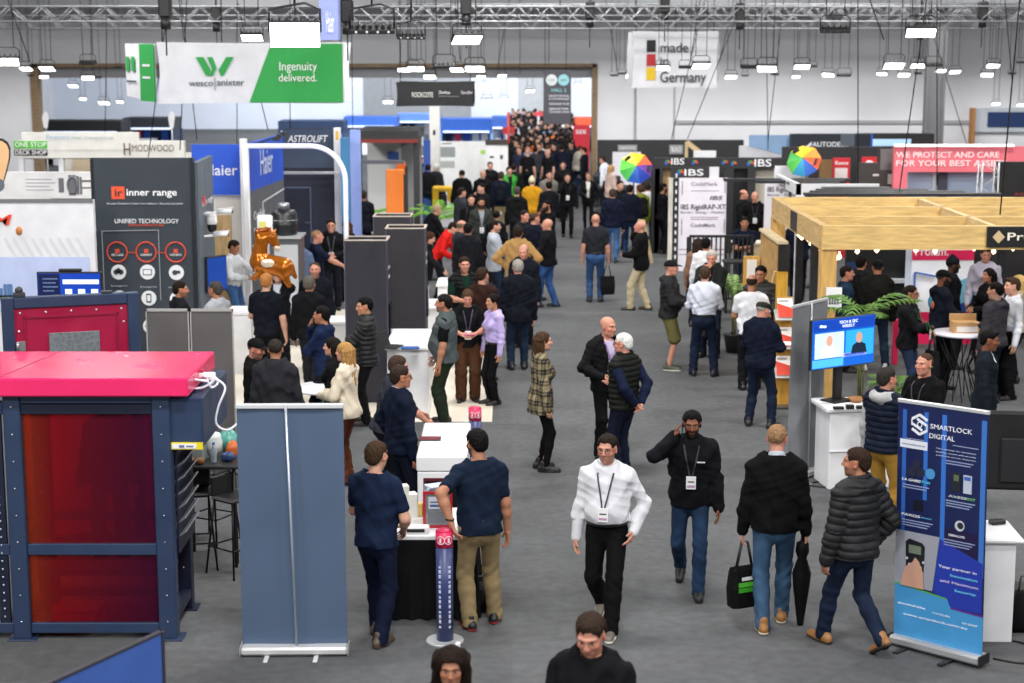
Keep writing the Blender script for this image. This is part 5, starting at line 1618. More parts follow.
def icon(p, cx, cy, kind, rr=7.5):
	b = MB(); R_ = p.x(cx + rr) - p.x(cx); b.poly(disc_pts(p.x(cx), p.z(cy), R_), -.012, 0)
	b.mat(1)
	if kind == 'screen': b.box(p.x(cx - 4.5), p.x(cx + 4.5), -.018, -.012, p.z(cy + 3), p.z(cy - 3)); b.mat(0).box(p.x(cx - 3.7), p.x(cx + 3.7), -.022, -.018, p.z(cy + 2.2), p.z(cy - 2.2))
	if kind == 'phone': b.box(p.x(cx - 2.5), p.x(cx + 2.5), -.018, -.012, p.z(cy + 4.5), p.z(cy - 4.5)); b.mat(0).box(p.x(cx - 1.6), p.x(cx + 1.6), -.022, -.018, p.z(cy + 3), p.z(cy - 3))
	if kind == 'cloud':
		for dx in (-2.5, 0, 2.5): b.poly(disc_pts(p.x(cx + dx), p.z(cy - (1.5 if dx == 0 else 0)), R_ * .35), -.018, -.012)
	if kind == 'camera': b.poly(disc_pts(p.x(cx - 1.5), p.z(cy), R_ * .35), -.018, -.012); b.box(p.x(cx), p.x(cx + 4), -.018, -.012, p.z(cy + 1), p.z(cy - 2))
	b.build('icon', [M('#d9dade', .5), M('#3a3f47', .5)], p.root)
for cx, cy, k in ((117, 272, 'cloud'), (146, 272, 'screen'), (175, 272.5, 'camera'), (146.5, 298, 'phone'), (147, 326, 'cloud'), (117, 298, 'screen'), (175, 299, 'cloud')): icon(p, cx, cy, k)
for cx, cy in ((117, 285), (146.5, 286), (175, 286.5)):
	p.text('Integriti', cx - 8, cx + 8, cy, cy + 1.5, '#b9bcc2')
# its side return, with three cameras on brackets
x0, x1 = Q(196.5, 300, 28.1).x, Q(214, 300, 30).x
t = thing('exhibition_wall', 'narrow grey side wall of the dark icon stand, carrying white cameras', 'stand wall', (x0 + .04, 28.13, 0), math.atan2(1.9, x1 - x0 - .04))
L_ = math.hypot(1.9, x1 - x0 - .04); H = Z(152, 29)
b = MB(); b.box(0, L_, -.04, .04, 0, 3.27); b.build('wall_panel', M('#59646e', .5, kind='paint'), t)
text('inner range', t, L_ * .55, 2.55, 1.3, .12, '#dfe0e4', y=-.05)
b = MB(); b.box(L_ * .25, L_ * .38, -.06, -.04, 2.52, 2.66); b.build('logo_tile', M('#c2404a', .5), t)
def camera_thing(px, py, Y, kind, label):
	c = Q(px, py, Y); t = thing('security_camera', label, 'camera', c, 0, 'white security cameras on the grey side wall')
	W = M('#ececf0', .35)
	if kind == 'dome':
		b = MB(); b.lathe([(.0, .16), (.06, .16), (.085, .12), (.09, .0), (.085, -.02)], 20); b.build('housing', W, t)
		b = MB(); b.lathe([(.082, -.02), (.08, -.10), (.05, -.15), (0, -.16)], 20); b.build('dome', M('#1a1214', .15), t)
		b = MB(); b.box(-.42, -.02, .0, .06, .12, .19, .01); b.build('bracket', W, t)
	else:
		b = MB(); b.xf = Matrix.Rotation(-.1, 4, 'Y'); b.tube([(-.10, 0, 0), (.14, -.02, 0)], .04, 12); b.box(-.1, .17, -.05, .03, .035, .05, .01); b.build('housing', W, t)
		b = MB(); b.tube([(.14, -.02, -.012), (.15, -.022, -.013)], .03, 12); b.build('lens', M('#3a2a44', .2), t)
		b = MB(); b.tube([(-.06, 0, -.02), (-.46, .02, -.06)], .018, 8); b.build('bracket', W, t)
camera_thing(212, 223, 28.9, 'dome', 'white dome security camera with a dark globe on the grey side wall')
camera_thing(224, 211, 28.7, 'bullet', 'white bullet security camera above the dome camera')
camera_thing(220, 234, 28.7, 'bullet', 'white bullet security camera below the dome camera')
g = Pan('monitor', 'dark blue monitor turned edge-on below the white cameras', 'monitor', 207, 219, 28.6, 256, 292, part=None)
b = MB(); b.xf = Matrix.Rotation(.9, 4, 'Z'); b.box(-.16, .30, -.02, .03, 0, g.z1 - g.z0, .01); b.build('casing', BLK, g.root)
b = MB(); b.xf = Matrix.Rotation(.9, 4, 'Z'); b.box(-.14, .28, -.026, -.02, .03, g.z1 - g.z0 - .03); b.build('screen', M('#1d3f8f', .2, emit=.5), g.root)
b = MB(); b.box(-.02, .02, .04, .3, .2, .26); b.build('bracket', BLK, g.root)
# blue letters stand
HB = M('#1d4fc4', .5, kind='paint')
p = Pan('exhibition_wall', 'royal blue header wall with white lettering behind the cameras', 'stand wall', 192, 243, 31.6, 144.5, 195, part=None)
b = MB(); b.box(p.x(192), p.x(243), 0, .1, 0, p.z1 - p.z0); b.build('header', M('#2458cf', .5, kind='paint'), p.root)
p.text('Haier', 196, 238, 166, 176, '#f2f4fb', bold=True, h=None) if False else p.text('Haier', 204, 237, 165, 176, '#f2f4fb', bold=True)
p = Pan('exhibition_wall', 'white stand wall with a timber front below the blue header', 'stand wall', 213, 246, 31.7, 195.5, col='#e3e2e0', th=.1, part='wall_panel')
b = MB(); b.box(p.x(217), p.x(242), -.012, 0, .1, p.z(199)); b.build('doorway_board', M('#d9d3cc', .5), p.root)
b = MB(); b.box(p.x(214), p.x(232), -.03, -.012, .1, p.z(215)); b.build('timber_board', M('#c9a877', .5, kind='wood', scale=(9, 9, 1.2)), p.root)
# corner wall going back, blue over grey
xa, xb = Q(247, 190, 31).x, Q(284, 190, 34.5).x
t = thing('exhibition_wall', 'blue and grey side wall with tall vertical lettering beside the balloon', 'stand wall', (xa, 31, 0), math.atan2(3.5, xb - xa))
L_ = math.hypot(3.5, xb - xa); zt_ = Z(144, 31); zb_ = Z(193, 31)
b = MB(); b.box(0, L_, -.0, .08, zb_, zt_); b.build('blue_header', HB, t)
b = MB(); b.box(0, L_, -.0, .08, 0, zb_); b.build('grey_panel', M('#565b60', .5, kind='paint'), t)
b = MB(); b.box(-.09, .0, -.03, .1, 0, zt_ + .1, .01); b.build('white_post', STANDW, t)
text('Haier', t, L_ * .5, (zb_ + zt_) / 2, L_ * .34, .5, '#cfdcf8', y=-.012)
for i, (zz, s_) in enumerate(((2.05, 'Comfort'), (1.75, 'built'))): text(s_, t, L_ * .28, zz, 1.0, .16, '#d8dade', y=-.012)
b = MB()
for i in range(5): b.box(L_ * .1, L_ * .34, -.012, 0, 1.5 - i * .09, 1.53 - i * .09)
b.bar((L_ * .38, -.012, 2.25), (L_ * .98, -.012, 2.33), .02); b.bar((L_ * .38, -.012, 2.25), (L_ * .38, -.012, 1.9), .02)
b.build('printed_line', M('#c6c9cd', .5), t)
b = MB(); b.tube([(-.2, -.25, zt_ + .02), (.5, -.5, zt_ + .12), (.9, -.5, zt_ + .16)], .012, 6)
for k in (0.1, .45, .8): b.box(k - .12, k + .12, -.58, -.5, zt_ + .05 + k * .09, zt_ + .11 + k * .09)
b.build('arm_spotlights', BLK, t)
# glowing white portal
p = Pan('light_portal', 'white arched light portal with a rounded corner in front of the dark stand', 'portal', 246, 350, 30.6, 143, part=None)
b = MB()
x0, x1, z1 = p.x(247), p.x(346), p.z(146)
Rr = .62; path = [(x0, 0, z1), (x1 - Rr, 0, z1)] + [(x1 - Rr + Rr * math.sin(a), 0, z1 - Rr + Rr * math.cos(a)) for a in np.linspace(.15, math.pi / 2, 9)] + [(x1, 0, 0)]
b.tube(path, .045, 10); b.build('tube', M('#e6e8fb', .4, emit=.35), p.root)
b = MB(); b.box(x0 - .06, x0 + .06, -.06, .06, 0, z1, .02); b.build('post', STANDW, p.root)
b = MB(); b.box(x1 - .18, x1 + .18, -.18, .18, 0, .03, .01); b.build('foot', STANDW, p.root)
# navy stand with a white name
p = Pan('exhibition_wall', 'dark navy stand wall with white italic name across the top', 'stand wall', 284, 336, 36.5, 128, col='#22263a', th=.15, part='wall_panel')
b = MB(); b.box(p.x(284), p.x(336), -.03, 0, p.z(168), p.z(128.5)); b.build('header', M('#36455c', .5, kind='paint'), p.root)
p.text('ASTROLIFT', 289, 329, 135.5, 142.5, '#e9ecf2', y=-.05, bold=True, shear=.25)
b = MB(); b.box(p.x(284), p.x(340), -.5, -.44, p.z(172.5), p.z(170)); b.mat(1)
for i in range(40): b.box(p.x(285 + i * 1.35), p.x(285.7 + i * 1.35), -.52, -.5, p.z(172), p.z(170.4))
b.build('light_rail', [STANDW, M('#8f98a8', .4)], p.root)
b = MB(); b.box(p.x(287), p.x(311), -.02, 0, .2, p.z(188)); b.mat(1).bar((p.x(286), -.02, p.z(187.5)), (p.x(311), -.02, p.z(187.5)), .03).bar((p.x(311), -.02, p.z(187.5)), (p.x(311), -.02, .2), .03); b.box(p.x(305), p.x(310), -.05, -.02, p.z(223), p.z(222))
b.build('door_panel', [M('#1a1f33', .4, kind='paint'), M('#56607c', .4)], p.root)
p = Pan('exhibition_wall', 'white upright with an orange emblem right of the navy stand', 'stand wall', 335, 341, 36.3, 128, col='#e9e9ee', th=.3, part='upright')
p.patch('emblem', 337, 340, 131, 140, M('#e3b54a', .5))
p = Pan('exhibition_wall', 'blue lit upright beside the white portal', 'stand wall', 341.5, 350, 35.8, 138, col='#3f7fb0', th=.3, part='upright')
p = Pan('exhibition_wall', 'lilac roll-up wall behind the portal post', 'stand wall', 351, 361, 36.6, 130, col='#8fa3e0', th=.2, part='upright')
# clear acrylic holder on the stand
g = Q(336, 262, 27.5)
# black tank on a cabinet, white control box
p = Pan('cabinet', 'grey steel cabinet carrying the black water tank', 'cabinet', 273, 300, 29.3, 239, part=None)
b = MB(); b.box(-p.w / 2, p.w / 2, 0, .7, 0, p.z1, .01); b.build('body', M('#55595d', .4, .2), p.root); b = MB(); b.box(-p.w / 2 - .03, p.w / 2 + .03, -.04, .74, p.z1, p.z1 + .04, .005); b.build('top', M('#a9adb0', .4, .3), p.root)
b = MB(); b.box(-p.w / 2 + .03, p.w / 2 - .03, -.015, 0, .1, p.z1 - .1); b.build('door', M('#b9bcbf', .4, .2), p.root)
t = thing('water_tank', 'black ribbed water tank with a steel top on the grey cabinet', 'tank', (Q(284, 230, 29.6).x, 29.65, p.z1 + .04))
b = MB(); b.lathe([(.22, 0), (.23, .04), (.23, .16), (.24, .18), (.23, .2), (.23, .36), (.19, .43), (.10, .45)], 28); b.build('tank', M('#17181c', .35), t)
b = MB(); b.lathe([(.10, .44), (.10, .54), (.08, .56), (0, .56)], 20); b.build('cap', M('#a5a8ac', .3, .7), t)
b = MB(); b.lathe([(.234, .25), (.242, .26), (.234, .27)], 28); b.build('strap', M('#8d9196', .3, .7), t)
t = thing('control_box', 'white control box with a yellow label beside the black tank', 'box', (Q(265, 225, 29.5).x, 29.5, Q(265, 233, 29.5).z))
b = MB(); b.box(-.14, .14, 0, .2, 0, .30, .015); b.build('casing', STANDW, t); b = MB(); b.box(-.10, .02, -.006, 0, .08, .20); b.build('label', M('#d3cf6a', .5), t)
b = MB(); b.box(-.06, .06, .05, .15, -t.location.z, 0); b.build('stand', STANDW, t)
# foil balloon shaped like a horse
c = Q(272, 262, 26.4)
t = thing('balloon', 'shiny brown foil balloon in the shape of a horse floating over the stand', 'balloon', (c.x, c.y, c.z), 0)
FO = M('#b4661c', .16, .55, kind='paint', scale=5); k = 26.4 / F_PX
F = Field()
def bp(px, py, d=0): return V3((px - 272) * k, d, (262 - py) * k)
F.cone(bp(261, 262), bp(283, 268), 9.5 * k, 11 * k, .05)
F.cone(bp(258, 262), bp(262, 240), 8.5 * k, 6.5 * k, .05)
F.cone(bp(262, 238), bp(272, 236), 6.5 * k, 5.5 * k, .05)
F.cone(bp(273, 238), bp(277, 246), 5.2 * k, 3.6 * k, .03)
F.cone(bp(270, 231, .03), bp(271, 227, .03), 1.8 * k, .8 * k, .02); F.cone(bp(275, 232, -.03), bp(277, 228.5, -.03), 1.8 * k, .8 * k, .02)
F.cone(bp(262, 272, -.05), bp(255, 277, -.07), 4 * k, 3 * k, .03); F.cone(bp(255, 270, .06), bp(253, 262, .1), 3.4 * k, 2.4 * k, .03)
F.cone(bp(284, 274, -.05), bp(289, 285, -.06), 4.6 * k, 3 * k, .03); F.cone(bp(280, 275, .08), bp(281, 284, .1), 4 * k, 2.6 * k, .03)
F.cone(bp(291, 266), bp(295, 277), 3 * k, 2.2 * k, .03)
m = F.mesh(.012); o = np_mesh('body', m, FO, t)
F = Field(); F.cone(bp(256, 258, .02), bp(259, 232, .03), 4 * k, 3.5 * k, .03); F.cone(bp(259, 232, .03), bp(268, 229, .0), 3.5 * k, 2.4 * k, .03)
np_mesh('mane', F.mesh(.012), M('#8a4312', .2, .5), t)
F = Field(); F.ell(bp(269, 262, -10.2 * k), V3(7 * k, 2 * k, 4.5 * k), .01)
np_mesh('white_patch', F.mesh(.012), M('#e8d9c4', .2, .3), t)
F = Field(); F.cone(bp(277, 247, -.5 * k), bp(278, 248, -.5 * k), 3.5 * k, 3.2 * k, .02)
np_mesh('muzzle', F.mesh(.012), M('#e8d9c4', .2, .3), t)
b = MB()
for s_ in (-1, 1): b.ell((tuple(bp(273.5, 234.5))[0], s_ * 4.6 * k, tuple(bp(273, 234.5))[2]), (.018, .012, .022), 10, 8)
b.build('eye', M('#20120a', .2), t)
b = MB(); b.tube([bp(264, 270), bp(262, 290), bp(264, 330)], .004, 5); b.build('string', M('#d8d3c8', .5), t)
# white shelving and posters behind the magenta door
p = Pan('exhibition_wall', 'long white stand wall with a red letter behind the monitor', 'stand wall', -60, 95, 27.0, 200, col='#dcdce0', th=.12, part='wall_panel')
p.text('M', -9, 12, 215, 226, '#e0432a', bold=True, shear=.2)
b = MB(); 
for i in range(9): b.add([(p.x(14 + i * 9), -.006, p.z(256)), (p.x(17 + i * 9), -.006, p.z(256)), (p.x(7 + i * 9), -.006, p.z(238)), (p.x(4 + i * 9), -.006, p.z(238))], [(0, 1, 2, 3)])
b.build('hatching', M('#cfd0d6', .5), p.root)
p.patch('poster', -60, 89, 257, 310, M('#b7c3e6', .45, kind='paint'), off=.01)
b = MB()
for x0, x1, y0 in ((2, 5, 284), (5.5, 11, 284), (-4, 1, 288)): b.box(p.x(x0), p.x(x1), -.026, -.018, p.z(297), p.z(y0))
b.build('building_print', M('#5577a6', .5), p.root)
b = MB(); b.box(p.x(-20), p.x(12), -.026, -.018, p.z(300), p.z(295)); b.build('grass_print', M('#5d7a4c', .5), p.root)
p.patch('top_edge', -60, 95, 199, 203, M('#6e6e72', .5), off=.0)
b = MB()
for px, c in ((20, 0),): b.ell((p.x(px), .04, p.z(231)), (.07, .07, .09), 12, 8)
b.build('mascot_toy', M('#b5733a', .6), p.root)
p = Pan('exhibition_wall', 'white product wall showing ladder fittings above the white stand', 'stand wall', -40, 92, 32.0, 172, 199.5, col='#e7e6e6', th=.1, part='board')
b = MB()
for a, c, y0, y1 in ((69, 76, 175, 195), (77, 79, 176, 194), (82, 91, 180, 181.5), (82, 91, 187, 188), (80, 82, 177, 194), (59, 64, 178, 192)): b.box(p.x(a), p.x(c), -.02, 0, p.z(y1), p.z(y0))
b.tube([(p.x(73) + .09 * math.cos(k_), -.03, p.z(185) + .15 * math.sin(k_)) for k_ in np.linspace(0, 6.28, 17)[:-1]], .02, 6, closed=True)
b.build('fitting_print', M('#6b6b70', .5), p.root)
b = MB()
for i, w_ in enumerate((26, 30, 24, 28)): b.box(p.x(26), p.x(26 + w_), -.01, 0, p.z(179.6 + i * 3.5), p.z(178.6 + i * 3.5))
b.build('text_lines', M('#bdbdc2', .5), p.root)
b = MB(); b.box(p.x(50), p.x(92), .0, .5, -.22, 0.02); b.build('dark_ledge', M('#2a2a2e', .5), p.root)
b = MB(); b.box(-p.w / 2, p.w / 2, .02, .09, -p.z0, -.0); b.build('wall_below', M('#cfcfd2', .5), p.root)
# timber deck shop fascia
p = Pan('shop_fascia', 'long white fascia with green and black deck shop signs', 'fascia', 17, 184, 42.0, 132, 159, part=None)
b = MB(); b.box(p.x(22), p.x(138), -.02, .2, p.z(150), p.z(132.5)); b.box(p.x(17), p.x(184), -.01, .2, p.z(158), p.z(141)); b.build('fascia_board', M('#eae8e2', .5, kind='paint'), p.root)
p.patch('sign_green', 14, 47.5, 141, 148.5, M('#4fb53a', .5, emit=.15), off=.02); p.text('ONE STOP', 15, 46.5, 142.3, 147.2, '#f0f6ec', y=-.035, bold=True)
p.patch('sign_black', 14, 47.5, 149.5, 155.5, M('#17181a', .5), off=.02); p.text('DECK SHOP', 15, 46.5, 150.4, 154.8, '#f0f0f0', y=-.035, bold=True)
p.text('Pavement', 47, 70, 134.5, 139.5, '#a9c3de', y=-.03); p.text('Timber - Composite & Screens', 72, 114, 136, 139, '#9cb3b8', y=-.03)
p.text('MODWOOD', 132, 174, 145, 152, '#6b5c4c', y=-.03)
b = MB(); b.bar((p.x(124.5), -.03, p.z(143)), (p.x(124.5), -.03, p.z(155)), .03); b.bar((p.x(130), -.03, p.z(143)), (p.x(130), -.03, p.z(155)), .03); b.bar((p.x(124.5), -.03, p.z(149)), (p.x(130), -.03, p.z(149)), .03); b.build('emblem', M('#6b5c4c', .5), p.root)
b = MB(); b.box(p.x(30), p.x(180), 3.0, 3.1, -p.z0, p.z(160)); b.mat(1).box(p.x(42), p.x(80), 2.9, 3.0, -p.z0, p.z(162)).mat(2).box(p.x(76), p.x(92), 2.8, 2.9, -p.z0, p.z(164)); b.mat(3).box(p.x(84), p.x(95), 2.7, 2.8, -p.z0, p.z(163))
b.build('back_panels', [M('#d8d4cc', .6), M('#bfae93', .6), M('#8e8579', .6), M('#c98a3a', .6)], p.root)
for px in (20, 60, 100, 140, 181):
	b = MB(); b.box(p.x(px) - .06, p.x(px) + .06, .02, .14, -p.z0, .05); b.build('post', STANDW, p.root)
b = MB(); b.box(p.x(20), p.x(95), .2, .5, p.z(159.5), p.z(157)); b.build('ceiling_beam', CREAM, p.root)
# teardrop flag at the frame edge
c = Q(8, 190, 29.5)
t = thing('teardrop_flag', 'teardrop flag with an orange face and black rim at the left edge', 'flag', (c.x, 29.5, 0))
fz = lambda py: Q(512, py, 29.5).z; k = 29.5 / F_PX
prof = [(-12, 190), (-3, 190), (1, 180), (5, 168), (8, 157), (8.5, 148), (6, 142), (1, 138.5), (-4, 138), (-10, 141), (-14, 150), (-15, 168)]
b = MB(); b.poly([((x - 4) * k, fz(y)) for x, y in prof], 0, .012); b.build('rim', M('#17171a', .5), t)
b = MB(); b.poly([((x * .86 - 4.4) * k, fz(164 + (y - 164) * .9)) for x, y in prof], -.006, .0); b.build('face', M('#e0b282', .6, kind='paint'), t)
b = MB(); b.poly(disc_pts(-10 * k, fz(185), 7 * k), -.012, -.006); b.build('grey_disc', M('#5c6670', .6), t)
b = MB(); b.tube([(-10 * k, 0.0, 0), (-10 * k, 0.0, fz(186))], .015, 8); b.box(-10 * k - .2, -10 * k + .2, -.2, .2, 0, .02); b.build('pole', ALU, t)
# small teardrop flags and dark stands deep behind the left wall
for px, Y, lab in ((46, 52, 'thin white feather flag behind the deck shop fascia'), (172, 50, 'white feather flag under the green banner')):
	c = Q(px, 130, Y); t = thing('feather_flag', lab, 'flag', (c.x, Y, 0)); kk = Y / F_PX
	z0, z1 = Q(0, 128, Y).z, Q(0, 111, Y).z
	b = MB(); b.poly([(-2 * kk, z0), (1.5 * kk, z0), (3.2 * kk, z0 + .6 * (z1 - z0)), (2.2 * kk, z1 - .05), (0, z1), (-2.5 * kk, z1 - .1), (-3.5 * kk, z0 + .6 * (z1 - z0))], 0, .01); b.build('cloth', STANDW, t)
	b = MB(); b.tube([(0, .01, 0), (0, .01, z0)], .02, 6); b.build('pole', ALU, t)
# three dark square totems
for px0, px1, yt, Y, lab in ((345, 388, 241, 24.4, 'nearest'), (386, 426, 229, 26.1, 'second'), (374, 412, 217, 28.6, 'farthest')):
	x0, x1 = Q(px0, 300, Y).x, Q(px1, 300, Y).x; w = x1 - x0
	t = thing('display_totem', 'dark square display totem with an open top, %s of the three' % lab, 'totem', ((x0 + x1) / 2, Y, 0), 0, 'dark display totems beside the portal')
	H = Q(512, yt, Y).z; dp = .55
	b = MB(); e = .02
	b.box(-w / 2, w / 2, 0, e, 0, H); b.box(-w / 2, w / 2, dp - e, dp, 0, H); b.box(-w / 2, -w / 2 + e, 0, dp, 0, H); b.box(w / 2 - e, w / 2, 0, dp, 0, H)
	b.build('casing', M('#27262f' if lab == 'nearest' else '#26242a', .5, kind='paint'), t)
	b = MB()
	for X0, X1, Y0, Y1 in ((-w / 2, w / 2, -.004, .03), (-w / 2, w / 2, dp - .03, dp + .004), (-w / 2 - .004, -w / 2 + .03, 0, dp), (w / 2 - .03, w / 2 + .004, 0, dp)): b.box(X0, X1, Y0, Y1, H, H + .018)
	b.build('rim', M('#b9aca2', .5), t)
	b = MB(); b.box(-w / 2 + e, w / 2 - e, e, dp - e, H - .25, H - .23); b.build('inner_tray', M('#3a3733', .6), t)
	b = MB()
	for a in (-w / 2, w / 2 - .02): b.box(a, a + .02, -.006, .0, 0, H)
	b.build('corner_profile', M('#4a4a58', .4, .3), t)
	b = MB(); b.box(w / 2, w / 2 + .03, .1, .45, 1.0, 1.45, .005); b.build('screen', M('#0e0f13', .2), t)
	b = MB(); b.box(w / 2, w / 2 + .004, .12, .42, 1.95, 1.99); b.box(w / 2, w / 2 + .004, .12, .36, 1.82, 1.86); b.build('printed_line', M('#b9b9c4', .5), t)
# pale raised flooring of that stand and its counters
b = MB(); gx0, gx1 = G(330, 395).x, G(492, 422).x
b.box(gx0 - 2.2, gx1, G(400, 422).y, 33.5, 0.0, .008); o = struct('floor_platform', b, M('#e6ddcc', .35, kind='paint'))
def counter(px0, px1, ytop, Y, h, depth, label, leaf=True):
	x0, x1 = Q(px0, 300, Y).x, Q(px1, 300, Y).x; w = x1 - x0
	t = thing('counter', label, 'counter', ((x0 + x1) / 2, Y, .008))
	b = MB(); b.box(-w / 2 + .03, w / 2 - .03, .03, depth - .03, 0, h - .05); b.build('body', WHP, t)
	b = MB(); b.box(-w / 2, w / 2, 0, depth, h - .05, h, .01); b.build('worktop', WHP, t)
	return t
def on_counter(name, label, cat, px, py, h, fn, m, rz=0, part='body'):
	g = G(px, py, h); t = thing(name, label, cat, (g.x, g.y, h), rz); b = MB(); fn(b); b.build(part, m, t); return t
counter(384, 430, 352, 23.4, 1.0, 1.6, 'white reception counter at the foot of the nearest totem')
t = on_counter('laptop', 'black laptop standing open at the foot of the nearest totem', 'laptop', 393, 347, 1.009, lambda b: b.box(-.15, .15, -.1, .1, 0, .015, .004), BLK, 1.2)
b = MB(); b.xf = Matrix.Rotation(-.3, 4, 'X'); b.box(-.15, .15, .1, .112, .03, .25, .004); b.build('lid', BLK, t)
on_counter('folded_cloth', 'blue folded cloth lying on the white reception counter', 'cloth', 410, 349, 1.009, lambda b: b.box(-.13, .13, -.07, .07, 0, .03, .012), M('#3c5f9c', .8, kind='cloth'), .1)
counter(425, 462, 300, 27.2, 1.0, .9, 'white display plinth between the totems and the aisle visitors')
on_counter('tablet', 'white tablet on the display plinth beside the second totem', 'tablet', 440, 303, 1.009, lambda b: b.box(-.16, .16, -.11, .11, 0, .02, .005), STANDW, .3)
counter(436, 470, 268, 30.2, .95, .9, 'white counter farther back where visitors in black lean')
on_counter('tablet', 'white tablet held at a slant on the farther counter', 'tablet', 450, 280, .959, lambda b: b.box(-.2, .2, -.11, .11, 0, .03, .005), STANDW, -.2)
counter(322, 350, 330, 26.0, .95, .6, 'white counter hidden behind the nearest totem')
# white low sofa table left of the totem
t = thing('display_table', 'white round-edged display table in front of the woman in cream', 'table', (G(322, 392, .74).x, 21.9, 0))
b = MB(); b.cyl((0, 0), .42, .71, .74, 32); b.build('tabletop', WHP, t); b = MB(); b.cyl((0, 0), .04, .02, .71, 14); b.build('leg', ALU, t); b = MB(); b.cyl((0, 0), .25, 0, .02, 28); b.build('base', ALU, t)
# white walkway on the floor by the balloon stand
b = MB(); b.box(G(240, 330).x - .5, G(345, 330).x, 24.3, 31, 0.0, .007); struct('floor_platform_white', b, M('#e4e2df', .35, kind='paint'))
# ---- stands around the left of the far aisle
for px0, px1, yt, yb, Y, c, lab in ((386.5, 404, 170, 228, 36, '#e27a2b', 'front'), (397, 405.5, 162, 226, 38, '#d9621f', 'rear')):
	p = Pan('orange_column', 'tall orange steel column of the lift display, %s one' % lab, 'column', px0, px1, Y, yt, part=None, group='orange lift columns'); 
	b = MB(); b.box(-p.w / 2, p.w / 2, 0, .3, 0, p.z1, .015); b.build('shaft', M(c, .4, kind='paint'), p.root)
	b = MB(); b.box(-p.w / 2 - .12, p.w / 2 + .12, -.12, .42, 0, .03, .005); b.build('base_plate', BLK, p.root)
	b = MB(); b.box(p.w / 2, p.w / 2 + .05, .05, .25, .1, p.z1 - .1); b.build('guide_rail', BLK, p.root)
p = Pan('lift_beam', 'grey overhead beam tying the orange columns together', 'beam', 345, 404, 37.2, 160.5, 164, part=None)
b = MB(); b.box(-p.w / 2, p.w / 2, 0, .12, 0, p.z1 - p.z0); b.build('beam', M('#56585f', .5), p.root)
b = MB(); b.box(p.x(352), p.x(354), 0, .1, -p.z0, 0); b.build('post', M('#8f94a0', .5), p.root)
p = Pan('black_canopy', 'black flat roof of the stand behind the orange columns', 'stand', 356, 418, 45, 131, 141, part=None)
b = MB(); b.box(-p.w / 2, p.w / 2, 0, 3, 0, p.z1 - p.z0); b.build('roof', M('#2b2b2e', .5), p.root)
b = MB(); b.box(-p.w / 2, p.w / 2, -.03, 0, -.05, .05); b.build('red_edge', M('#7e2a22', .5), p.root)
for px in (358, 416):
	b = MB(); b.box(p.x(px) - .08, p.x(px) + .08, .1, .26, -p.z0, 0); b.build('post', M('#2f2f33', .5), p.root)
b = MB(); b.box(p.x(358), p.x(394), 2.8, 2.9, -p.z0, -.05); b.mat(1).box(p.x(394), p.x(416), 2.8, 2.9, -p.z0, -.05); b.build('back_wall', [M('#d8d9d8', .5), M('#8d8d90', .5)], p.root)
p.patch('poster', 380, 392, 158, 166, M('#3a62b0', .5), off=-2.7)
# bright booths of the next hall seen through the opening
def booth(px0, px1, yt, Y, cw, cf, lab, sign=None, sc='#f2f4fa', split=.28):
	p = Pan('exhibition_stand', lab, 'stand', px0, px1, Y, yt, part=None)
	H = p.z1
	b = MB(); b.box(-p.w / 2, p.w / 2, 1.9, 2.0, 0, H * (1 - split)); b.build('back_wall', M(cw, .6, kind='paint'), p.root)
	b = MB(); b.box(-p.w / 2, p.w / 2, 0, 2.0, H * (1 - split), H); b.build('fascia', M(cf, .5, kind='paint'), p.root)
	for s_ in (-1, 1):
		b = MB(); b.box(s_ * p.w / 2 - .06, s_ * p.w / 2 + .06, 0, 2.0, 0, H * (1 - split)); b.build('side_wall', M(cw, .6, kind='paint'), p.root)
	b = MB(); b.box(-p.w * .35, p.w * .1, .5, .9, 0, 1.0); b.build('counter', STANDW, p.root)
	r_ = random.Random(px0)
	for i in range(5):
		x_ = -p.w * .44 + p.w * .18 * i; z_ = H * r_.uniform(.3, .42)
		b = MB(); b.box(x_, x_ + p.w * .13, 1.86, 1.9, z_, H * (1 - split) - .12); b.build('poster', M(r_.choice(['#e8eef8', '#2c57b8', '#d8e4f4', '#1f2c52', '#c9476a', '#9cc0e8']), .5, emit=.25), p.root)
	b = MB(); b.box(-p.w * .45, p.w * .45, -.04, 0, H * (1 - split) + .02, H * (1 - split) + .10); b.build('lit_edge', M('#dfeaff', .4, emit=1.0), p.root)
	if sign: text(sign, p.root, 0, H * (1 - split * .5), p.w * .5, H * split * .4, sc, bold=True)
	return p
booth(126, 176, 118, 80, '#37405a', '#24262c', 'dark stand with a blue strip under the left end of the green banner')
booth(40, 124, 121, 76, '#2c2c30', '#1f1f22', 'long black stand behind the deck shop fascia')
booth(280, 345, 121, 78, '#4a5f86', '#2f4468', 'navy stand far behind the green banner')
booth(345, 398, 117, 84, '#b8cdf0', '#3d6cc8', 'bright blue and white stand far behind the black canopy')
booth(398, 440, 114, 92, '#cfd8ea', '#5d86cf', 'pale blue stand far behind the black hanging sign')
booth(441, 492, 119, 74, '#8fb3ea', '#2f62c0', 'royal blue stand with a curved glow left of the crowd', None)
booth(492, 507, 117, 80, '#e6e6f0', '#3c66b8', 'white and blue stand touching the left of the crowd', None)
p = Pan('exhibition_wall', 'white tall column behind the orange columns', 'stand wall', 430, 440, 52, 107, col='#dcdbd8', th=.5, part='column_casing')
p.patch('speaker_box', 433.5, 436, 130, 135, BLK)
p = Pan('exhibition_wall', 'white poster wall with a printed machine picture by the far crowd', 'stand wall', 440, 486, 55, 141.5, col='#dedfe0', th=.15, part='wall_panel')
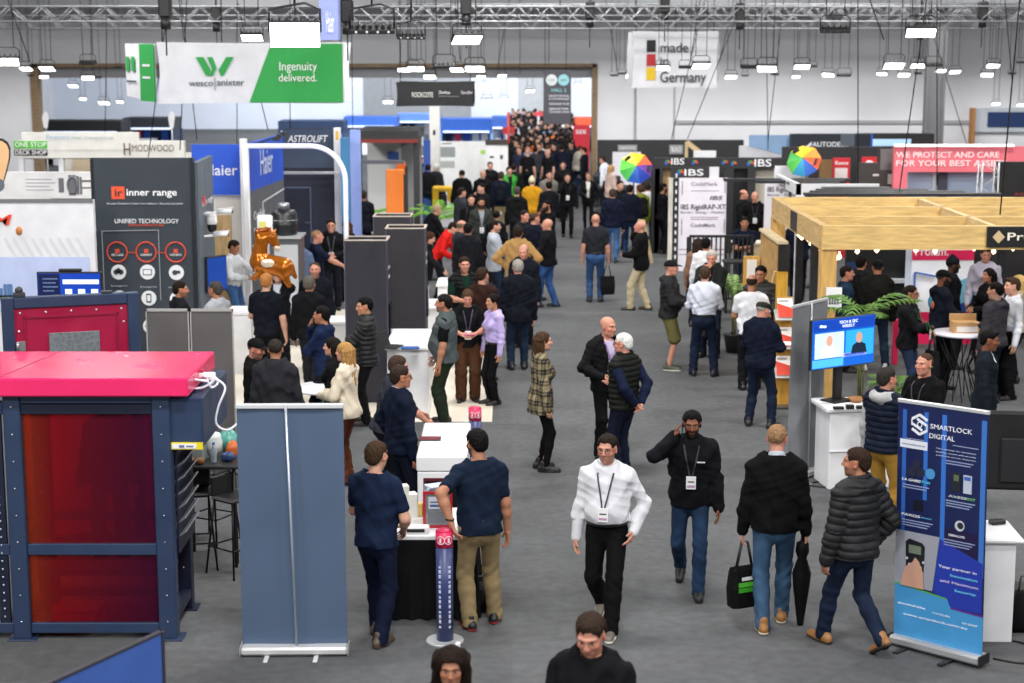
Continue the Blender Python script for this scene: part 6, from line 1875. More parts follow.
p.patch('picture', 441, 455.5, 147, 157, M('#8a9093', .5)); p.patch('picture', 441, 455, 161, 168, M('#a3a7a6', .5)); p.patch('title', 443, 452, 143, 144, M('#55565a', .5))
p.patch('green_splash', 481, 487, 150, 154, M('#9bd23a', .5))
p = Pan('exhibition_wall', 'white poster wall at the edge of the far crowd', 'stand wall', 485.5, 508, 53.5, 145, col='#e2e2e4', th=.15, part='wall_panel')
b = MB(); b.box(-p.w / 2, p.w / 2, -.02, .2, p.z1, p.z1 + .16); b.build('dark_fascia', M('#3a302c', .5), p.root)
p.patch('logo', 490, 494, 156, 158, M('#47484c', .5)); p.patch('logo', 500, 503, 155, 159, M('#47484c', .5))
p = Pan('exhibition_wall', 'blue leaning banner behind the man in the dark jacket', 'stand wall', 424, 431, 50, 140, col='#3a5fb5', th=.08, part='sheet')
for px, c, lab in ((508.5, '#b03030', 'thin red pole flag at the left of the crowd'),):
	cc = Q(px, 112, 70); t = thing('pole_flag', lab, 'flag', (cc.x, 70, 0)); b = MB(); b.tube([(0, 0, 0), (0, 0, cc.z)], .06, 6); b.box(-.25, .25, -.02, .02, cc.z - .9, cc.z - .6); b.build('pole', M(c, .5), t)
# yellow and white machines behind the totems
for px, py, c, lab in ((445, 192, '#f0a020', 'orange and white tool stand beside the aisle'), (443, 215, '#f0c020', 'yellow tool trolley beside the aisle')):
	g = G(px, py + 12); t = thing('tool_stand', lab, 'machine', (g.x, g.y, 0))
	b = MB(); b.box(-.3, .3, -.2, .2, 0, .5, .03); b.build('body', STANDW, t); b = MB(); b.box(-.3, -.12, -.22, .1, .5, 1.15, .04); b.box(-.3, .3, -.22, .1, 1.05, 1.2, .04); b.box(.14, .3, -.22, .1, .75, 1.1, .04); b.build('frame', M(c, .4), t); b = MB(); b.box(-.08, .12, -.1, .1, .55, .95, .03); b.build('motor', BLK, t)
t = thing('display_shelf', 'white wire display shelf with green bottles left of the aisle', 'shelf', (G(413, 222).x, G(413, 222).y, 0))
for s_ in (-.45, .45):
	b = MB(); b.box(s_ - .02, s_ + .02, -.2, .2, 0, 2.0, .01); b.build('upright', STANDW, t)
for z in (.4, .9, 1.4, 1.95):
	b = MB(); b.box(-.45, .45, -.2, .2, z, z + .03); b.build('shelf', STANDW, t)
k_ = 0
for z in (.43, .93, 1.43):
	for i in range(5):
		q = thing('bottle', 'pale green bottle on the white wire display shelf', 'bottle', (t.location.x - .36 + i * .18, t.location.y, z), 0, 'bottles on the white wire shelf')
		b = MB(); b.lathe([(.05, 0), (.055, .03), (.055, .2), (.02, .27), (.02, .31)], 12); b.build('body', M('#8fb5a8', .2), q)
q = thing('work_table', 'white work table below the black canopy roof', 'table', (G(372, 215).x, 42.5, 0)); b = MB(); b.box(-.9, .9, -.3, .3, .98, 1.02); b.build('tabletop', STANDW, q)
for s_ in (-.8, .8):
	b = MB(); b.box(s_ - .03, s_ + .03, -.25, .25, 0, .98); b.build('leg', STANDW, q)
# ------------------------------------------------------------------ plants
def frond(b, base, az, L_, lift, droop, wid, nl=11):
	"""one arching palm leaf made of a rib and paired leaflets"""
	P = []
	for i in range(nl + 1):
		u = i / nl
		r_ = L_ * u * (1 - .12 * u); z = lift * L_ * (u - droop * u * u)
		P.append(Vector((base[0] + r_ * math.cos(az), base[1] + r_ * math.sin(az), base[2] + z)))
	b.tube(P, [.010 * (1 - .8 * i / nl) for i in range(nl + 1)], 5)
	s_ = Vector((-math.sin(az), math.cos(az), 0))
	for i in range(2, nl + 1):
		u = i / nl; d = (P[i] - P[i - 1]).normalized()
		for sg in (-1, 1):
			ln = wid * math.sin(math.pi * min(1, .12 + .86 * u)) + .03
			t_ = P[i] + (s_ * sg * .8 + d * .65 + Vector((0, 0, -.35))) * ln
			w_ = d * .020
			b.add([P[i] - w_, P[i] + w_, (P[i] + t_) / 2 + w_ * .9 + Vector((0, 0, .02)), t_, (P[i] + t_) / 2 - w_ * .9 + Vector((0, 0, .02))], [(0, 1, 2, 3, 4)])
def palm(loc, label, h, L_, n, seed, c='#4d7a2c', pot='#2b2b2d', group=None, lift=1.0, wid=.24):
	rr = random.Random(seed); t = thing('potted_palm', label, 'plant', loc, 0, group)
	b = MB(); b.lathe([(.12, 0), (.17, .3), (.18, .32), (.16, .32), (.15, .28), (0, .28)], 20); b.build('pot', M(pot, .5), t)
	b = MB()
	for i in range(4): b.tube([(.03 * math.cos(i), .03 * math.sin(i), .28), (.06 * math.cos(i * 1.7), .06 * math.sin(i * 1.7), h)], .011, 6)
	b.build('stem', M('#6b6a3a', .6), t)
	for i in range(n):
		b = MB(); frond(b, (0, 0, h - .1 * rr.random()), i * 2.399 + rr.random() * .4, L_ * rr.uniform(.75, 1.1), lift * rr.uniform(.5, 1.2), rr.uniform(.5, .95), L_ * wid); b.build('frond', M(c, .5, kind='paint', scale=4), t)
	return t
t = counter(224, 252, 288, 26.6, 1.0, .7, 'white counter in front of the man in the white shirt, below the blue header')
# ------------------------------------------------------------------ right side
WOOD = M('#deba78', .5, kind='wood'); WOODV = M('#d0a560', .5, kind='wood', scale=(9, 9, 1.2))
# timber pergola
Yp, Zp = 23.5, 2.7
xl = Q(829, 230, Yp).x
t = thing('pergola', 'large timber pergola of laminated beams at the right', 'pergola', (xl, Yp, 0))
def beam(a, c, w, h, nm_='beam', m=WOOD):
	b = MB(); b.bar(a, c, w, h); return b.build(nm_, m, t)
Wd = 8.0; hB = .33
beam((-.09, 0, Zp - hB / 2), (Wd, 0, Zp - hB / 2), .10, hB)
beam((-.09, 4.6, Zp - hB / 2), (Wd, 4.6, Zp - hB / 2), .10, hB)
for yy in (1.55, 3.1): beam((0, yy, Zp - .13), (Wd, yy, Zp - .13), .09, .22)
b = MB(); b.bar((-.05, .05, Zp - hB / 2), (-.05, 4.55, Zp - hB / 2), .12, hB); b.build('beam', M('#c9a871', .5, kind='wood', scale=(9, 1.2, 9)), t)
b = MB(); b.bar((2.35, .05, Zp - .12), (2.35, 4.55, Zp - .12), .08, .2); b.build('beam', M('#d9bb88', .5, kind='wood', scale=(9, 1.2, 9)), t)
b = MB(); b.bar((Wd - .1, .05, Zp - .16), (Wd - .1, 4.55, Zp - .16), .1, .3); b.build('beam', WOOD, t)
for px_, py_ in ((0, 0), (0, 4.5), (Wd - .1, 0), (Wd - .1, 4.5)):
	b = MB(); b.box(px_ - .10, px_ + .12, py_ - .02, py_ + .18, 0, Zp - hB, .006); b.build('post', WOODV, t)
b = MB(); b.box(-.115, -.10, 2.0, 2.6, Zp - hB + .02, Zp - .02); b.build('joint_plate', M('#2b2724', .5), t)
b = MB(); b.box(.0, .10, 1.3, 1.42, 0, Zp - hB); b.build('black_column', M('#17171a', .5), t)
s_ = Q(987, 237, Yp - .08).x - xl; z_ = Q(0, 247, Yp - .08).z; z2 = Q(0, 226.5, Yp - .08).z
b = MB(); b.box(s_, s_ + 1.6, -.10, -.055, z_, z2, .006); sg = b.build('name_board', M('#16171a', .4), t)
cx = Q(998.5, 237, Yp - .1).x - xl; cz = (z_ + z2) / 2; r_ = .085
b = MB(); b.poly([(cx - r_, cz), (cx, cz - r_ * 1.05), (cx + r_, cz), (cx, cz + r_ * 1.05)], -.115, -.1); b.build('diamond_emblem', M('#cdb58a', .5), sg)
text('Prolam', sg, Q(1031, 237, Yp).x - xl, cz, .72, .11, '#ece5d6', y=-.112, bold=True)
nx = Q(834, 290, Yp - .03).x - xl
b = MB(); b.box(nx - .11, nx + .11, -.045, -.03, Q(0, 307, Yp).z, Q(0, 287, Yp).z); nt_ = b.build('notice', M('#eceded', .5), t)
b = MB()
for i in range(4): b.box(nx - .07 + i * .037, nx - .045 + i * .037, -.05, -.045, Q(0, 304, Yp).z, Q(0, 298, Yp).z)
b.box(nx - .08, nx + .08, -.05, -.045, Q(0, 303, Yp).z, Q(0, 302.4, Yp).z); b.build('print', M('#77777c', .5), nt_)
# string lights under the beams
t2 = thing('string_lights', 'warm string lights hanging under the pergola beams', 'lights', (xl, Yp, Zp - hB))
b = MB(); pts = []
for i in range(41):
	u = i / 40; pts.append((.25, .4 + 3.8 * u, -.06 - .10 * abs(math.sin(u * math.pi * 4))))
b.tube(pts, .006, 5)
pts2 = [(.4 + 3.9 * i / 40, 1.9, -.06 - .12 * abs(math.sin(i / 40 * math.pi * 4))) for i in range(41)]
b.tube(pts2, .006, 5); wi = b.build('wire', BLK, t2)
for i in range(1, 40, 3):
	for pp in (pts, pts2):
		x, y, z = pp[i]; b = MB(); b.lathe([(.012, z), (.012, z - .03), (.032, z - .06), (.036, z - .085), (.0, z - .12)], 10, (x, y)); b.build('bulb', M('#ffe2b0', .4, emit=6.0), wi)
# timber wall with a leaflet rack on its end
xw = Q(785, 290, 25.9).x - .03
t = thing('timber_wall', 'honey-coloured timber display wall running back beside the pergola', 'wall', (xw, 25.9, 0))
b = MB(); b.box(-.07, .03, .1, 2.0, .02, 2.17); b.build('board', M('#bb9256', .5, kind='wood', scale=(9, 1.2, 3)), t)
b = MB(); b.box(-.10, .07, .0, .1, 0, 1.75, .006); b.build('end_post', M('#dba63a', .5, kind='wood', scale=(9, 9, 1.2)), t)
b = MB(); b.box(-.08, .09, -.01, .1, 1.75, 2.17, .004); b.build('black_end_plate', M('#1d1a18', .5), t)
b = MB(); b.box(-.10, .06, 0, 2.0, 2.17, 2.21); b.build('top_cap', M('#e5d2ac', .5, kind='wood'), t)
b = MB(); b.bar((-.075, .4, 1.7), (-.075, 1.7, .6), .01, .02); b.ell((-.09, .8, 1.35), (.03, .05, .05)); b.build('shelf_light', M('#f0d38a', .4, emit=.6), t)
b = MB(); b.box(-.35, -.09, 1.9, 2.0, 0, 1.75); b.build('side_board', M('#cf9f4c', .5, kind='wood', scale=(9, 9, 1.2)), t)
b = MB(); b.box(-.30, -.14, 1.87, 1.9, 1.35, 1.7); b.build('notice', M('#e9e9e6', .5), t)
xk = Q(784, 360, 24.05).x
t = thing('leaflet_rack', 'leaflet rack of red and white brochures in front of the timber wall', 'rack', (xk, 24.05, 0))
b = MB(); b.box(-.12, .12, .12, .17, 0, 1.6); b.build('back_board', M('#cf9a3c', .5, kind='wood', scale=(9, 9, 1.2)), t)
b = MB(); b.box(-.16, .16, -.1, .3, 0, .03); b.build('foot', M('#4c4640', .5), t)
for i, z in enumerate((1.3, .88, .46)):
	b = MB(); b.bar((-.0, -.1, z), (0, .12, z + .12), .30, .012); b.build('shelf', M('#d8d8d6', .4, kind='tint', alpha=.6), t)
	q = thing('brochure', 'red and white brochure on the %s shelf of the leaflet rack' % ('top', 'middle', 'bottom')[i], 'brochure', (xk, 23.98, z + .035), 0)
	b = MB(); b.xf = Matrix.Rotation(1.0, 4, 'X'); b.box(-.11, .11, 0, .30, .0, .008); b.build('sheet', M('#ece6e2', .5), q)
	b = MB(); b.xf = Matrix.Rotation(1.0, 4, 'X'); b.add([(-.11, 0, .010), (.11, 0, .010), (.11, .14, .010), (-.11, .22, .010)], [(0, 1, 2, 3)]); b.mat(1).box(-.09, .05, .24, .27, .008, .011); b.build('print', [M('#d8402c', .5), M('#a9a39c', .5)], q)
# back of a grey pull-up banner
Y = 19.7; xa = Q(790, 400, Y).x; w = .87
t = thing('pull_up_banner', 'grey pull-up banner seen from behind, left of the television', 'banner', (xa, Y, 0), math.radians(52))
H = Q(512, 307, Y).z
b = MB(); b.box(-.01, w + .01, -.08, .08, .012, .085, .015); b.build('base', M('#c9cacc', .35, .3), t)
for a in (.15, w - .15):
	b = MB(); b.box(a - .02, a + .02, -.24, .24, 0, .014); b.build('foot', M('#c9cacc', .35, .3), t)
b = MB(); vs = []
for i in range(13):
	for j in range(9): vs.append((w * i / 12, .006 * math.sin(i * 1.1 + j * .5) + .012 * math.sin(j / 8 * math.pi), .08 + (H - .1) * j / 8))
b.add(vs, [(i * 9 + j, (i + 1) * 9 + j, (i + 1) * 9 + j + 1, i * 9 + j + 1) for i in range(12) for j in range(8)], True)
b.build('sheet', M('#888b90', .42, .25, kind='paint'), t)
b = MB(); b.box(-.005, w + .005, -.012, .02, H - .02, H + .015, .004); b.build('top_rail', M('#c5c6c8', .35, .2), t)
b = MB(); b.tube([(w / 2, -.04, .06), (w / 2, -.02, H)], .012, 8); b.build('pole', M('#b6b8bc', .3, .5), t)
# white counter with the television
def q3(px, py, h): return G(px, py, h)
c0 = G(826, 490); 
t = thing('counter', 'white counter under the television with cables and a wooden bowl', 'counter', (c0.x, c0.y, 0), math.radians(8))
b = MB(); b.box(.03, .82, .02, .55, 0, .93, .006); b.build('body', WHP, t); b = MB(); b.box(-.03, .88, -.03, .6, .93, .985, .012); b.build('worktop', WHP, t)
b = MB(); b.box(.03, .82, .0, .02, .45, .46); b.build('panel_joint', M('#bfc0c4', .5), t)
cx, cy = c0.x, c0.y
tv = Q(843.5, 342, cy + .35)
t = thing('television', 'television showing a blue online show with two speakers, on a black pole', 'television', (tv.x, cy + .35, .985), math.radians(33))
zc = tv.z - .985; w, h = 1.02, .60
b = MB(); b.box(-w / 2, w / 2, 0, .05, zc - h / 2, zc + h / 2, .008); b.build('casing', BLK, t)
b = MB(); b.box(-w / 2 + .012, w / 2 - .012, -.004, 0, zc - h / 2 + .012, zc + h / 2 - .012); b.build('screen', M('#1560c8', .2, emit=.85), t)
def scr(nm_, x0, x1, z0, z1, c, e=.85, d=0):
	b = MB(); b.box(w * (x0 - .5), w * (x1 - .5), -.008 - d, -.004 - d, zc + h * (z0 - .5), zc + h * (z1 - .5)); return b.build(nm_, M(c, .3, emit=e), t)
scr('header_bar', .02, .98, .76, .97, '#1140a8'); scr('left_picture', .05, .50, .22, .72, '#c7dcf2'); scr('right_picture', .53, .97, .2, .72, '#2fa3dd')
scr('caption_strip', .48, .86, .20, .28, '#b9a8ee'); scr('lower_wave', .02, .5, .04, .2, '#4fb6ea')
for cxx, hw_, skin_, shirt_ in ((.27, .07, '#d9a48c', '#e8e8ee'), (.74, .075, '#cf9c84', '#15263e')):
	b = MB(); b.poly([(w * (cxx - .5) + .05 * math.cos(a), zc + h * (.56 - .5) + .065 * math.sin(a)) for a in np.linspace(0, 6.28, 19)[:-1]], -.012, -.008); b.build('speaker_face', M(skin_, .4, emit=.7), t)
	b = MB(); b.poly([(w * (cxx - .5) - .13, zc + h * (.25 - .5)), (w * (cxx - .5) + .13, zc + h * (.25 - .5)), (w * (cxx - .5) + .10, zc + h * (.42 - .5)), (w * (cxx - .5) + .03, zc + h * (.47 - .5)), (w * (cxx - .5) - .03, zc + h * (.47 - .5)), (w * (cxx - .5) - .10, zc + h * (.42 - .5))], -.011, -.008); b.build('speaker_shirt', M(shirt_, .4, emit=.6), t)
text('TECH & SEC', t, w * (.56 - .5), zc + h * (.90 - .5), .30, .036, '#eaf2ff', y=-.012, emit=.9)
text('WEEKLY', t, w * (.56 - .5), zc + h * (.82 - .5), .20, .036, '#eaf2ff', y=-.012, emit=.9)
text('SMARTLOCK.COM.AU', t, w * (.67 - .5), zc + h * (.24 - .5), .33, .026, '#2c3f9a', y=-.014, emit=.4)
b = MB(); b.ell((w * (.14 - .5), -.008, zc + h * .36), (.03, .004, .018), 12, 8); b.ell((w * (.19 - .5), -.008, zc + h * .35), (.035, .004, .016), 12, 8); b.build('show_logo', M('#dfeaff', .4, emit=.8), t)
b = MB(); b.box(-.05, .05, .05, .11, 0.02, zc); b.box(-.16, .16, -.05, .2, 0, .02, .005); b.build('stand', BLK, t)
def put(name, label, cat, px, py, h, fn, m, rz=0, part='body', group=None):
	g = G(px, py, h); t = thing(name, label, cat, (g.x, g.y, h), rz, group); b = MB(); fn(b); b.build(part, m, t); return t
put('bowl', 'round wooden bowl on the white counter under the television', 'bowl', 856, 402, .986, lambda b: b.lathe([(.0, .0), (.05, .0), (.085, .03), (.10, .055), (.09, .05), (.05, .02), (0, .015)], 20), M('#9a6a3a', .5))
put('lock_sample', 'black lock samples in a row at the front of the television counter', 'device', 846, 409, .986, lambda b: (b.box(-.15, -.03, -.03, .03, 0, .03, .005), b.box(0, .09, -.03, .03, 0, .05, .005), b.box(.12, .2, -.03, .03, 0, .035, .005)), BLK, .1)
t = thing('power_cable', 'black power cable curling on the floor by the television counter', 'cable', (G(832, 478).x - .1, G(832, 485).y, 0))
b = MB(); b.tube(smooth([Vector(p) for p in ((0, .2, .01), (-.25, .0, .01), (-.1, -.12, .01), (.1, -.05, .01), (.2, .1, .02))]), .008, 6); b.build('cord', BLK, t)
# printed pull-up banner in front
g0, g1 = G(894, 643), G(982, 668)
rz = math.atan2(g1.y - g0.y, g1.x - g0.x); w = math.hypot(g1.y - g0.y, g1.x - g0.x)
t = thing('pull_up_banner', 'dark blue printed pull-up banner of a lock supplier with sky blue foot', 'banner', (g0.x, g0.y, 0), rz)
t.rotation_euler = (0, -.022, rz)
H = 2.16
b = MB(); b.box(-.012, w + .012, -.085, .085, .014, .095, .02); b.build('base', M('#c2c4c7', .3, .5), t)
for e in (-.015, w + .015):
	b = MB(); b.box(e - .005, e + .005, -.087, .087, .012, .1, .003); b.build('end_cap', BLK, t)
for a in (.16, w - .26):
	b = MB(); b.box(a - .025, a + .025, -.24, .22, 0, .014, .003); b.build('foot', BLK, t)
z0, z1 = .095, H - .012; zz = lambda f: z1 - (z1 - z0) * f; xx = lambda f: w * f
def sheet(nm_, u0, u1, f0, f1, m, d=0.0, pts=None):
	b = MB()
	P = pts or [(u0, f1), (u1, f1), (u1, f0), (u0, f0)]
	b.poly([(xx(u), zz(f)) for u, f in P], -.004 - d, -.001 - d if d else .0); return b.build(nm_, m, t)
sheet('sheet', 0, 1, 0, 1, M('#162150', .4, kind='paint'))
b = MB(); b.box(-.004, w + .004, -.014, .02, H - .02, H + .014, .005); b.build('top_rail', M('#ccced2', .3, .3), t)
b = MB(); b.tube([(w / 2, .05, .08), (w / 2, .025, H)], .011, 8); b.build('pole', ALU, t)
for u0, u1, f1, c in ((.055, .10, .62, '#2f63b8'), (.30, .345, .40, '#2f6cc4'), (.50, .55, .62, '#3672cc'), (.93, .985, .68, '#3b72c0')): sheet('light_bar', u0, u1, .03, f1, M(c, .4), .001)
sheet('plum_panel', .55, .93, .5, .64, M('#1c1440', .4), .001); sheet('grey_picture', 0, 0, 0, 0, M('#9a9da8', .4), .002, [(.0, .78), (.43, .78), (.50, .545), (.0, .545)])
sheet('royal_panel', 0, 0, 0, 0, M('#2338a4', .4), .002, [(.44, .78), (.64, .83), (.98, .83), (.98, .62), (.50, .55)])
sheet('sky_foot', 0, 0, 0, 0, M('#4697d0', .4, kind='paint'), .003, [(0, 1), (1, 1), (1, .84), (.64, .835), (.6, .80), (0, .775)])
sheet('green_rule', 0, 0, 0, 0, M('#57a84a', .4), .004, [(0, .778), (.6, .803), (.6, .797), (0, .772)]); sheet('purple_rule', 0, 0, 0, 0, M('#5c2a8c', .4), .004, [(.64, .838), (1, .843), (1, .835), (.64, .83)])
sheet('white_strip', .03, .34, .155, .19, M('#dfe3ee', .4), .003)
def tx(s, u, f, wd, h, c='#e8ecf6', **k): return text(s, t, xx(u), zz(f), wd * w if wd else None, h, c, y=-.009, **k)
tx('SMARTLOCK', .60, .085, .46, .042); tx('DIGITAL', .50, .125, .28, .042)
b = MB(); b.bar((xx(.62), -.006, zz(.150)), (xx(.90), -.006, zz(.150)), .004); b.bar((xx(.10), -.006, zz(.150)), (xx(.30), -.006, zz(.150)), .004); b.build('rule', M('#aeb9d8', .4), t)
# hexagon emblem
ex, ez, R_ = xx(.25), zz(.085), .085
b = MB()
hexp = [(ex + R_ * math.sin(a), ez + R_ * math.cos(a)) for a in np.linspace(0, 2 * math.pi, 7)[:-1]]
for i in range(6):
	if i not in (1, 4): b.bar((hexp[i][0], -.008, hexp[i][1]), (hexp[(i + 1) % 6][0], -.008, hexp[(i + 1) % 6][1]), .006, .022)
b.bar((ex - R_ * .86, -.008, ez + R_ * .5), (ex - R_ * .86, -.008, ez - .01), .006, .022); b.bar((ex + R_ * .86, -.008, ez - R_ * .5), (ex + R_ * .86, -.008, ez + .01), .006, .022)
b.bar((ex - R_ * .8, -.008, ez - .0), (ex + R_ * .3, -.008, ez - R_ * .55), .006, .02); b.bar((ex - R_ * .3, -.008, ez + R_ * .55), (ex + R_ * .8, -.008, ez), .006, .02)
b.tube([(ex + .022 * math.cos(a), -.008, ez + .022 * math.sin(a)) for a in np.linspace(0, 6.28, 13)[:-1]], .005, 5, closed=True); b.build('hexagon_emblem', M('#e9ecf4', .4), t)
tx('smartlock.com.au', .185, .173, .26, .016, '#8a90a4')
for f, s in ((.172, 'Your partner for electronic'), (.186, 'locking, access and security'), (.200, 'solutions across Australia')): tx(s, .66, f, .44, .010, '#c9d2ea')
tx('LA GARD', .17, .325, .21, .022, bold=True); tx('700', .33, .325, .10, .022, '#4fc0e8', bold=True)
tx('AXESS', .69, .362, .20, .02, '#c9d3da', bold=True); tx('EXT', .84, .362, .09, .02, '#7ec37a', bold=True)
tx('PAXOS', .17, .475, .21, .022, bold=True); tx('advance', .345, .475, .12, .016, '#5fb0e0'); tx('EBENCOR', .69, .525, .18, .018)
for u, f, n_, wd in ((.22, .345, 2, .3), (.72, .38, 3, .32), (.24, .495, 3, .36), (.72, .545, 3, .34), (.7, .215, 2, .3)):
	for i in range(n_):
		b = MB(); b.box(xx(u - wd / 2), xx(u + wd / 2 - .03 * i), -.008, -.004, zz(f + i * .011 + .004), zz(f + i * .011)); b.build('text_line', M('#8f9cc4', .5), t)
b = MB()
for u, f in ((.17, .29), (.27, .285), (.22, .255)): b.poly(disc_pts(xx(u), zz(f), .042), -.010, -.004)
b.build('lock_picture', M('#23283c', .4), t); b = MB(); b.poly(disc_pts(xx(.38), zz(.285), .045), -.009, -.004); b.build('fingerprint_picture', M('#4a90c8', .4), t)
b = MB(); b.box(xx(.62), xx(.72), -.010, -.004, zz(.34), zz(.26)); b.mat(1).box(xx(.645), xx(.70), -.013, -.010, zz(.295), zz(.27)).mat(2).box(xx(.75), xx(.84), -.010, -.004, zz(.34), zz(.265)).mat(3).box(xx(.76), xx(.83), -.013, -.010, zz(.285), zz(.27)); b.build('keypad_picture', [M('#20242e', .4), M('#5c6b52', .4), M('#b9c2d4', .4), M('#4066b0', .4)], t)
b = MB(); b.box(xx(.2), xx(.30), -.010, -.004, zz(.45), zz(.405)); b.build('lock_picture', M('#0e1222', .4), t)
b = MB(); b.poly(disc_pts(xx(.72), zz(.48), .045), -.010, -.004); b.mat(1).poly(disc_pts(xx(.73), zz(.478), .028), -.013, -.010); b.build('lock_picture', [M('#c4c9d2', .4), M('#2a2c34', .4)], t)
b = MB(); b.poly([(xx(.13), zz(.70)), (xx(.33), zz(.71)), (xx(.34), zz(.60)), (xx(.31), zz(.585)), (xx(.16), zz(.575)), (xx(.12), zz(.59))], -.012, -.006); b.mat(1).box(xx(.16), xx(.30), -.015, -.012, zz(.635), zz(.60)); b.mat(2)
for u, f in ((.14, .66), (.33, .665), (.17, .685), (.30, .69), (.235, .66)): b.poly(disc_pts(xx(u), zz(f), .011), -.016, -.012)
b.build('keypad_picture', [M('#1b1d22', .4), M('#6f7d6c', .4), M('#c9ccd2', .4)], t)
b = MB(); b.poly([(xx(.07), zz(.78)), (xx(.34), zz(.78)), (xx(.33), zz(.71)), (xx(.28), zz(.665)), (xx(.24), zz(.65)), (xx(.21), zz(.67)), (xx(.12), zz(.70))], -.019, -.016); b.build('hand_picture', M('#c79a84', .5), t)
tx('Your partner in', .71, .665, .42, .024); tx('Innovation', .78, .695, .30, .022, '#6fc6ec', bold=True); tx('and Maximum', .73, .725, .42, .022, '#d6c9ec'); tx('Security', .80, .755, .24, .022, '#6fc6ec', bold=True)
tx('dormakaba', .20, .862, .32, .018, bold=True); tx('MOSLER', .54, .872, .2, .014, '#d7e6f4'); tx('LA GARD', .86, .885, .16, .014, bold=True)
tx('www.smartlock.com.au', .47, .905, .72, .02)
# its white counter behind and the black screen back
g2 = G(984, 650); 
t = thing('counter', 'white counter behind the blue printed banner', 'counter', (g2.x, g2.y + .18, 0), math.radians(-3))
b = MB(); b.box(-.55, .29, .02, .55, 0, .90, .006); b.build('body', WHP, t); b = MB(); b.box(-.58, .35, -.03, .6, .90, .945, .015); b.build('worktop', WHP, t)
put('card_reader', 'small black card reader on the right of the white counter', 'device', 997, 524, .946, lambda b: b.box(-.07, .07, -.04, .04, 0, .04, .008), BLK, .3)
ts = thing('monitor', 'large black screen seen from behind at the right edge', 'screen', (Q(984, 450, 15.6).x, 15.6, 0), math.radians(-6))
Zt, Zb = Q(0, 411, 15.6).z, Q(0, 490, 15.6).z
b = MB(); b.box(0, 1.3, 0, .07, Zb, Zt, .03); b.build('casing', M('#131316', .5, kind='paint'), ts); b = MB(); b.box(.15, 1.1, -.03, 0, Zb + .08, Zt - .25, .02); b.build('back_cover', M('#19191d', .55), ts)
b = MB(); b.box(.55, .65, .02, .08, .02, Zb); b.box(.25, .95, -.2, .3, 0, .02); b.build('stand', BLK, ts)
t = thing('power_cable', 'black cable looping on the floor right of the printed banner', 'cable', (g1.x + .15, g1.y + .2, 0))
b = MB(); b.tube(smooth([Vector(p) for p in ((0, .0, .01), (.25, -.12, .01), (.42, .05, .01), (.38, .35, .01), (.2, .5, .01))]), .009, 6); b.build('cord', BLK, t)
g = G(1024, 634)
q = thing('shoulder_bag', 'black bag cut off by the right edge, beside the white counter', 'bag', (g.x + .02, g.y + .1, 0)); b = MB(); b.loft([[(x * s_, y * s_, z) for x, y in ((-.12, -.08), (.14, -.08), (.14, .08), (-.12, .08))] for z, s_ in ((0, .9), (.05, 1), (.3, .9), (.36, .6))]); b.build('body', M('#17171a', .6, kind='cloth'), q); b = MB(); b.tube([(-.06, 0, .34), (-.04, 0, .5), (.06, 0, .5), (.08, 0, .34)], .01, 6); b.build('handle', BLK, q)
# palms
palm((Q(862, 330, 22.6).x, 22.6, 0), 'potted palm arching above the television', 1.62, .85, 8, 5, '#557a30')
p1 = G(728, 352); palm((Q(734, 310, p1.y).x, p1.y, 0), 'leafy potted palm behind the man in the white T-shirt', 1.0, .62, 16, 9, '#86a562', lift=1.5, wid=.15)
palm((G(800, 352).x + .4, 23.0, 0), 'small potted palm on the floor behind the grey banner backs', .5, .5, 10, 3, '#5f8340')
g = G(355, 262); palm((g.x, g.y + 2, 0), 'bright green fern in front of the orange columns', .8, 1.0, 15, 21, '#6fa838')
palm((g.x + 1.9, g.y + 3.1, 0), 'second bright green fern nearer the orange columns', .8, .9, 14, 23, '#79b23c')
# pink promotion wall with the product picture
p = Pan('exhibition_wall', 'pink and white product wall with a picture of blue film rolls, under the pergola', 'stand wall', 911, 973, 29.5, 250, col='#e8eaf0', th=.1, part='wall_panel')
p.patch('pink_header', 911, 973, 250, 260, M('#e01d5a', .5)); p.patch('pink_footer', 911, 973, 312, 352, M('#e01d5a', .5))
p.text('Prolam.', 914, 947, 247, 256, '#f6e9ee', bold=True)
b = MB(); b.poly([(p.x(u), p.z(v)) for u, v in ((948, 292), (956, 282), (966, 278), (973, 276), (973, 312), (948, 312))], -.012, 0); b.build('film_roll_print', M('#6fa9bf', .5), p.root)
b = MB(); b.poly([(p.x(u), p.z(v)) for u, v in ((952, 306), (973, 300), (973, 312), (948, 312))], -.018, -.012); b.build('navy_print', M('#1f3f88', .5), p.root)
b = MB(); b.bar((p.x(914), -.05, p.z(272)), (p.x(935), -.05, p.z(276)), .03); b.bar((p.x(914), -.05, p.z(272)), (p.x(914), -.05, .0), .03); b.build('blue_frame', M('#3c62b4', .5), p.root)
p.patch('silver_edge', 905, 911, 250, 340, M('#b9c4d4', .5), off=-.02)
p = Pan('exhibition_wall', 'pink stand wall foot behind the man in the grey hooded top', 'stand wall', 893, 898, 27.5, 320, col='#d81c58', th=.1, part='board')
p = Pan('exhibition_wall', 'dark timber back wall under the pergola at the right edge', 'stand wall', 972, 1060, 30.0, 245, col='#2b2a2d', th=.15, part='wall_panel')
p = Pan('exhibition_wall', 'black back wall under the left half of the pergola', 'stand wall', 846, 906, 32.0, 245, col='#1e1e21', th=.15, part='wall_panel')
p.patch('blue_panel', 846, 856, 262, 300, M('#22406c', .5)); p.patch('grey_shelf', 888, 906, 278, 281, M('#b5bac0', .5), d=.3); p.patch('picture', 903, 911, 246, 265, M('#8aa0c0', .5), off=.3)
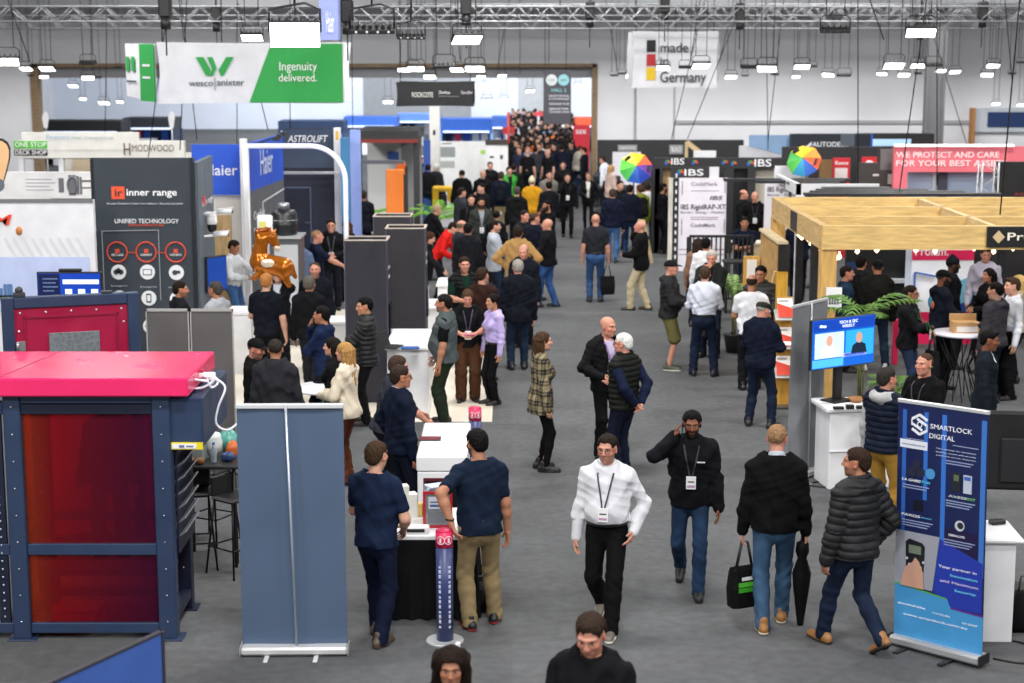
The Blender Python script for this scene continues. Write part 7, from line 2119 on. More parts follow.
# white wire table with boxes
t = thing('wire_table', 'high wire-legged table with a cardboard box beside the grey hooded top', 'table', (G(961, 332, 1.0).x, G(961, 332, 1.0).y, 0))
b = MB(); b.cyl((0, 0), .42, .97, 1.0, 30); b.build('tabletop', M('#d9d7e4', .4), t)
b = MB()
for i in range(14):
	a = 2 * math.pi * i / 14; b.tube([(.36 * math.cos(a), .36 * math.sin(a), .97), (.14 * math.cos(a + .3), .14 * math.sin(a + .3), .5), (.30 * math.cos(a + .6), .30 * math.sin(a + .6), 0)], .008, 5)
b.build('wire_base', M('#1b1b1e', .4, .5), t)
q = thing('cardboard_box', 'open cardboard box on the wire-legged table', 'box', (t.location.x + .05, t.location.y, 1.0), .05)
b = MB(); b.box(-.19, .19, -.12, .12, 0, .16); b.build('body', M('#c79c66', .6, kind='paint'), q)
b = MB(); b.box(-.20, .20, .10, .12, .16, .26); b.build('flap', M('#d3ab78', .6), q)
b = MB(); b.box(-.16, .16, -.125, -.12, .02, .10); b.build('label', M('#e2dcd2', .6), q)
# ---- IBS stand
p = Pan('exhibition_wall', 'tall white product panel in a black frame on the aisle', 'stand wall', 668, 727, 39.5, 178, col='#e6e2ea', th=.1, part='board')
b = MB(); b.box(p.x(672), p.x(678), -.02, .02, 0, p.z1); b.box(p.x(725.5), p.x(727.5), -.02, .02, 0, p.z1); b.build('black_strip', M('#1b1b1e', .5), p.root)
b = MB()
for i in range(12): b.box(p.x(674.5), p.x(676), -.028, -.02, .1 + i * .19, .19 + i * .19)
b.build('strip_dashes', M('#e9e9ea', .5), p.root)
b = MB(); b.box(p.x(668), p.x(672), -.03, .02, 0, p.z1); b.build('timber_edge', M('#d6d2c6', .5, kind='wood', scale=(9, 9, 1.2)), p.root)
p.text('CodeMark', 690, 716, 182, 186, '#8d8a94'); p.text('IBS', 708, 721, 196, 200, '#4c4850', bold=True, shear=.2); p.text('IBS RigidRAP-XT', 680, 725, 204.5, 209.5, '#4a4650', bold=True); p.text('Barrier - Energy - Weather', 680, 724, 211, 213.4, '#6f6b76'); p.text('CodeMark', 690, 715, 223.5, 227, '#77737e', bold=True)
b = MB()
for y in (190.5, 217, 219): b.box(p.x(690), p.x(718), -.01, 0, p.z(y + .5), p.z(y))
for x0, y0, y1 in ((681, 181, 195), (681, 219, 235), (723.5, 181, 193), (723.5, 219, 233)): b.box(p.x(x0), p.x(x0 + .8), -.01, 0, p.z(y1), p.z(y0))
for y in (249, 254): b.box(p.x(679), p.x(725), -.01, 0, p.z(y + .8), p.z(y))
b.build('printed_line', M('#8a6f86', .5), p.root)
p = Pan('sign_board', 'black sign board with rainbow mark standing on the white product panel', 'sign', 671, 709, 39.56, 167, 178, col='#2b2a2d', th=.06, part='board', post=True)
p.text('IBS', 684, 703, 169.5, 176, '#f0f0f2', bold=True)
def rainbow(p, cx, cy, r):
	for i, (c, a0, a1) in enumerate((('#d8432c', -.1, 1.2), ('#3a8f45', 1.2, 2.4), ('#2f5fb5', 2.4, 4.0))):
		b = MB(); R_ = p.x(cx + r) - p.x(cx); b.poly([(p.x(cx), p.z(cy))] + [(p.x(cx) + R_ * math.cos(k), p.z(cy) + R_ * math.sin(k)) for k in np.linspace(a0, a1, 7)], -.012 - .001 * i, 0); b.build('rainbow_mark', M(c, .5), p.root)
rainbow(p, 680.5, 173, 3.6)
p = Pan('sign_board', 'plain white board beside the rainbow mark sign board', 'sign', 709.5, 719, 39.56, 167, 178, col='#dcdce0', th=.06, part='board', post=True)
p = Pan('exhibition_wall', 'long black stand header with rainbow marks behind the white panels', 'stand wall', 655, 787, 43.0, 158, 168.5, part=None)
b = MB(); b.box(p.x(655), p.x(787), 0, .25, 0, p.z1 - p.z0); b.build('header', M('#232225', .5, kind='paint'), p.root)
p.text('IBS', 671, 684, 158.5, 165, '#e9e9ec', bold=True); p.text('IBS', 754, 771, 159.5, 167, '#ececee', bold=True); rainbow(p, 668, 163, 3.2); rainbow(p, 750.5, 164, 3.6); rainbow(p, 695, 163, 3); rainbow(p, 734, 164, 3); rainbow(p, 725, 163, 3)
for a in (656, 659, 730, 752, 786):
	b = MB(); b.box(p.x(a) - .1, p.x(a) + .1, 0, .25, -p.z0, 0); b.build('post', M('#232225', .5), p.root)
b = MB(); b.box(p.x(662), p.x(673), .3, .35, -p.z0, 0); b.build('timber_panel', M('#c09a66', .5, kind='wood', scale=(9, 9, 1.2)), p.root)
b = MB(); b.box(p.x(752), p.x(776), .3, .35, -p.z0, 0); b.build('cream_panel', M('#c9c3b2', .5), p.root); b = MB(); b.box(p.x(730), p.x(752), .6, .65, -p.z0, 0); b.build('dark_panel', M('#19191b', .5), p.root)
p = Pan('exhibition_wall', 'white product panel half hidden by the timber pergola', 'stand wall', 764, 806, 37.0, 180, col='#e4e0e8', th=.1, part='board')
p.text('IBS', 792, 803, 180.5, 184, '#4c4850', bold=True, shear=.2); p.text('IBS RigidRAP', 766, 795, 187, 192, '#4a4650', bold=True); p.text('Barrier - Energy', 766, 795, 193.5, 196, '#6f6b76')
p = Pan('sign_board', 'plain white board standing above the half hidden product panel', 'sign', 775, 808, 36.8, 166, 178, col='#e6e6ea', th=.06, part='board')
b = MB(); b.box(-.03, .03, .06, .1, -p.z0, 0); b.build('post', BLK, p.root)
# black railing
Yr = 34.2; x0, x1 = Q(689, 250, Yr).x, Q(752, 250, Yr).x; zt_ = Q(0, 235, Yr).z; n = 15
t = thing('railing', 'black steel balustrade in front of the white product panel', 'railing', (x0, Yr, 0))
b = MB(); b.box(0, x1 - x0, -.03, .03, zt_ - .05, zt_, .008); b.build('handrail', BLK, t)
b = MB(); b.box(0, x1 - x0, -.02, .02, .10, .14); b.build('bottom_rail', BLK, t)
for i in range(n):
	b = MB(); r_ = .05 if i in (0,) else .015; b.box((x1 - x0) * i / (n - 1) - r_, (x1 - x0) * i / (n - 1) + r_, -.02, .02, 0 if i in (0, n - 1) else .12, zt_ - .04); b.build('post' if r_ > .03 else 'baluster', BLK, t)
b = MB(); b.box(x1 - x0 - .04, x1 - x0 + .03, -.03, .04, 0, zt_); b.build('post', BLK, t)
t = thing('side_table', 'black side table behind the balustrade beside the leaning man', 'table', (Q(742, 280, 33).x, 33.2, 0)); b = MB(); b.box(-.35, .35, -.25, .25, .98, 1.02); b.build('tabletop', BLK, t)
for s_ in (-.3, .3):
	b = MB(); b.box(s_ - .02, s_ + .02, -.2, .2, 0, .98); b.build('leg', BLK, t)
t = thing('desk', 'light wooden desk behind the leaning man in the polo shirt', 'desk', (Q(757, 262, 36).x, 36, 0)); b = MB(); b.box(-.5, .5, -.2, .2, 0, 1.05, .01); b.build('body', M('#c9b48c', .5, kind='wood'), t); b = MB(); b.box(-.53, .53, -.23, .23, 1.05, 1.09); b.build('top', M('#e6dfce', .5), t)
# rainbow umbrellas
def umbrella(px, py, Y, rpx, tilt, az, label, cols, w0=0.0):
	c = Q(px, py, Y); r = rpx / F_PX * Y
	t = thing('umbrella', label, 'umbrella', (c.x, Y, c.z))
	Rm = (Matrix.Rotation(az, 3, 'Z') @ Matrix.Rotation(tilt, 3, 'X')).to_4x4()
	for i in range(8):
		a0, a1 = 2 * math.pi * i / 8 + w0, 2 * math.pi * (i + 1) / 8 + w0
		vs = [(0, 0, .36 * r)]; fs = []; n_ = 5
		for k in range(1, n_ + 1):
			u = k / n_
			for e in range(5):
				v = e / 4; a = a0 + (a1 - a0) * v
				cd = math.cos(math.pi / 8) / math.cos(a - (a0 + a1) / 2)
				vs.append((r * u * cd * math.cos(a), r * u * cd * math.sin(a), .36 * r * (1 - u ** 1.8) - .03 * r * math.sin(math.pi * v) * u))
		for e in range(4): fs.append((0, 1 + e, 2 + e))
		for k in range(n_ - 1):
			for e in range(4): fs.append((1 + k * 5 + e, 1 + (k + 1) * 5 + e, 2 + (k + 1) * 5 + e, 2 + k * 5 + e))
		b = MB(); b.xf = Rm; b.add(vs, fs, True); b.build('canopy_panel', M(cols[i], .5), t)
	b = MB(); b.xf = Rm; b.tube([(0, 0, .46 * r), (0, 0, -1.1 * r)], .012, 6)
	for i in range(8):
		a = 2 * math.pi * i / 8 + w0; b.tube([(0, 0, .34 * r), (r * math.cos(a), r * math.sin(a), 0)], .006, 4)
	b.build('shaft', BLK, t)
	for a in (1.4, 3.9):
		b = MB(); b.xf = Rm @ Matrix.Rotation(a, 4, 'Z') @ Matrix.Translation((0, -.72 * r, .2 * r)) @ Matrix.Rotation(-.62, 4, 'X') @ Matrix.Scale(1, 4)
		b.box(-.2 * r, .2 * r, -.1 * r, .1 * r, 0, .012); b.build('logo_patch', M('#1d1d1f', .5), t)
	if c.z > 0:
		b = MB(); b.tube([tuple(Rm @ Vector((0, 0, -1.1 * r))), (tuple(Rm @ Vector((0, 0, -1.1 * r)))[0], tuple(Rm @ Vector((0, 0, -1.1 * r)))[1], -c.z)], .02, 6); b.box(-.2 + tuple(Rm @ Vector((0, 0, -1.1 * r)))[0], .2 + tuple(Rm @ Vector((0, 0, -1.1 * r)))[0], -.2 + tuple(Rm @ Vector((0, 0, -1.1 * r)))[1], .2 + tuple(Rm @ Vector((0, 0, -1.1 * r)))[1], -c.z, -c.z + .04); b.build('display_stand', BLK, t)
RB = ['#e2541f', '#f0b428', '#d8dc3c', '#5cc03a', '#3fae48', '#2f62c4', '#2c48b4', '#6a3aa0']
umbrella(636, 168, 42.0, 17, 1.15, .05, 'rainbow umbrella tilted towards the aisle beside the black stand', RB, .2)
umbrella(804, 161, 36.4, 17.5, 1.05, -.35, 'rainbow umbrella tipped above the black stand near the pergola', ['#e58a1f', '#f0b428', '#f0d22c', '#3fae48', '#4fb848', '#2f9ac4', '#2f62c4', '#e2541f'], .2)
# black drape wall at the back with small signs
p = Pan('exhibition_wall', 'long black drape wall along the back right of the hall', 'stand wall', 597, 742, 58.5, 140, col='#1f1e20', th=.2, part='drape')
for x0, x1, y0, y1, s in ((618, 637, 145, 151, 'INNOVATE'), (669.5, 683, 145, 154, 'BUILD')):
	q = Pan('sign_board', 'small grey sign board on the black drape wall, reading ' + s.lower(), 'sign', x0, x1, 58.45, y0, y1, col='#8d8f92', th=.05); q.text(s, x0 + 2, x1 - 2, y0 + 2, y1 - 2, '#e9e9ea')
q = Pan('roof_bracket', 'sloping light timber rafter above the black drape wall', 'timber', 686, 702, 57, 142, 156, part=None); b = MB(); b.bar((-.25, 0, q.z1 - q.z0), (.35, 0, 0), .08, .16); b.build('rafter', M('#cdb58a', .5, kind='wood'), q.root)
b = MB(); b.box(-.3, -.2, 0, .1, -q.z0, q.z1 - q.z0); b.build('post', M('#cdb58a', .5, kind='wood', scale=(9, 9, 1.2)), q.root)
q = Pan('exhibition_wall', 'white low wall in front of the black drape', 'stand wall', 612, 640, 56, 152, col='#d4d3da', th=.1, part='wall_panel'); 
q = Pan('exhibition_wall', 'white boards stacked on the black stand roof', 'stand wall', 694, 716, 54, 151, 158, col='#e4e4e8', th=.2, part='board'); b = MB(); b.box(-.1, .1, 0, .2, -q.z0, 0); b.build('post', BLK, q.root)
q = Pan('exhibition_wall', 'white curved wall end beside the blue photo wall', 'stand wall', 738, 790, 50, 146, col='#dcdce2', th=.2, part='wall_panel')
b = MB(); b.poly([(q.x(747), q.z(146)), (q.x(790), q.z(157)), (q.x(790), q.z(135)), (q.x(747), q.z(135))], -.03, 0); b.build('blue_photo', M('#8fb0d6', .5, kind='paint'), q.root)
q = Pan('exhibition_wall', 'dark stand header with white lettering near the second umbrella', 'stand wall', 789, 870, 49.5, 134, col='#1c2230', th=.3, part='wall_panel')
q.text('AUTODESK', 810, 846, 142, 147, '#f0f1f4', bold=True)
b = MB(); b.poly([(q.x(804), q.z(146.5)), (q.x(809.5), q.z(141.5)), (q.x(809.5), q.z(144)), (q.x(807.5), q.z(146.5))], -.03, 0); b.build('emblem', M('#e9eaee', .5), q.root)
q.patch('blue_edge', 868, 870, 134, 160, M('#2a5ac0', .5)); q.patch('grey_panel', 838, 852, 134, 146, M('#56606c', .5), off=.01)
q = Pan('exhibition_wall', 'black stand with a bright screen behind the red panels', 'stand wall', 855, 931, 52, 133.5, col='#262426', th=.3, part='wall_panel'); q.patch('bright_screen', 862, 908, 139, 146, M('#a9cbe6', .4, emit=.5))
q = Pan('exhibition_wall', 'black stand below the second rainbow umbrella', 'stand wall', 781, 878, 44, 147, col='#222124', th=.2, part='wall_panel')
q = Pan('red_panel', 'red display panel with white heading beside the second umbrella', 'panel', 831, 848, 42, 158, col='#c8252f', th=.1, part='board'); q.text('Reece', 833, 846, 161, 165, '#f4e6e6', bold=True); q.patch('white_card', 833, 845.5, 168, 180, M('#e3d6d4', .5))
q = Pan('red_panel', 'red display panel with a white dome shape nearer the pink wall', 'panel', 862, 877, 43, 157, 166, col='#c4202c', th=.1, part='board'); b = MB(); b.poly([(q.x(869.5) + .12 * math.cos(a), q.z(165) + .12 * math.sin(a)) for a in np.linspace(0, math.pi, 13)], -.02, 0); b.build('white_dome', M('#efe4e2', .5), q.root); b = MB(); b.box(-.05, .05, .02, .08, -q.z0, 0); b.build('post', BLK, q.root)
q = Pan('exhibition_wall', 'wedge-shaped brown-black stand wall left of the pink wall', 'stand wall', 857, 894, 39, 150, part=None)
b = MB(); b.poly([(q.x(857), 0), (q.x(894), 0), (q.x(894), q.z(149)), (q.x(877), q.z(149)), (q.x(877), q.z(163)), (q.x(857), q.z(163))], 0, .2); b.build('wall_panel', M('#3b3634', .5, kind='paint'), q.root)
q.patch('grey_panel', 878, 893, 149, 170, M('#6a6866', .5)); q.patch('pattern', 886, 892.5, 174, 184, M('#b9b6b0', .5)); q.patch('small_logo', 871, 877, 174, 176, M('#cfcac4', .5))
q = Pan('exhibition_wall', 'timber slat post behind the second umbrella', 'stand wall', 818, 830, 41.5, 160, col='#7a5a34', th=.1, part='board')
PW = M('#e8737f', .5, kind='paint')
q = Pan('exhibition_wall', 'pink stand wall with large white capital lettering at the far right', 'stand wall', 894, 1012, 38.5, 146.5, 172, part=None)
b = MB(); b.box(q.x(894), q.x(1035), 0, .15, 0, q.z1 - q.z0); b.box(q.x(894), q.x(908), 0, .15, -q.z0, 0); b.build('pink_wall', PW, q.root)
b = MB(); b.box(q.x(894), q.x(1012), -.12, .05, q.z1 - q.z0, q.z1 - q.z0 + .05); b.build('lit_edge', M('#fff2f0', .4, emit=1.2), q.root)
q.text('WE PROTECT AND CARE', 896, 999, 152, 158, '#fbe9ea', bold=True); q.text('FOR YOUR BEST ASSETS', 896, 1006, 160.5, 166.5, '#fbe9ea', bold=True)
b = MB(); b.box(q.x(908), q.x(1035), .5, .6, -q.z0, 0); b.mat(1).box(q.x(944), q.x(953), .4, .5, -q.z0, 0).mat(2).box(q.x(938), q.x(941), .4, .5, -q.z0, 0); b.build('rear_panel', [M('#aebfd8', .5), M('#50505c', .5), M('#d9dde2', .5)], q.root)
q = Pan('exhibition_wall', 'black stand wall at the right edge below the pink wall', 'stand wall', 995, 1040, 34, 162, col='#1d1b1d', th=.15, part='wall_panel'); q.text('PROTECT', 1013, 1024, 193, 195.5, '#c04a50')
t = truss('truss_tower', 'short upright aluminium truss tower beside the black stand wall', (Q(987, 200, 33.6).x, 33.6, 0), (Q(987, 200, 33.6).x, 33.6, Q(0, 162, 33.6).z), .32, 12, M('#c3c4c8', .35, .4))
# black slatted roof behind the pergola and the white box edge
Zs = 2.6
x0, x1 = Q(800, 195, 29.4).x, Q(1003, 195, 29.4).x
t = thing('slatted_roof', 'black slatted aluminium roof behind the timber pergola', 'roof', (x0, 29.3, 0))
n = 9
for i in range(n):
	b = MB(); y = .2 + i * .42
	sl = .55 * i
	b.bar((.10 + .18 * i, y, Zs + .03), (x1 - x0 - sl, y, Zs + .03), .30, .05); b.build('slat', M('#232428', .4, kind='paint'), t)
b = MB(); b.bar((-.1, 0, Zs - .1), (x1 - x0 + .1, 0, Zs - .1), .10, .20); b.build('front_rail', M('#1b1b1e', .4), t)
for xx_ in (0, x1 - x0):
	b = MB(); b.box(xx_ - .06, xx_ + .06, -.06, .06, 0, Zs - .2); b.build('post', M('#1b1b1e', .4), t)
xs = Q(797, 186, 31).x
q = thing('exhibition_wall', 'white box frame edge left of the slatted roof', 'stand wall', (xs, 31, 0)); za, zb = Q(0, 195, 31).z, Q(0, 184, 31).z
b = MB(); b.box(0, 1.5, 0, .1, za, zb); b.box(0, .08, 0, 2.5, za, zb); b.build('edge_board', M('#d9d9dc', .5, kind='paint'), q); b = MB(); b.box(0, .1, 0, .1, 0, za); b.build('post', STANDW, q)
# wooden folding stand in the aisle by the phone man
g = G(650, 263); t = thing('timber_sample', 'pale timber A-frame sample standing by the aisle corner', 'sample', (g.x, g.y, 0), .2)
b = MB(); b.bar((-.18, 0, 1.05), (.05, .0, 0), .07, .05); b.bar((-.22, .15, 1.05), (-.3, .3, 0), .07, .05); b.bar((-.2, .0, 1.03), (-.24, .18, 1.03), .07, .05); b.build('frame', M('#d8bf92', .5, kind='wood'), t)
# dark sofa-like machine at the right of the far aisle
g = G(606, 206); t = thing('display_vehicle', 'low dark display machine at the right edge of the far aisle', 'machine', (g.x, g.y, 0), .1); b = MB(); b.box(-.6, .9, -.5, .5, .2, .75, .12); b.build('body', M('#202226', .35), t); b = MB(); b.box(-.4, .5, -.4, .4, .75, 1.1, .1); b.build('cabin', M('#2e3136', .3), t)
for sx_ in (-.4, .6):
	for sy_ in (-.45, .45):
		b = MB(); b.xf = Matrix.Translation((sx_, sy_, .2)) @ Matrix.Rotation(math.pi / 2, 4, 'X'); b.cyl((0, 0), .2, -.08, .08, 16); b.build('wheel', BLK, t)
# red boards past the opening
booth(575, 596, 118, 86, '#e0e0e4', '#e2603c', 'orange and white stand past the right edge of the opening')
q = Pan('poster_stand', 'red upright poster beside the far crowd', 'panel', 573, 589, 72, 125, col='#c42a36', th=.08, part='board'); q.text('SEE', 575, 586, 130, 134, '#f0dcdc', bold=True)
q = Pan('exhibition_wall', 'red hanging strip above the far crowd', 'stand wall', 534, 543, 88, 112, 116, col='#e04a50', th=.1, part='board'); b = MB(); b.box(-.05, .05, 0, .1, -q.z0, 0); b.build('post', STANDW, q.root)
q = Pan('exhibition_wall', 'tall pale partition inside the far opening', 'stand wall', 518, 545, 100, 72, 112, part=None); b = MB(); b.box(q.x(518), q.x(546), 0, .2, -q.z0, q.z1 - q.z0); b.build('partition', M('#b4b6ba', .7, kind='paint'), q.root)
q = Pan('exhibition_wall', 'grey tall partition behind the black hanging sign', 'stand wall', 363, 471, 104, 73, 112, part=None); b = MB(); b.box(q.x(363), q.x(471), 0, .2, -q.z0, q.z1 - q.z0); b.build('partition', M('#85878c', .7, kind='paint'), q.root)
# ------------------------------------------------------------------ people
P = person
def held(name, label, cat, K, hand_i, fn, m, part='body', drop=0.0, rz=None, group=None, off=(0, 0, 0)):
	g = K.W(K.grip[hand_i] + np.array(off))
	t = thing(name, label, cat, (g.x, g.y, g.z - drop), (0 if rz is None else rz) - math.radians(K.face), group)
	b = MB(); fn(b); b.build(part, m, t); return t
BOL = G(445, 641) + Vector((.05, -.02, 0))
def aim(px, py, face, w, z, h=1.8, pull=.10):
	g = G(px, py); a = math.radians(face); dx, dy = w.x - g.x, w.y - g.y
	r, f = dx * math.cos(a) - dy * math.sin(a), dx * math.sin(a) + dy * math.cos(a); L = math.hypot(r, f); k = (L - pull) / L / (h / 1.75)
	return ((abs(r) * k, f * k, z / (h / 1.75)), (.9, -.5, 0))
# ---- nearest people
K = P(606, 626, face=192, lod='near', label='man in a white shirt and black trousers striding towards the camera with a lanyard', h=1.78, b=1.06, belly=.03, top='shirt', topcol='#d2d3d8', belt='#131214', bottom='trousers', botcol='#121214', shoe='#6d675c', sole='#d8d2c6', glasses='#1c1a1a', badge=1.10, lan='#3a2f45', legs='walkL', al='pocket', ar='down', hair='short', haircol='#2c221b', skin='pink', collar='#d9dade', stubble='#5a4a40', head=(8, 4))
K = P(689, 588, face=186, lod='near', label='bearded man in a black jacket and jeans walking while phoning', h=1.76, b=1.0, top='jacket', topcol='#15161c', bottom='jeans', botcol='#27405f', shoe='#1b1a1a', legs='walkL', ar='ear', al='down', hair='short', haircol='#0f0c0b', skin='brown', beard='#15100d', badge=1.10, lan='#2b2c33', head=(0, 8), stripe='#d9d9dc')
held('phone', 'dark phone held to the ear of the bearded walking man', 'phone', K, 1, lambda b: b.cbox((0, 0, 0), (.012, .07, .15), .004), BLK, part='casing', off=(-.02, .02, .0))
K = P(772, 627, face=4, lod='near', label='man in a black pullover and jeans walking away with a bag and an umbrella', h=1.86, b=1.08, top='sweater', topcol='#121215', collar='#b9c0cb', bottom='jeans', botcol='#3a5571', shoe='#9a6a38', sole='#d9cdb8', legs='stepR', al='down', ar='down', hair='buzz', haircol='#8a6a4c', skin='pink', head=(10, 0))
def tote(b):
	n = 8; rg = []
	for z, w_, d_ in ((0, .13, .055), (.02, .145, .065), (.18, .16, .06), (.34, .15, .03), (.38, .145, .012)):
		rg.append([(x * w_, y * d_, z - .62) for x, y in ((-1, -.6), (-.6, -1), (.6, -1), (1, -.6), (1, .6), (.6, 1), (-.6, 1), (-1, .6))])
	b.loft(rg, smooth=False)
def tote_held(*a, **k):
	t = held(*a, **k)
	for y in (-.012, .012):
		b = MB(); b.tube([(-.08, y, -.25), (-.03, y, -.02), (.03, y, -.02), (.08, y, -.25)], .008, 6); b.build('handle', M('#19191b', .6), t)
	return t
t = tote_held('tote_bag', 'black tote bag with a green print held by the man in the black pullover', 'bag', K, 0, tote, M('#161618', .6, kind='cloth'), rz=.5)
b = MB(); b.box(-.09, .07, -.068, -.060, -.42, -.38); b.mat(1).box(-.09, .09, -.068, -.060, -.47, -.43).mat(2).box(-.06, .06, -.069, -.062, -.36, -.33); b.build('print', [M('#4fae2e', .5), M('#3a9a24', .5), M('#d9d9d9', .5)], t)
def brolly(b):
	b.lathe([(.012, -.95), (.02, -.84), (.075, -.42), (.085, -.30), (.04, -.16), (.06, -.10), (.055, -.02), (.02, .0), (.014, .06)], 16)
t = held('folded_umbrella', 'folded black umbrella in the other hand of the man in the black pullover', 'umbrella', K, 1, brolly, M('#141416', .6, kind='cloth'), part='canopy')
b = MB(); b.tube([(0, 0, .05), (0, 0, .10)], .012, 8); b.build('handle', BLK, t); b = MB(); b.tube([(0, 0, -.94), (0, 0, -1.0)], .006, 6); b.build('tip', M('#b9b9bc', .3, .7), t)
K = P(852, 650, face=-28, lod='near', label='man in a black quilted jacket and dark jeans striding past the blue printed banner', h=1.80, b=1.05, top='puffer', topcol='#17181e', bottom='jeans', botcol='#1f2c45', shoe='#9a6a3c', sole='#3a2c20', legs='walkL', al='down', ar='pocket', hair='short', haircol='#3a2a20', skin='tan', head=(-42, 0), stubble='#5a4438', hood=True)
K = P(541, 470, face=82, lod='near', label='long-haired woman in a black and cream checked jacket and black leggings', h=1.72, fem=True, top='plaid', topcol='#111111', inner='#121214', bottom='leggings', botcol='#121214', shoe='#141416', legs='stand', hair='long', haircol='#4f3826', skin='fair', al='down', ar='down', open=None)
K = P(607, 319, 'H', face=158, lod='near', label='bald man in a black jacket over a lilac shirt talking to the white-haired man', h=1.80, b=1.02, top='jacket', topcol='#17171a', inner='#b7aac6', bottom='trousers', botcol='#121215', legs='stand', al='front', ar=((.20, .24, 1.06), (.8, -.5, -.3)), hair='bald', skin='pink', head=(-25, 6), lan='#7a5a9a', badge=1.12)
K = P(623, 478, face=-48, lod='near', label='white-haired man in a black padded vest with hands clasped behind his back', h=1.76, b=1.12, top='pvest', topcol='#20231f', inner='#1a2440', bottom='trousers', botcol='#1a2034', legs='together', al='behind', ar='behind', hair='short', haircol='#cfcdca', skin='pink', glasses='#2a2a2c', head=(-20, 2))
K = P(378, 640, face=22, lod='near', label='young man in a navy T-shirt seen from behind, right of the slate blue pull-up banner', h=1.78, b=1.02, top='tee', topcol='#1c2b49', bottom='trousers', botcol='#161f3a', shoe='#4e4234', sole='#3a3128', legs='stepL', al='front', ar=((.16, .20, .96), (.6, -.6, -.2)), hair='short', haircol='#4a3626', skin='fair', head=(8, 0), lan='#1a1a22')
K = P(399, 369, 'H', face=62, lod='near', label='man with glasses in a navy zip jacket standing at the white counter', h=1.78, b=1.08, top='jacket', topcol='#141d33', collar='#c3c8d4', bottom='trousers', botcol='#161c2e', legs='stand', al='pocket', ar='down', hair='short', haircol='#3a2d25', skin='tan', glasses='#1b1b1d', head=(12, 0))
K = P(384, 358, 'H', face=72, lod='near', label='man in a grey jumper and dark glasses leaning on the white counter', h=1.72, b=1.05, lean=12, top='sweater', topcol='#3a3d46', bottom='trousers', botcol='#1e2028', al='reach', ar=((.16, .52, 1.02), (.5, -.2, -.8)), hair='short', haircol='#4a3a30', skin='pink', glasses='#121214', head=(10, 10), sleeve=.6)
K = P(480, 628, face=-18, lod='near', label='man in a navy T-shirt and khaki trousers leaning on the pink-capped bollard', h=1.80, b=1.06, lean=4, top='tee', topcol='#1b2940', bottom='trousers', botcol='#8a7858', shoe='#151517', sole='#8a1f24', legs='contra', al=aim(480, 628, -18, BOL, 1.05, pull=.02), ar='down', hair='short', haircol='#131010', skin='tan', beard='#15100e', head=(-12, 8), lan='#1a1a22')
b = MB(); wr = K.arms[0]; b_ = wr[3] + (wr[2] - wr[3]) * .12
b.tube([Vector(b_) + Vector((.034 * math.cos(a), .034 * math.sin(a), .004 * math.sin(2 * a))) for a in np.linspace(0, 6.28, 13)[:-1]], .009, 6, closed=True); b.build('wristwatch', BLK, K.root)
# ---- two at the bottom edge, cut off by the frame
K = P(592, 617, 'H', face=205, lod='near', label='balding man in a black hooded jacket at the bottom edge holding a white cup', h=1.80, b=1.15, top='jacket', topcol='#14151a', hood=True, legs='stepL', al='front', ar='front', hair='short', haircol='#3a2c22', skin='pink', head=(-8, 22))
held('paper_cup', 'white paper cup held by the man at the bottom edge', 'cup', K, 1, lambda b: b.lathe([(.028, -.05), (.04, .06), (.042, .065), (.0, .066)], 18), M('#efeff0', .5))
K = P(451, 652, 'H', face=180, lod='near', label='dark-haired woman at the bottom edge, only head and hair showing', h=1.66, fem=True, top='jacket', topcol='#1c1c20', hair='waves', haircol='#241812', skin='tan', head=(0, 6))
# ---- right foreground
K = P(886, 371, 'H', face=48, lod='near', label='man in a navy quilted vest over a light grey hooded top beside the white counter', h=1.76, b=1.05, top='pvest', topcol='#1a2236', inner='#a9a9ab', hood=True, bottom='trousers', botcol='#a07a34', legs='stand', al='down', ar='front', hair='short', haircol='#3a3430', skin='pink', head=(15, 0))
K = P(926, 356, 'H', face=-128, lod='near', label='man in a black T-shirt with a lanyard behind the blue printed banner', h=1.78, b=1.10, top='tee', topcol='#131316', bottom='trousers', al='front', ar='front', hair='buzz', haircol='#5a4030', skin='pink', badge=1.05, lan='#3a3a42', head=(0, 0))
K = P(988, 333, 'H', face=108, lod='mid', label='dark-haired man in a black suit over a white shirt near the wire table', h=1.76, top='blazer', topcol='#1e2630', inner='#e9e9ee', bottom='trousers', botcol='#1c232c', hair='quiff', haircol='#110e0d', skin='brown', head=(0, 6))
K = P(1003, 462, face=188, X=None, lod='mid', label='person in black behind the black screen back at the right edge', h=1.66, top='jacket', topcol='#17171a', al='down', ar='front', hair='short', haircol='#1a1512') if False else None
K = P(997, 285, 'H', face=-38, lod='mid', label='man in a charcoal hooded top with his back half turned at the wire table', h=1.78, top='hoodie', hood=True, topcol='#45434a', bottom='jeans', botcol='#1f2a3d', hair='short', haircol='#1d1614', skin='fair', al='down', ar='front', head=(-20, 5))
K = P(1014, 281, 'H', face=-95, lod='mid', label='young man in a white shirt and black trousers facing left at the right edge', h=1.80, top='shirt', topcol='#dcdfe8', belt='#141416', bottom='trousers', botcol='#141519', hair='quiff', haircol='#4a3628', skin='fair', al='down', ar='front', lan='#333')
K = P(990, 270, 'H', face=-110, lod='mid', label='person with curly black hair in black between the white shirts', h=1.70, fem=True, top='jacket', topcol='#141417', hair='bob', haircol='#141010', skin='tan', al='front', ar='front')
K = P(986, 249, 'H', face=190, lod='mid', label='man in a lilac striped shirt facing us under the pergola', h=1.82, top='shirt', topcol='#b9b4c6', bottom='trousers', hair='short', haircol='#4a352a', skin='pink', collar='#c9c4d4', head=(0, 10))
K = P(967, 246, 'H', face=150, lod='mid', label='woman with fair hair in a sage green top under the pergola', h=1.66, fem=True, top='blouse', topcol='#7f9a8c', hair='bob', haircol='#a58a5f', skin='fair', head=(0, 10))
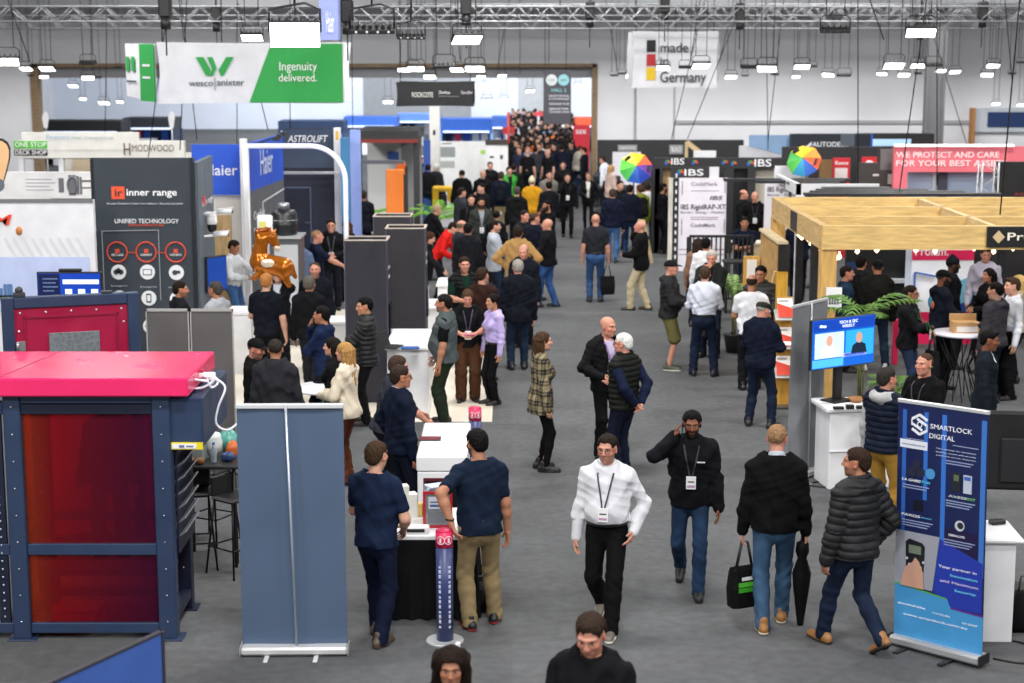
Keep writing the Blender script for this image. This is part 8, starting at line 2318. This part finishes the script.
K = P(1020, 277, 'H', face=-60, lod='mid', label='blond person cut off by the right edge under the pergola', h=1.68, fem=True, top='jacket', topcol='#a79a86', hair='bob', haircol='#c9a86a', skin='fair')
K = P(942, 272, 'H', face=78, lod='mid', label='man in a navy hooded sweatshirt with a back print under the pergola', h=1.82, b=1.08, top='hoodie', hood=True, topcol='#131828', bottom='trousers', botcol='#101014', hair='cap', haircol='#0f0f12', skin='brown', beard='#120d0b', al='front', ar='front', head=(8, 8))
b = MB(); b.ell(tuple(K.T(-.02, -.155, 1.28)), (.07, .02, .09), 12, 8); b.mat(1).ell(tuple(K.T(.06, -.152, 1.25)), (.035, .02, .06), 10, 8); b.build('back_print', [M('#2e7a96', .6), M('#b5522e', .6)], K.root)
K = P(952, 260, 'H', face=85, lod='mid', label='man in a black beanie and dark coat in front of the pink and white wall', h=1.80, top='coat', topcol='#14151d', hair='beanie', haircol='#11131c', skin='dark', beard='#100c0a', head=(5, 5))
K = P(910, 288, 'H', face=120, lod='mid', label='man with glasses in a black jacket and green lanyard, tote bag on his arm', h=1.74, top='jacket', topcol='#1a1b1f', bottom='jeans', botcol='#2c3d5a', hair='short', haircol='#2e241e', skin='olive', glasses='#1a1a1c', al='front', ar='cross', badge=1.06, lan='#2f6b42')
t = tote_held('tote_bag', 'black tote bag with a green wave line carried by the man with the green lanyard', 'bag', K, 0, tote, M('#222226', .6, kind='cloth'), rz=.9)
b = MB(); b.tube([(-.13 + .26 * i / 24, -.068, -.46 + .015 * math.sin(i * 1.4) * (1 if i > 8 else .3)) for i in range(25)], .006, 5); b.build('wave_print', M('#4fb04a', .5), t)
text('Siemens' if False else 'Sprens', t, 0, -.39, .12, .03, '#e4e4e6', y=-.068)
K = P(878, 262, 'H', face=5, lod='mid', label='man in a dark olive jacket and jeans seen from behind by the arching palm', h=1.80, b=1.08, top='jacket', topcol='#22221f', bottom='jeans', botcol='#27384f', hair='cap', haircol='#18181a', skin='tan', shoe='#d5d5d6', legs='wide')
K = P(861, 258, 'H', face=30, lod='mid', label='dark-haired man in a black coat under the pergola left of the olive jacket', h=1.76, top='coat', topcol='#1c1c1f', hair='short', haircol='#14100e', skin='tan')
K = P(846, 268, 'H', face=100, lod='mid', label='person in a teal top looking right behind the pergola post', h=1.70, top='sweater', topcol='#24415a', hair='short', haircol='#2a1f1a', skin='pink')
K = P(797, 301, face=10, lod='mid', label='man in a dark navy jacket seen from behind inside the pergola', h=1.80, top='jacket', topcol='#1a1f33', bottom='trousers', botcol='#15151a', hair='short', haircol='#4a3a2e', skin='tan', al='front', ar='front', legs='together')
K = P(759, 427, face=28, lod='near', label='man in a flat cap and navy jacket reading papers by the leaflet rack', h=1.74, b=1.08, top='jacket', topcol='#171e33', bottom='jeans', botcol='#1d2840', shoe='#1c1a1a', legs='wide', al='front', ar='front', hair='flatcap', haircol='#2e302a', under='#8a8782', skin='pink', head=(18, 16))
held('paper', 'white papers in the hands of the man in the flat cap', 'paper', K, 1, lambda b: b.xf.__class__ and b.cbox((0, .08, .02), (.21, .28, .006)), M('#efeff0', .6), part='sheets', off=(.16, .06, .02))
K = P(752, 277, 'H', face=8, lod='mid', label='man in a white T-shirt with his back to us beside the palm', h=1.76, b=1.05, top='tee', topcol='#dcdde3', bottom='trousers', botcol='#1b1c22', hair='fringe', haircol='#3a3028', skin='tan', legs='stand', al='front', ar='front', head=(12, 0))
K = P(761, 268, 'H', face=195, lod='near', label='man in a dark padded jacket facing the man in the white T-shirt', h=1.80, top='puffer', topcol='#2a2e2c', bottom='trousers', hair='short', haircol='#1a1412', skin='tan', al='front', ar='down', head=(8, 8))
K = P(668, 370, face=100, lod='near', label='man in a black cap, dark jacket and olive shorts with bare calves', h=1.78, b=1.12, belly=.02, top='hoodie', hood=True, topcol='#2e2e31', bottom='shorts', botcol='#5f5c38', shoe='#3a4034', sole='#c9c6b8', hair='cap', haircol='#161618', under='#8a7a68', skin='pink', al='front', ar='front', legs='together')
K = P(703, 376, face=8, lod='near', label='man in a white shirt and navy trousers seen from behind in a group of three', h=1.74, b=1.05, top='shirt', topcol='#ccd0de', belt='#16181f', bottom='trousers', botcol='#1e2942', shoe='#14141a', hair='short', haircol='#4f3a2c', skin='fair', al='front', ar='front', legs='wide')
K = P(712, 252, 'H', face=196, lod='near', label='grey-haired man in a dark green jacket with a badge facing the white shirt', h=1.80, b=1.10, top='jacket', topcol='#2b302f', bottom='jeans', botcol='#243148', hair='short', haircol='#b0aaa2', skin='pink', badge=1.08, al='cross', ar='chin', head=(0, 16))
held('laptop_bag', 'black laptop bag hanging beside the man in the white shirt', 'bag', K, 0, lambda b: b.box(-.05, .05, -.17, .17, -.78, -.5, .03), BLK, off=(-.12, -.2, -.05))
K = P(706, 240, 'H', face=20, lod='mid', label='black-haired man in a white shirt behind the black balustrade', h=1.72, top='shirt', topcol='#e0e0e4', bottom='jeans', botcol='#2a4060', hair='short', haircol='#121010', skin='tan')
K = P(698, 241, 'H', face=30, lod='mid', label='person in a pale brown top beside the black-haired man at the balustrade', h=1.66, fem=True, top='blouse', topcol='#8a6a58', hair='bob', haircol='#3a2a22', skin='tan')
K = P(744, 218, 'H', face=182, lod='mid', label='man in a navy polo shirt leaning with folded hands on the balustrade', h=1.74, lean=8, top='polo', topcol='#18203a', bottom='jeans', botcol='#27384f', hair='short', haircol='#14100e', skin='tan', al='cross', ar='cross2', badge=1.0)
K = P(743, 191, 'H', face=120, lod='mid', label='bald man in a black jacket by the cream stand panel, nearer the dark doorway', h=1.76, b=1.1, top='jacket', topcol='#1c1e22', hair='fringe', haircol='#5a4638', skin='pink', al='front', ar='front')
K = P(755, 193, 'H', face=185, lod='mid', label='bald man in a black polo with a badge by the cream stand panel', h=1.78, b=1.15, belly=.03, top='polo', topcol='#131316', hair='bald', skin='pink', badge=1.1)
K = P(662, 254, face=75, lod='mid', label='man in black with folded arms standing at the stand corner beside the white panel', h=1.78, top='sweater', topcol='#141418', bottom='trousers', botcol='#17171b', hair='short', haircol='#110e0d', skin='tan', beard='#14100e', al='cross', ar='cross2', legs='together')
K = P(640, 310, face=-72, lod='mid', label='bald man in a black hooded jacket and cream trousers phoning in the aisle', h=1.78, b=1.08, top='coat', topcol='#141416', hemz=.80, bottom='trousers', botcol='#b9ab8c', shoe='#3a2c22', legs='stepL', ar='ear', al='front', hair='bald', skin='pink', head=(0, -10))
K = P(595, 302, face=2, lod='mid', label='bald man in a charcoal polo shirt and jeans walking away with a black bag', h=1.80, b=1.12, top='polo', topcol='#2f3137', bottom='jeans', botcol='#2f4a72', belt='#1b1714', hair='bald', skin='pink', legs='stand', hemz=.955)
tote_held('tote_bag', 'black bag in the hand of the bald man in the charcoal polo shirt', 'bag', K, 1, tote, M('#19191b', .6, kind='cloth'), rz=.3)
K = P(612, 262, face=6, lod='mid', label='man in a navy jacket and light jeans walking away in the aisle', h=1.78, b=1.12, top='jacket', topcol='#171d33', bottom='jeans', botcol='#3f628f', hair='short', haircol='#4f4036', skin='pink', legs='stepL')
K = P(548, 307, face=-72, lod='mid', label='bald heavy man in a black jacket and jeans in the group left of the aisle', h=1.78, b=1.16, belly=.04, top='jacket', topcol='#16171b', bottom='jeans', botcol='#2b4a7c', shoe='#141418', hair='bald', skin='pink', legs='stepL', al='front', ar='front')
held('coffee_cup', 'white coffee cup in the hand of the bald heavy man', 'cup', K, 0, lambda b: b.lathe([(.028, -.05), (.04, .06), (.0, .062)], 16), M('#e9e9ea', .5))
K = P(534, 215, 'H', face=30, lod='mid', label='man in a dark navy jacket half hidden by the bald heavy man', h=1.80, b=1.08, top='jacket', topcol='#181d2c', bottom='jeans', botcol='#2b4a74', hair='buzz', haircol='#4a3a30', skin='pink', head=(30, 0))
K = P(524, 212, 'H', face=140, lod='mid', label='man with a reddish face looking out behind the navy jacket', h=1.78, top='jacket', topcol='#1d2029', hair='short', haircol='#2e221c', skin='pink')
K = P(518, 228, 'H', face=8, lod='mid', label='man in a camel jacket with his back to us', h=1.84, b=1.12, top='jacket', topcol='#a07c4c', bottom='trousers', botcol='#20242c', hair='short', haircol='#2e2219', skin='tan', al='hip', ar='hip')
K = P(494, 222, 'H', face=88, lod='mid', label='man in a light grey blazer and dark blue trousers facing right', h=1.78, b=1.05, top='blazer', topcol='#a9afba', bottom='trousers', botcol='#27354f', shoe='#4a3426', hair='short', haircol='#251c18', skin='fair', al='cross', ar='cross2', stubble='#4a3a30')
K = P(518, 262, 'H', face=-8, lod='near', label='grey-haired man in a long navy coat and jeans seen from behind', h=1.78, b=1.08, top='coat', topcol='#171b27', hemz=.78, bottom='jeans', botcol='#1f3048', hair='short', haircol='#8a8680', skin='pink')
K = P(524, 246, 'H', face=200, lod='mid', label='balding man in navy facing us behind the grey-haired man in the long coat', h=1.80, b=1.08, top='jacket', topcol='#161a26', bottom='trousers', hair='fringe', haircol='#7a6a58', skin='pink', head=(-5, 14))
K = P(468, 225, 'H', face=8, lod='mid', label='man in a black leather jacket with his back to us, left of the grey blazer', h=1.78, b=1.1, top='jacket', topcol='#1d1f25', bottom='trousers', botcol='#17181c', hair='short', haircol='#151110', skin='tan')
K = P(461, 222, 'H', face=60, lod='mid', label='balding man in a grey jacket beside the black leather jacket', h=1.78, top='jacket', topcol='#3b4048', bottom='trousers', hair='fringe', haircol='#6a5a4a', skin='pink')
K = P(481, 199, 'H', face=172, lod='mid', label='bearded man in an olive grey jacket facing us with a badge', h=1.80, b=1.08, top='jacket', topcol='#3f443f', inner='#8f959c', bottom='trousers', hair='short', haircol='#120f0e', skin='tan', beard='#120e0d', badge=1.05)
K = P(496, 212, 'H', face=10, lod='mid', label='woman with dark hair in black behind the grey blazer', h=1.66, fem=True, top='jacket', topcol='#191a20', hair='bun', haircol='#241a16', skin='tan')
K = P(548, 202, 'H', face=-118, lod='mid', label='man in a black T-shirt resting his chin on his hand in the aisle group', h=1.74, top='tee', topcol='#16171b', hair='short', haircol='#14100e', skin='tan', beard='#17110f', ar='chin', al='cross')
# ---- cluster at the white floor
K = P(446, 424, face=-82, lod='near', label='man in a grey fleece vest over black and dark green trousers facing left', h=1.80, b=1.16, belly=.03, top='vest', topcol='#4c5456', inner='#141416', sleeve=.34, bottom='trousers', botcol='#2e3828', shoe='#1b1a18', hair='short', haircol='#1c1816', skin='tan', al='down', ar='fwd', stubble='#3a302a')
K = P(468, 401, face=176, lod='near', label='woman in a black polo and wide brown trousers looking down at her phone', h=1.66, b=1.12, fem=True, top='polo', topcol='#161719', bottom='wide', botcol='#5a3a26', hair='pony', haircol='#5a4230', skin='pink', al='front', ar='front', badge=1.06, lan='#4a3a5a', head=(0, 26))
held('phone', 'pink phone in the hands of the woman in the black polo', 'phone', K, 1, lambda b: b.cbox((-.05, .02, .03), (.14, .07, .012), .004), M('#c0407a', .4), part='casing')
K = P(494, 404, face=-120, lod='near', label='woman in a lilac blouse and black trousers with her hair tied back', h=1.62, fem=True, top='blouse', topcol='#b3a4d6', belt='#141416', bottom='slim', botcol='#121216', shoe='#1c1616', hair='bun', haircol='#151110', skin='olive', legs='together', al='down', ar='down')
K = P(482, 270, 'H', face=22, lod='mid', label='man in a dark brown jumper seen from behind next to the lilac blouse', h=1.78, b=1.08, top='sweater', topcol='#3a221c', bottom='trousers', botcol='#20242c', hair='short', haircol='#3a2a20', skin='pink', head=(10, 0))
K = P(464, 259, 'H', face=160, lod='near', label='smiling man in a dark green polo and black padded vest behind the counter', h=1.80, b=1.05, top='pvest', topcol='#1b1d20', inner='#16382c', sleeve=.34, bottom='trousers', hair='short', haircol='#3a281e', skin='pink', al='down', ar='front', head=(10, 4))
K = P(421, 232, 'H', face=100, lod='mid', label='woman in black with long brown hair bending over the farther counter', h=1.66, fem=True, lean=14, top='jacket', topcol='#1a1c24', bottom='leggings', botcol='#141418', hair='long', haircol='#4a2c1e', skin='fair', al='front', ar='reach', head=(0, 26))
K = P(436, 219, 'H', face=95, lod='mid', label='person in a red jacket stooping behind the dark totems', h=1.70, lean=30, top='jacket', topcol='#c81f1c', bottom='trousers', hair='short', haircol='#2a1d16', skin='fair', al='reach', ar='front', head=(0, 30))
K = P(425, 204, 'H', face=60, lod='mid', label='fair-haired person in black bowing over the wire shelf', h=1.74, lean=24, top='jacket', topcol='#1b1c20', hair='short', haircol='#a08a70', skin='fair', al='reach', ar='reach', head=(0, 20))
K = P(366, 300, 'H', face=-88, lod='near', label='man in a black quilted jacket with short black hair in front of the nearest totem', h=1.76, b=1.06, top='puffer', topcol='#17181d', bottom='trousers', botcol='#15161a', hair='short', haircol='#0f0c0b', skin='olive', al='cross', ar='cross2', head=(-20, 4))
K = P(323, 309, 'H', face=-78, lod='near', label='young man in a navy hooded top with his hand at his mouth', h=1.74, top='hoodie', hood=True, topcol='#1b2a4e', bottom='trousers', botcol='#15171f', hair='short', haircol='#13100e', skin='tan', al='cross', ar='chin')
K = P(346, 345, 'H', face=-72, lod='near', label='blonde woman in a cream jacket with rust trousers behind the pull-up banner', h=1.70, fem=True, top='jacket', topcol='#d9cdb8', bottom='trousers', botcol='#6a3a24', hair='long', haircol='#a07a48', skin='fair', al='front', ar='front')
K = P(334, 347, 'H', face=-85, lod='mid', label='dark-haired person in black half hidden by the blonde woman', h=1.68, fem=True, top='jacket', topcol='#17171a', hair='bob', haircol='#1c1412', skin='fair')
K = P(275, 342, 'H', face=4, lod='near', label='man in a charcoal jacket with his back to us above the pull-up banner', h=1.80, b=1.16, top='jacket', topcol='#34343a', bottom='trousers', hair='buzz', haircol='#3a322c', skin='tan', head=(-8, 0))
K = P(254, 341, 'H', face=95, lod='near', label='man in a black baseball cap and black jacket beside the charcoal jacket', h=1.74, top='jacket', topcol='#141416', hair='cap', haircol='#0f0f11', under='#3a2c24', skin='pink', stubble='#4a3a32', head=(10, 14))
K = P(266, 276, 'H', face=6, lod='near', label='ginger-haired man in a navy T-shirt seen from behind under the horse balloon', h=1.80, b=1.08, top='tee', topcol='#161a26', bottom='trousers', botcol='#15161c', hair='short', haircol='#a06a3a', skin='fair', al='front', ar='down')
K = P(309, 278, 'H', face=10, lod='near', label='grey-haired man in a black jacket seen from behind', h=1.78, b=1.1, top='jacket', topcol='#17181c', bottom='trousers', botcol='#2a2a2e', hair='short', haircol='#57524c', skin='tan', legs='stepL')
K = P(315, 264, 'H', face=180, lod='mid', label='man in navy facing us behind the grey-haired man in black', h=1.78, top='jacket', topcol='#171a24', hair='buzz', haircol='#4a3a2e', skin='pink', stubble='#5a463a')
K = P(278, 268, 'H', face=185, lod='mid', label='person in a pale shirt and black vest behind the ginger-haired man', h=1.76, top='vest', topcol='#17171a', inner='#c9cfdc', hair='short', haircol='#3a2a20', skin='fair', badge=1.15)
K = P(216, 284, 'H', face=-60, lod='mid', label='man in a light grey shirt looking left over the grey screen divider', h=1.76, top='shirt', topcol='#9a9ea4', bottom='trousers', hair='short', haircol='#4f4a46', skin='tan', al='front', ar='front')
K = P(179, 284, 'H', face=60, lod='mid', label='man in dark clothes glancing right behind the grey screen divider', h=1.74, top='jacket', topcol='#1b1c22', hair='short', haircol='#241a14', skin='tan', head=(20, 0), stubble='#3a2c24')
K = P(233, 242, 'H', face=110, lod='mid', label='man in a white shirt working at the stand below the white cameras', h=1.74, top='shirt', topcol='#d3d5da', bottom='jeans', botcol='#3f6090', hair='short', haircol='#2a2019', skin='tan', al='reach', ar='front', head=(0, 20))
K = P(316, 232, 'H', face=70, lod='mid', label='balding man in a navy polo reaching out by the portal post', h=1.78, b=1.08, top='polo', topcol='#18213c', bottom='trousers', hair='buzz', haircol='#8a6a4c', skin='pink', ar='reach', al='down')
K = P(331, 221, 'H', face=176, lod='mid', label='man with glasses in a black jacket and badge facing us by the portal', h=1.80, top='jacket', topcol='#19191d', bottom='trousers', hair='short', haircol='#241c18', skin='pink', glasses='#161618', badge=1.08, lan='#56565c', al='front', ar='front')
K = P(347, 222, 'H', face=-60, lod='mid', label='woman with wavy brown hair in dark clothes left of the portal post', h=1.66, fem=True, top='jacket', topcol='#24242a', hair='bob', haircol='#5a3c28', skin='fair')
K = P(299, 236, 'H', face=0, lod='mid', label='person with black hair in a blue-grey top behind the navy polo', h=1.72, top='sweater', topcol='#5a6a86', hair='short', haircol='#141110', skin='tan')
K = P(363, 192, 'H', face=-5, lod='mid', label='man in a dark suit seen from behind beside the green ferns', h=1.78, top='blazer', topcol='#1a1d29', bottom='trousers', botcol='#1a1d29', hair='short', haircol='#3a2d24', skin='tan')
K = P(106, 393, 'H', face=170, lod='mid', label='fair-haired woman in dark clothes standing behind the red screens of the machine guard', h=1.78, fem=True, top='jacket', topcol='#2a2a30', hair='long', haircol='#a58458', skin='fair')
# ---- the crowd in the middle distance
D = dict(lod='low')
K = P(567, 237, face=176, label='visitor in black drinking and wearing a badge, in the middle of the aisle', h=1.76, top='jacket', topcol='#17171b', bottom='slim', botcol='#131316', hair='short', haircol='#2a201a', ar='camera', al='down', badge=1.1, legs='stepL', **D)
K = P(588, 231, face=184, label='woman in a black jacket over a pale top with a badge in the aisle', h=1.68, fem=True, top='jacket', topcol='#1a1b20', inner='#d3d3cc', bottom='leggings', botcol='#131316', hair='bun', haircol='#6a4e38', ar='front', al='pocket', legs='stepL', **D)
tote_held('shopping_bag', 'dark bag carried by the woman with the pale top', 'bag', K, 0, tote, M('#2a2624', .6, kind='cloth'))
K = P(532, 179, 'H', face=6, label='person in a mustard yellow jacket with a pale hat seen from behind', h=1.76, b=1.1, top='coat', hemz=.8, topcol='#c08a1c', bottom='trousers', hair='beanie', haircol='#cdc4a8', **D)
K = P(501, 173, 'H', face=4, label='man with a navy backpack and khaki trousers seen from behind', h=1.80, b=1.08, top='jacket', topcol='#1a2134', bottom='trousers', botcol='#a89468', hair='short', haircol='#4a4038', pack='#161a26', **D)
K = P(517, 188, 'H', face=4, label='person in a black hooded top with a sling bag seen from behind', h=1.76, b=1.1, top='hoodie', hood=True, topcol='#1c1c1d', hair='short', haircol='#57504a', **D)
K = P(549, 183, 'H', face=-10, label='person in black with dark hair between the yellow jacket and the badge wearer', h=1.74, top='jacket', topcol='#191b20', hair='short', haircol='#17120f', **D)
K = P(549, 172, 'H', face=170, label='man in a grey cardigan facing us behind the dark-haired person in black', h=1.76, top='jacket', inner='#1b1b1e', topcol='#77736c', hair='short', haircol='#1c1613', **D)
K = P(563, 162, 'H', face=178, label='man in black walking towards us left of the walking couple', h=1.80, top='jacket', topcol='#18191e', hair='short', haircol='#2a2019', legs='stepR', **D)
K = P(584, 198, face=-70, label='person in dark blue striding left at the right edge of the aisle', h=1.78, top='jacket', topcol='#20232c', bottom='jeans', botcol='#223350', legs='walkL', hair='short', haircol='#2a1f18', **D)
K = P(577, 193, face=60, label='person in a pale jacket leaning right at the right edge of the aisle', h=1.72, lean=8, top='jacket', topcol='#b7b0a4', bottom='jeans', botcol='#223350', legs='walkR', hair='short', haircol='#4a3a2e', **D)
K = P(620, 182, 'H', face=160, label='man in black with a paper cup standing under the rainbow umbrella', h=1.78, top='jacket', topcol='#18191e', hair='short', haircol='#2a201a', ar='front', **D)
K = P(630, 186, 'H', face=15, label='man in a navy jacket seen from behind under the rainbow umbrella', h=1.80, b=1.1, top='jacket', topcol='#161b2c', bottom='jeans', botcol='#25406b', hair='short', haircol='#2a201a', **D)
K = P(640, 186, 'H', face=-20, label='person in a yellow-green vest with a backpack under the rainbow umbrella', h=1.74, top='jacket', topcol='#7e8a2a', hair='short', haircol='#6a4a34', pack='#1b1c1e', **D)
K = P(648, 184, 'H', face=10, label='person in a white top right of the rainbow umbrella', h=1.72, top='shirt', topcol='#dedee2', hair='short', haircol='#3a2c22', **D)
K = P(611, 166, 'H', face=60, label='fair-haired woman in a blush coat left of the rainbow umbrella', h=1.66, fem=True, top='coat', topcol='#c9aea4', hair='bob', haircol='#b08a5a', **D)
K = P(606, 157, 'H', face=-60, label='person in a white shirt leaning on the stand left of the umbrella', h=1.74, lean=8, top='shirt', topcol='#d4d9e4', hair='short', haircol='#3a2b21', **D)
K = P(462, 171, 'H', face=-10, label='broad man in a black jacket seen from behind at the white poster wall', h=1.80, b=1.16, top='jacket', topcol='#17181b', hair='buzz', haircol='#2a231e', **D)
K = P(461, 189, 'H', face=60, label='man in a dark grey fleece with glasses left of the olive jacket', h=1.78, b=1.08, top='jacket', topcol='#3c4047', bottom='trousers', hair='short', haircol='#2a1f18', **D)
K = P(471, 196, 'H', face=170, label='person in black between the grey fleece and the bearded man', h=1.74, top='jacket', topcol='#1a1b1f', hair='short', haircol='#2a201a', pack='#18191c', **D)
K = P(483, 171, 'H', face=175, label='balding man in black facing us behind the bearded man', h=1.78, top='jacket', topcol='#18191d', hair='fringe', haircol='#5a4a3c', **D)
K = P(482, 185, 'H', face=-130, label='man in black touching his face behind the bearded man', h=1.76, top='jacket', topcol='#1a1a1e', hair='short', haircol='#17120f', ar='chin', **D)
K = P(469, 152, 'H', face=180, label='man in a black T-shirt with folded arms at the white poster wall', h=1.78, top='tee', topcol='#16171b', hair='cap', haircol='#141416', al='cross', ar='cross2', **D)
K = P(478, 154, 'H', face=-160, label='balding man in a dark jacket beside the folded arms at the poster wall', h=1.78, top='jacket', topcol='#22242c', hair='fringe', haircol='#8a8078', **D)
K = P(495, 156, 'H', face=-60, label='man in a blue jacket in front of the second white poster wall', h=1.78, top='jacket', topcol='#22335c', hair='short', haircol='#3a2b22', **D)
K = P(490, 163, 'H', face=170, label='man in black below the blue jacket at the second poster wall', h=1.74, top='jacket', topcol='#1c1d21', hair='short', haircol='#4a382c', **D)
K = P(428, 165, 'H', face=20, label='broad person in a black jacket and jeans at the orange tool stand', h=1.80, b=1.15, top='jacket', topcol='#1e2126', bottom='jeans', botcol='#2b4a6c', hair='short', haircol='#241b16', **D)
K = P(421, 157, 'H', face=60, label='man in dark clothes at the blue leaning banner', h=1.76, top='jacket', topcol='#23252c', hair='short', haircol='#2a1f18', **D)
K = P(436, 165, 'H', face=30, label='white-haired person behind the broad black jacket', h=1.70, top='jacket', topcol='#34363c', hair='short', haircol='#d0cecb', **D)
K = P(514, 165, 'H', face=10, label='person in dark green with a backpack near the second poster wall', h=1.74, top='jacket', topcol='#1e2a22', pack='#171b18', hair='short', haircol='#2a2019', **D)
K = P(509, 168, 'H', face=160, label='person in a bright green vest near the second poster wall', h=1.72, top='vest', topcol='#3f9a3a', inner='#1c1d20', hair='short', haircol='#2a2019', **D)
# the far crowd in the opening: a handful of figures repeated
rr = random.Random(77)
protos = []
specs = [dict(top='jacket', topcol='#1b1c21', face=180), dict(top='jacket', topcol='#20263a', face=5), dict(top='coat', topcol='#16171a', face=175, hair='long', fem=True, h=1.66), dict(top='hoodie', hood=True, topcol='#2c2d31', face=-10, pack='#15161a'),
		 dict(top='shirt', topcol='#7d97bf', face=20), dict(top='jacket', topcol='#23211f', face=190, legs='stepL'), dict(top='puffer', topcol='#191b24', face=0, legs='stepR'), dict(top='sweater', topcol='#2f3550', face=170, hair='crop', haircol='#6a4a34'),
		 dict(top='jacket', topcol='#d8641c', face=10), dict(top='tee', topcol='#1a1b20', face=200, hair='bald'), dict(top='jacket', topcol='#41424a', face=-20, bottom='jeans', botcol='#2a3c58'), dict(top='shirt', topcol='#d9d9dc', face=185, bottom='trousers')]
desc = ['dark jacket walking towards us', 'navy jacket walking away', 'long-haired figure in black', 'grey hooded top with a backpack', 'light blue shirt', 'brown-black jacket stepping forward', 'quilted jacket walking away', 'blue jumper', 'bright orange jacket', 'bald figure in a black T-shirt', 'grey jacket and jeans', 'white shirt']
for sp, d in zip(specs, desc):
	K = P(0, 0, X=-4 + len(protos) * .5, Y=90, label='distant visitor in the packed far crowd, %s' % d if d[0] not in 'lb' or 'jumper' in d or 'shirt' in d and 'bald' not in d or 'jacket' in d else 'distant %s in the packed crowd of the far opening' % d, group='far crowd: ' + d, lod='low', **sp)
	protos.append(K.root)
used = set(); Y = 58.5; k = 0
while Y < 101:
	a, c = (515, 568) if Y < 63 else (511, 574)
	n = max(3, int((c - a) / F_PX * Y / .58)); k += 1
	for i in range(n):
		if rr.random() < (.28 if Y < 66 else .08): continue
		px = a + (c - a) * (i + .25 + .5 * (k % 2) + rr.uniform(-.12, .12)) / n
		j = rr.choice([0, 1, 2, 3, 5, 6, 7, 9, 10, 0, 1, 2, 5, 6, 4, 11, 0, 1, 3])
		if (k, i) in ((6, 1), (11, 2)): j = 8
		o = protos[j] if j not in used else copy_tree(protos[j])
		used.add(j)
		o.location = (Q(px, 150, Y).x, Y + rr.uniform(-.2, .2), 0); o.rotation_euler = (0, 0, rr.choice([0, 0, 0, math.pi, math.pi]) + rr.uniform(-.7, .7))
	Y += 1.15 if Y < 64 else 1.6
for j, o in enumerate(protos):
	if j not in used: o.location = (Q(540, 150, 80).x + (j - 5) * .6, 81.5, 0)
bpy.context.view_layer.update()
for o, w in TEXTS:
	d = o.dimensions
	if d.x > 1e-6: o.scale.x = w / d.x
# lettering as plain meshes
dg = bpy.context.evaluated_depsgraph_get()
for o in [o for o in bpy.data.objects if o.type == 'FONT']:
	me = bpy.data.meshes.new_from_object(o.evaluated_get(dg))
	n = bpy.data.objects.new('lettering', me)
	par = o.parent
	COL.objects.link(n); n.parent = par
	n.location, n.rotation_euler, n.scale = o.location, o.rotation_euler, o.scale
	if not me.materials: me.materials.append(o.data.materials[0])
	bpy.data.objects.remove(o)
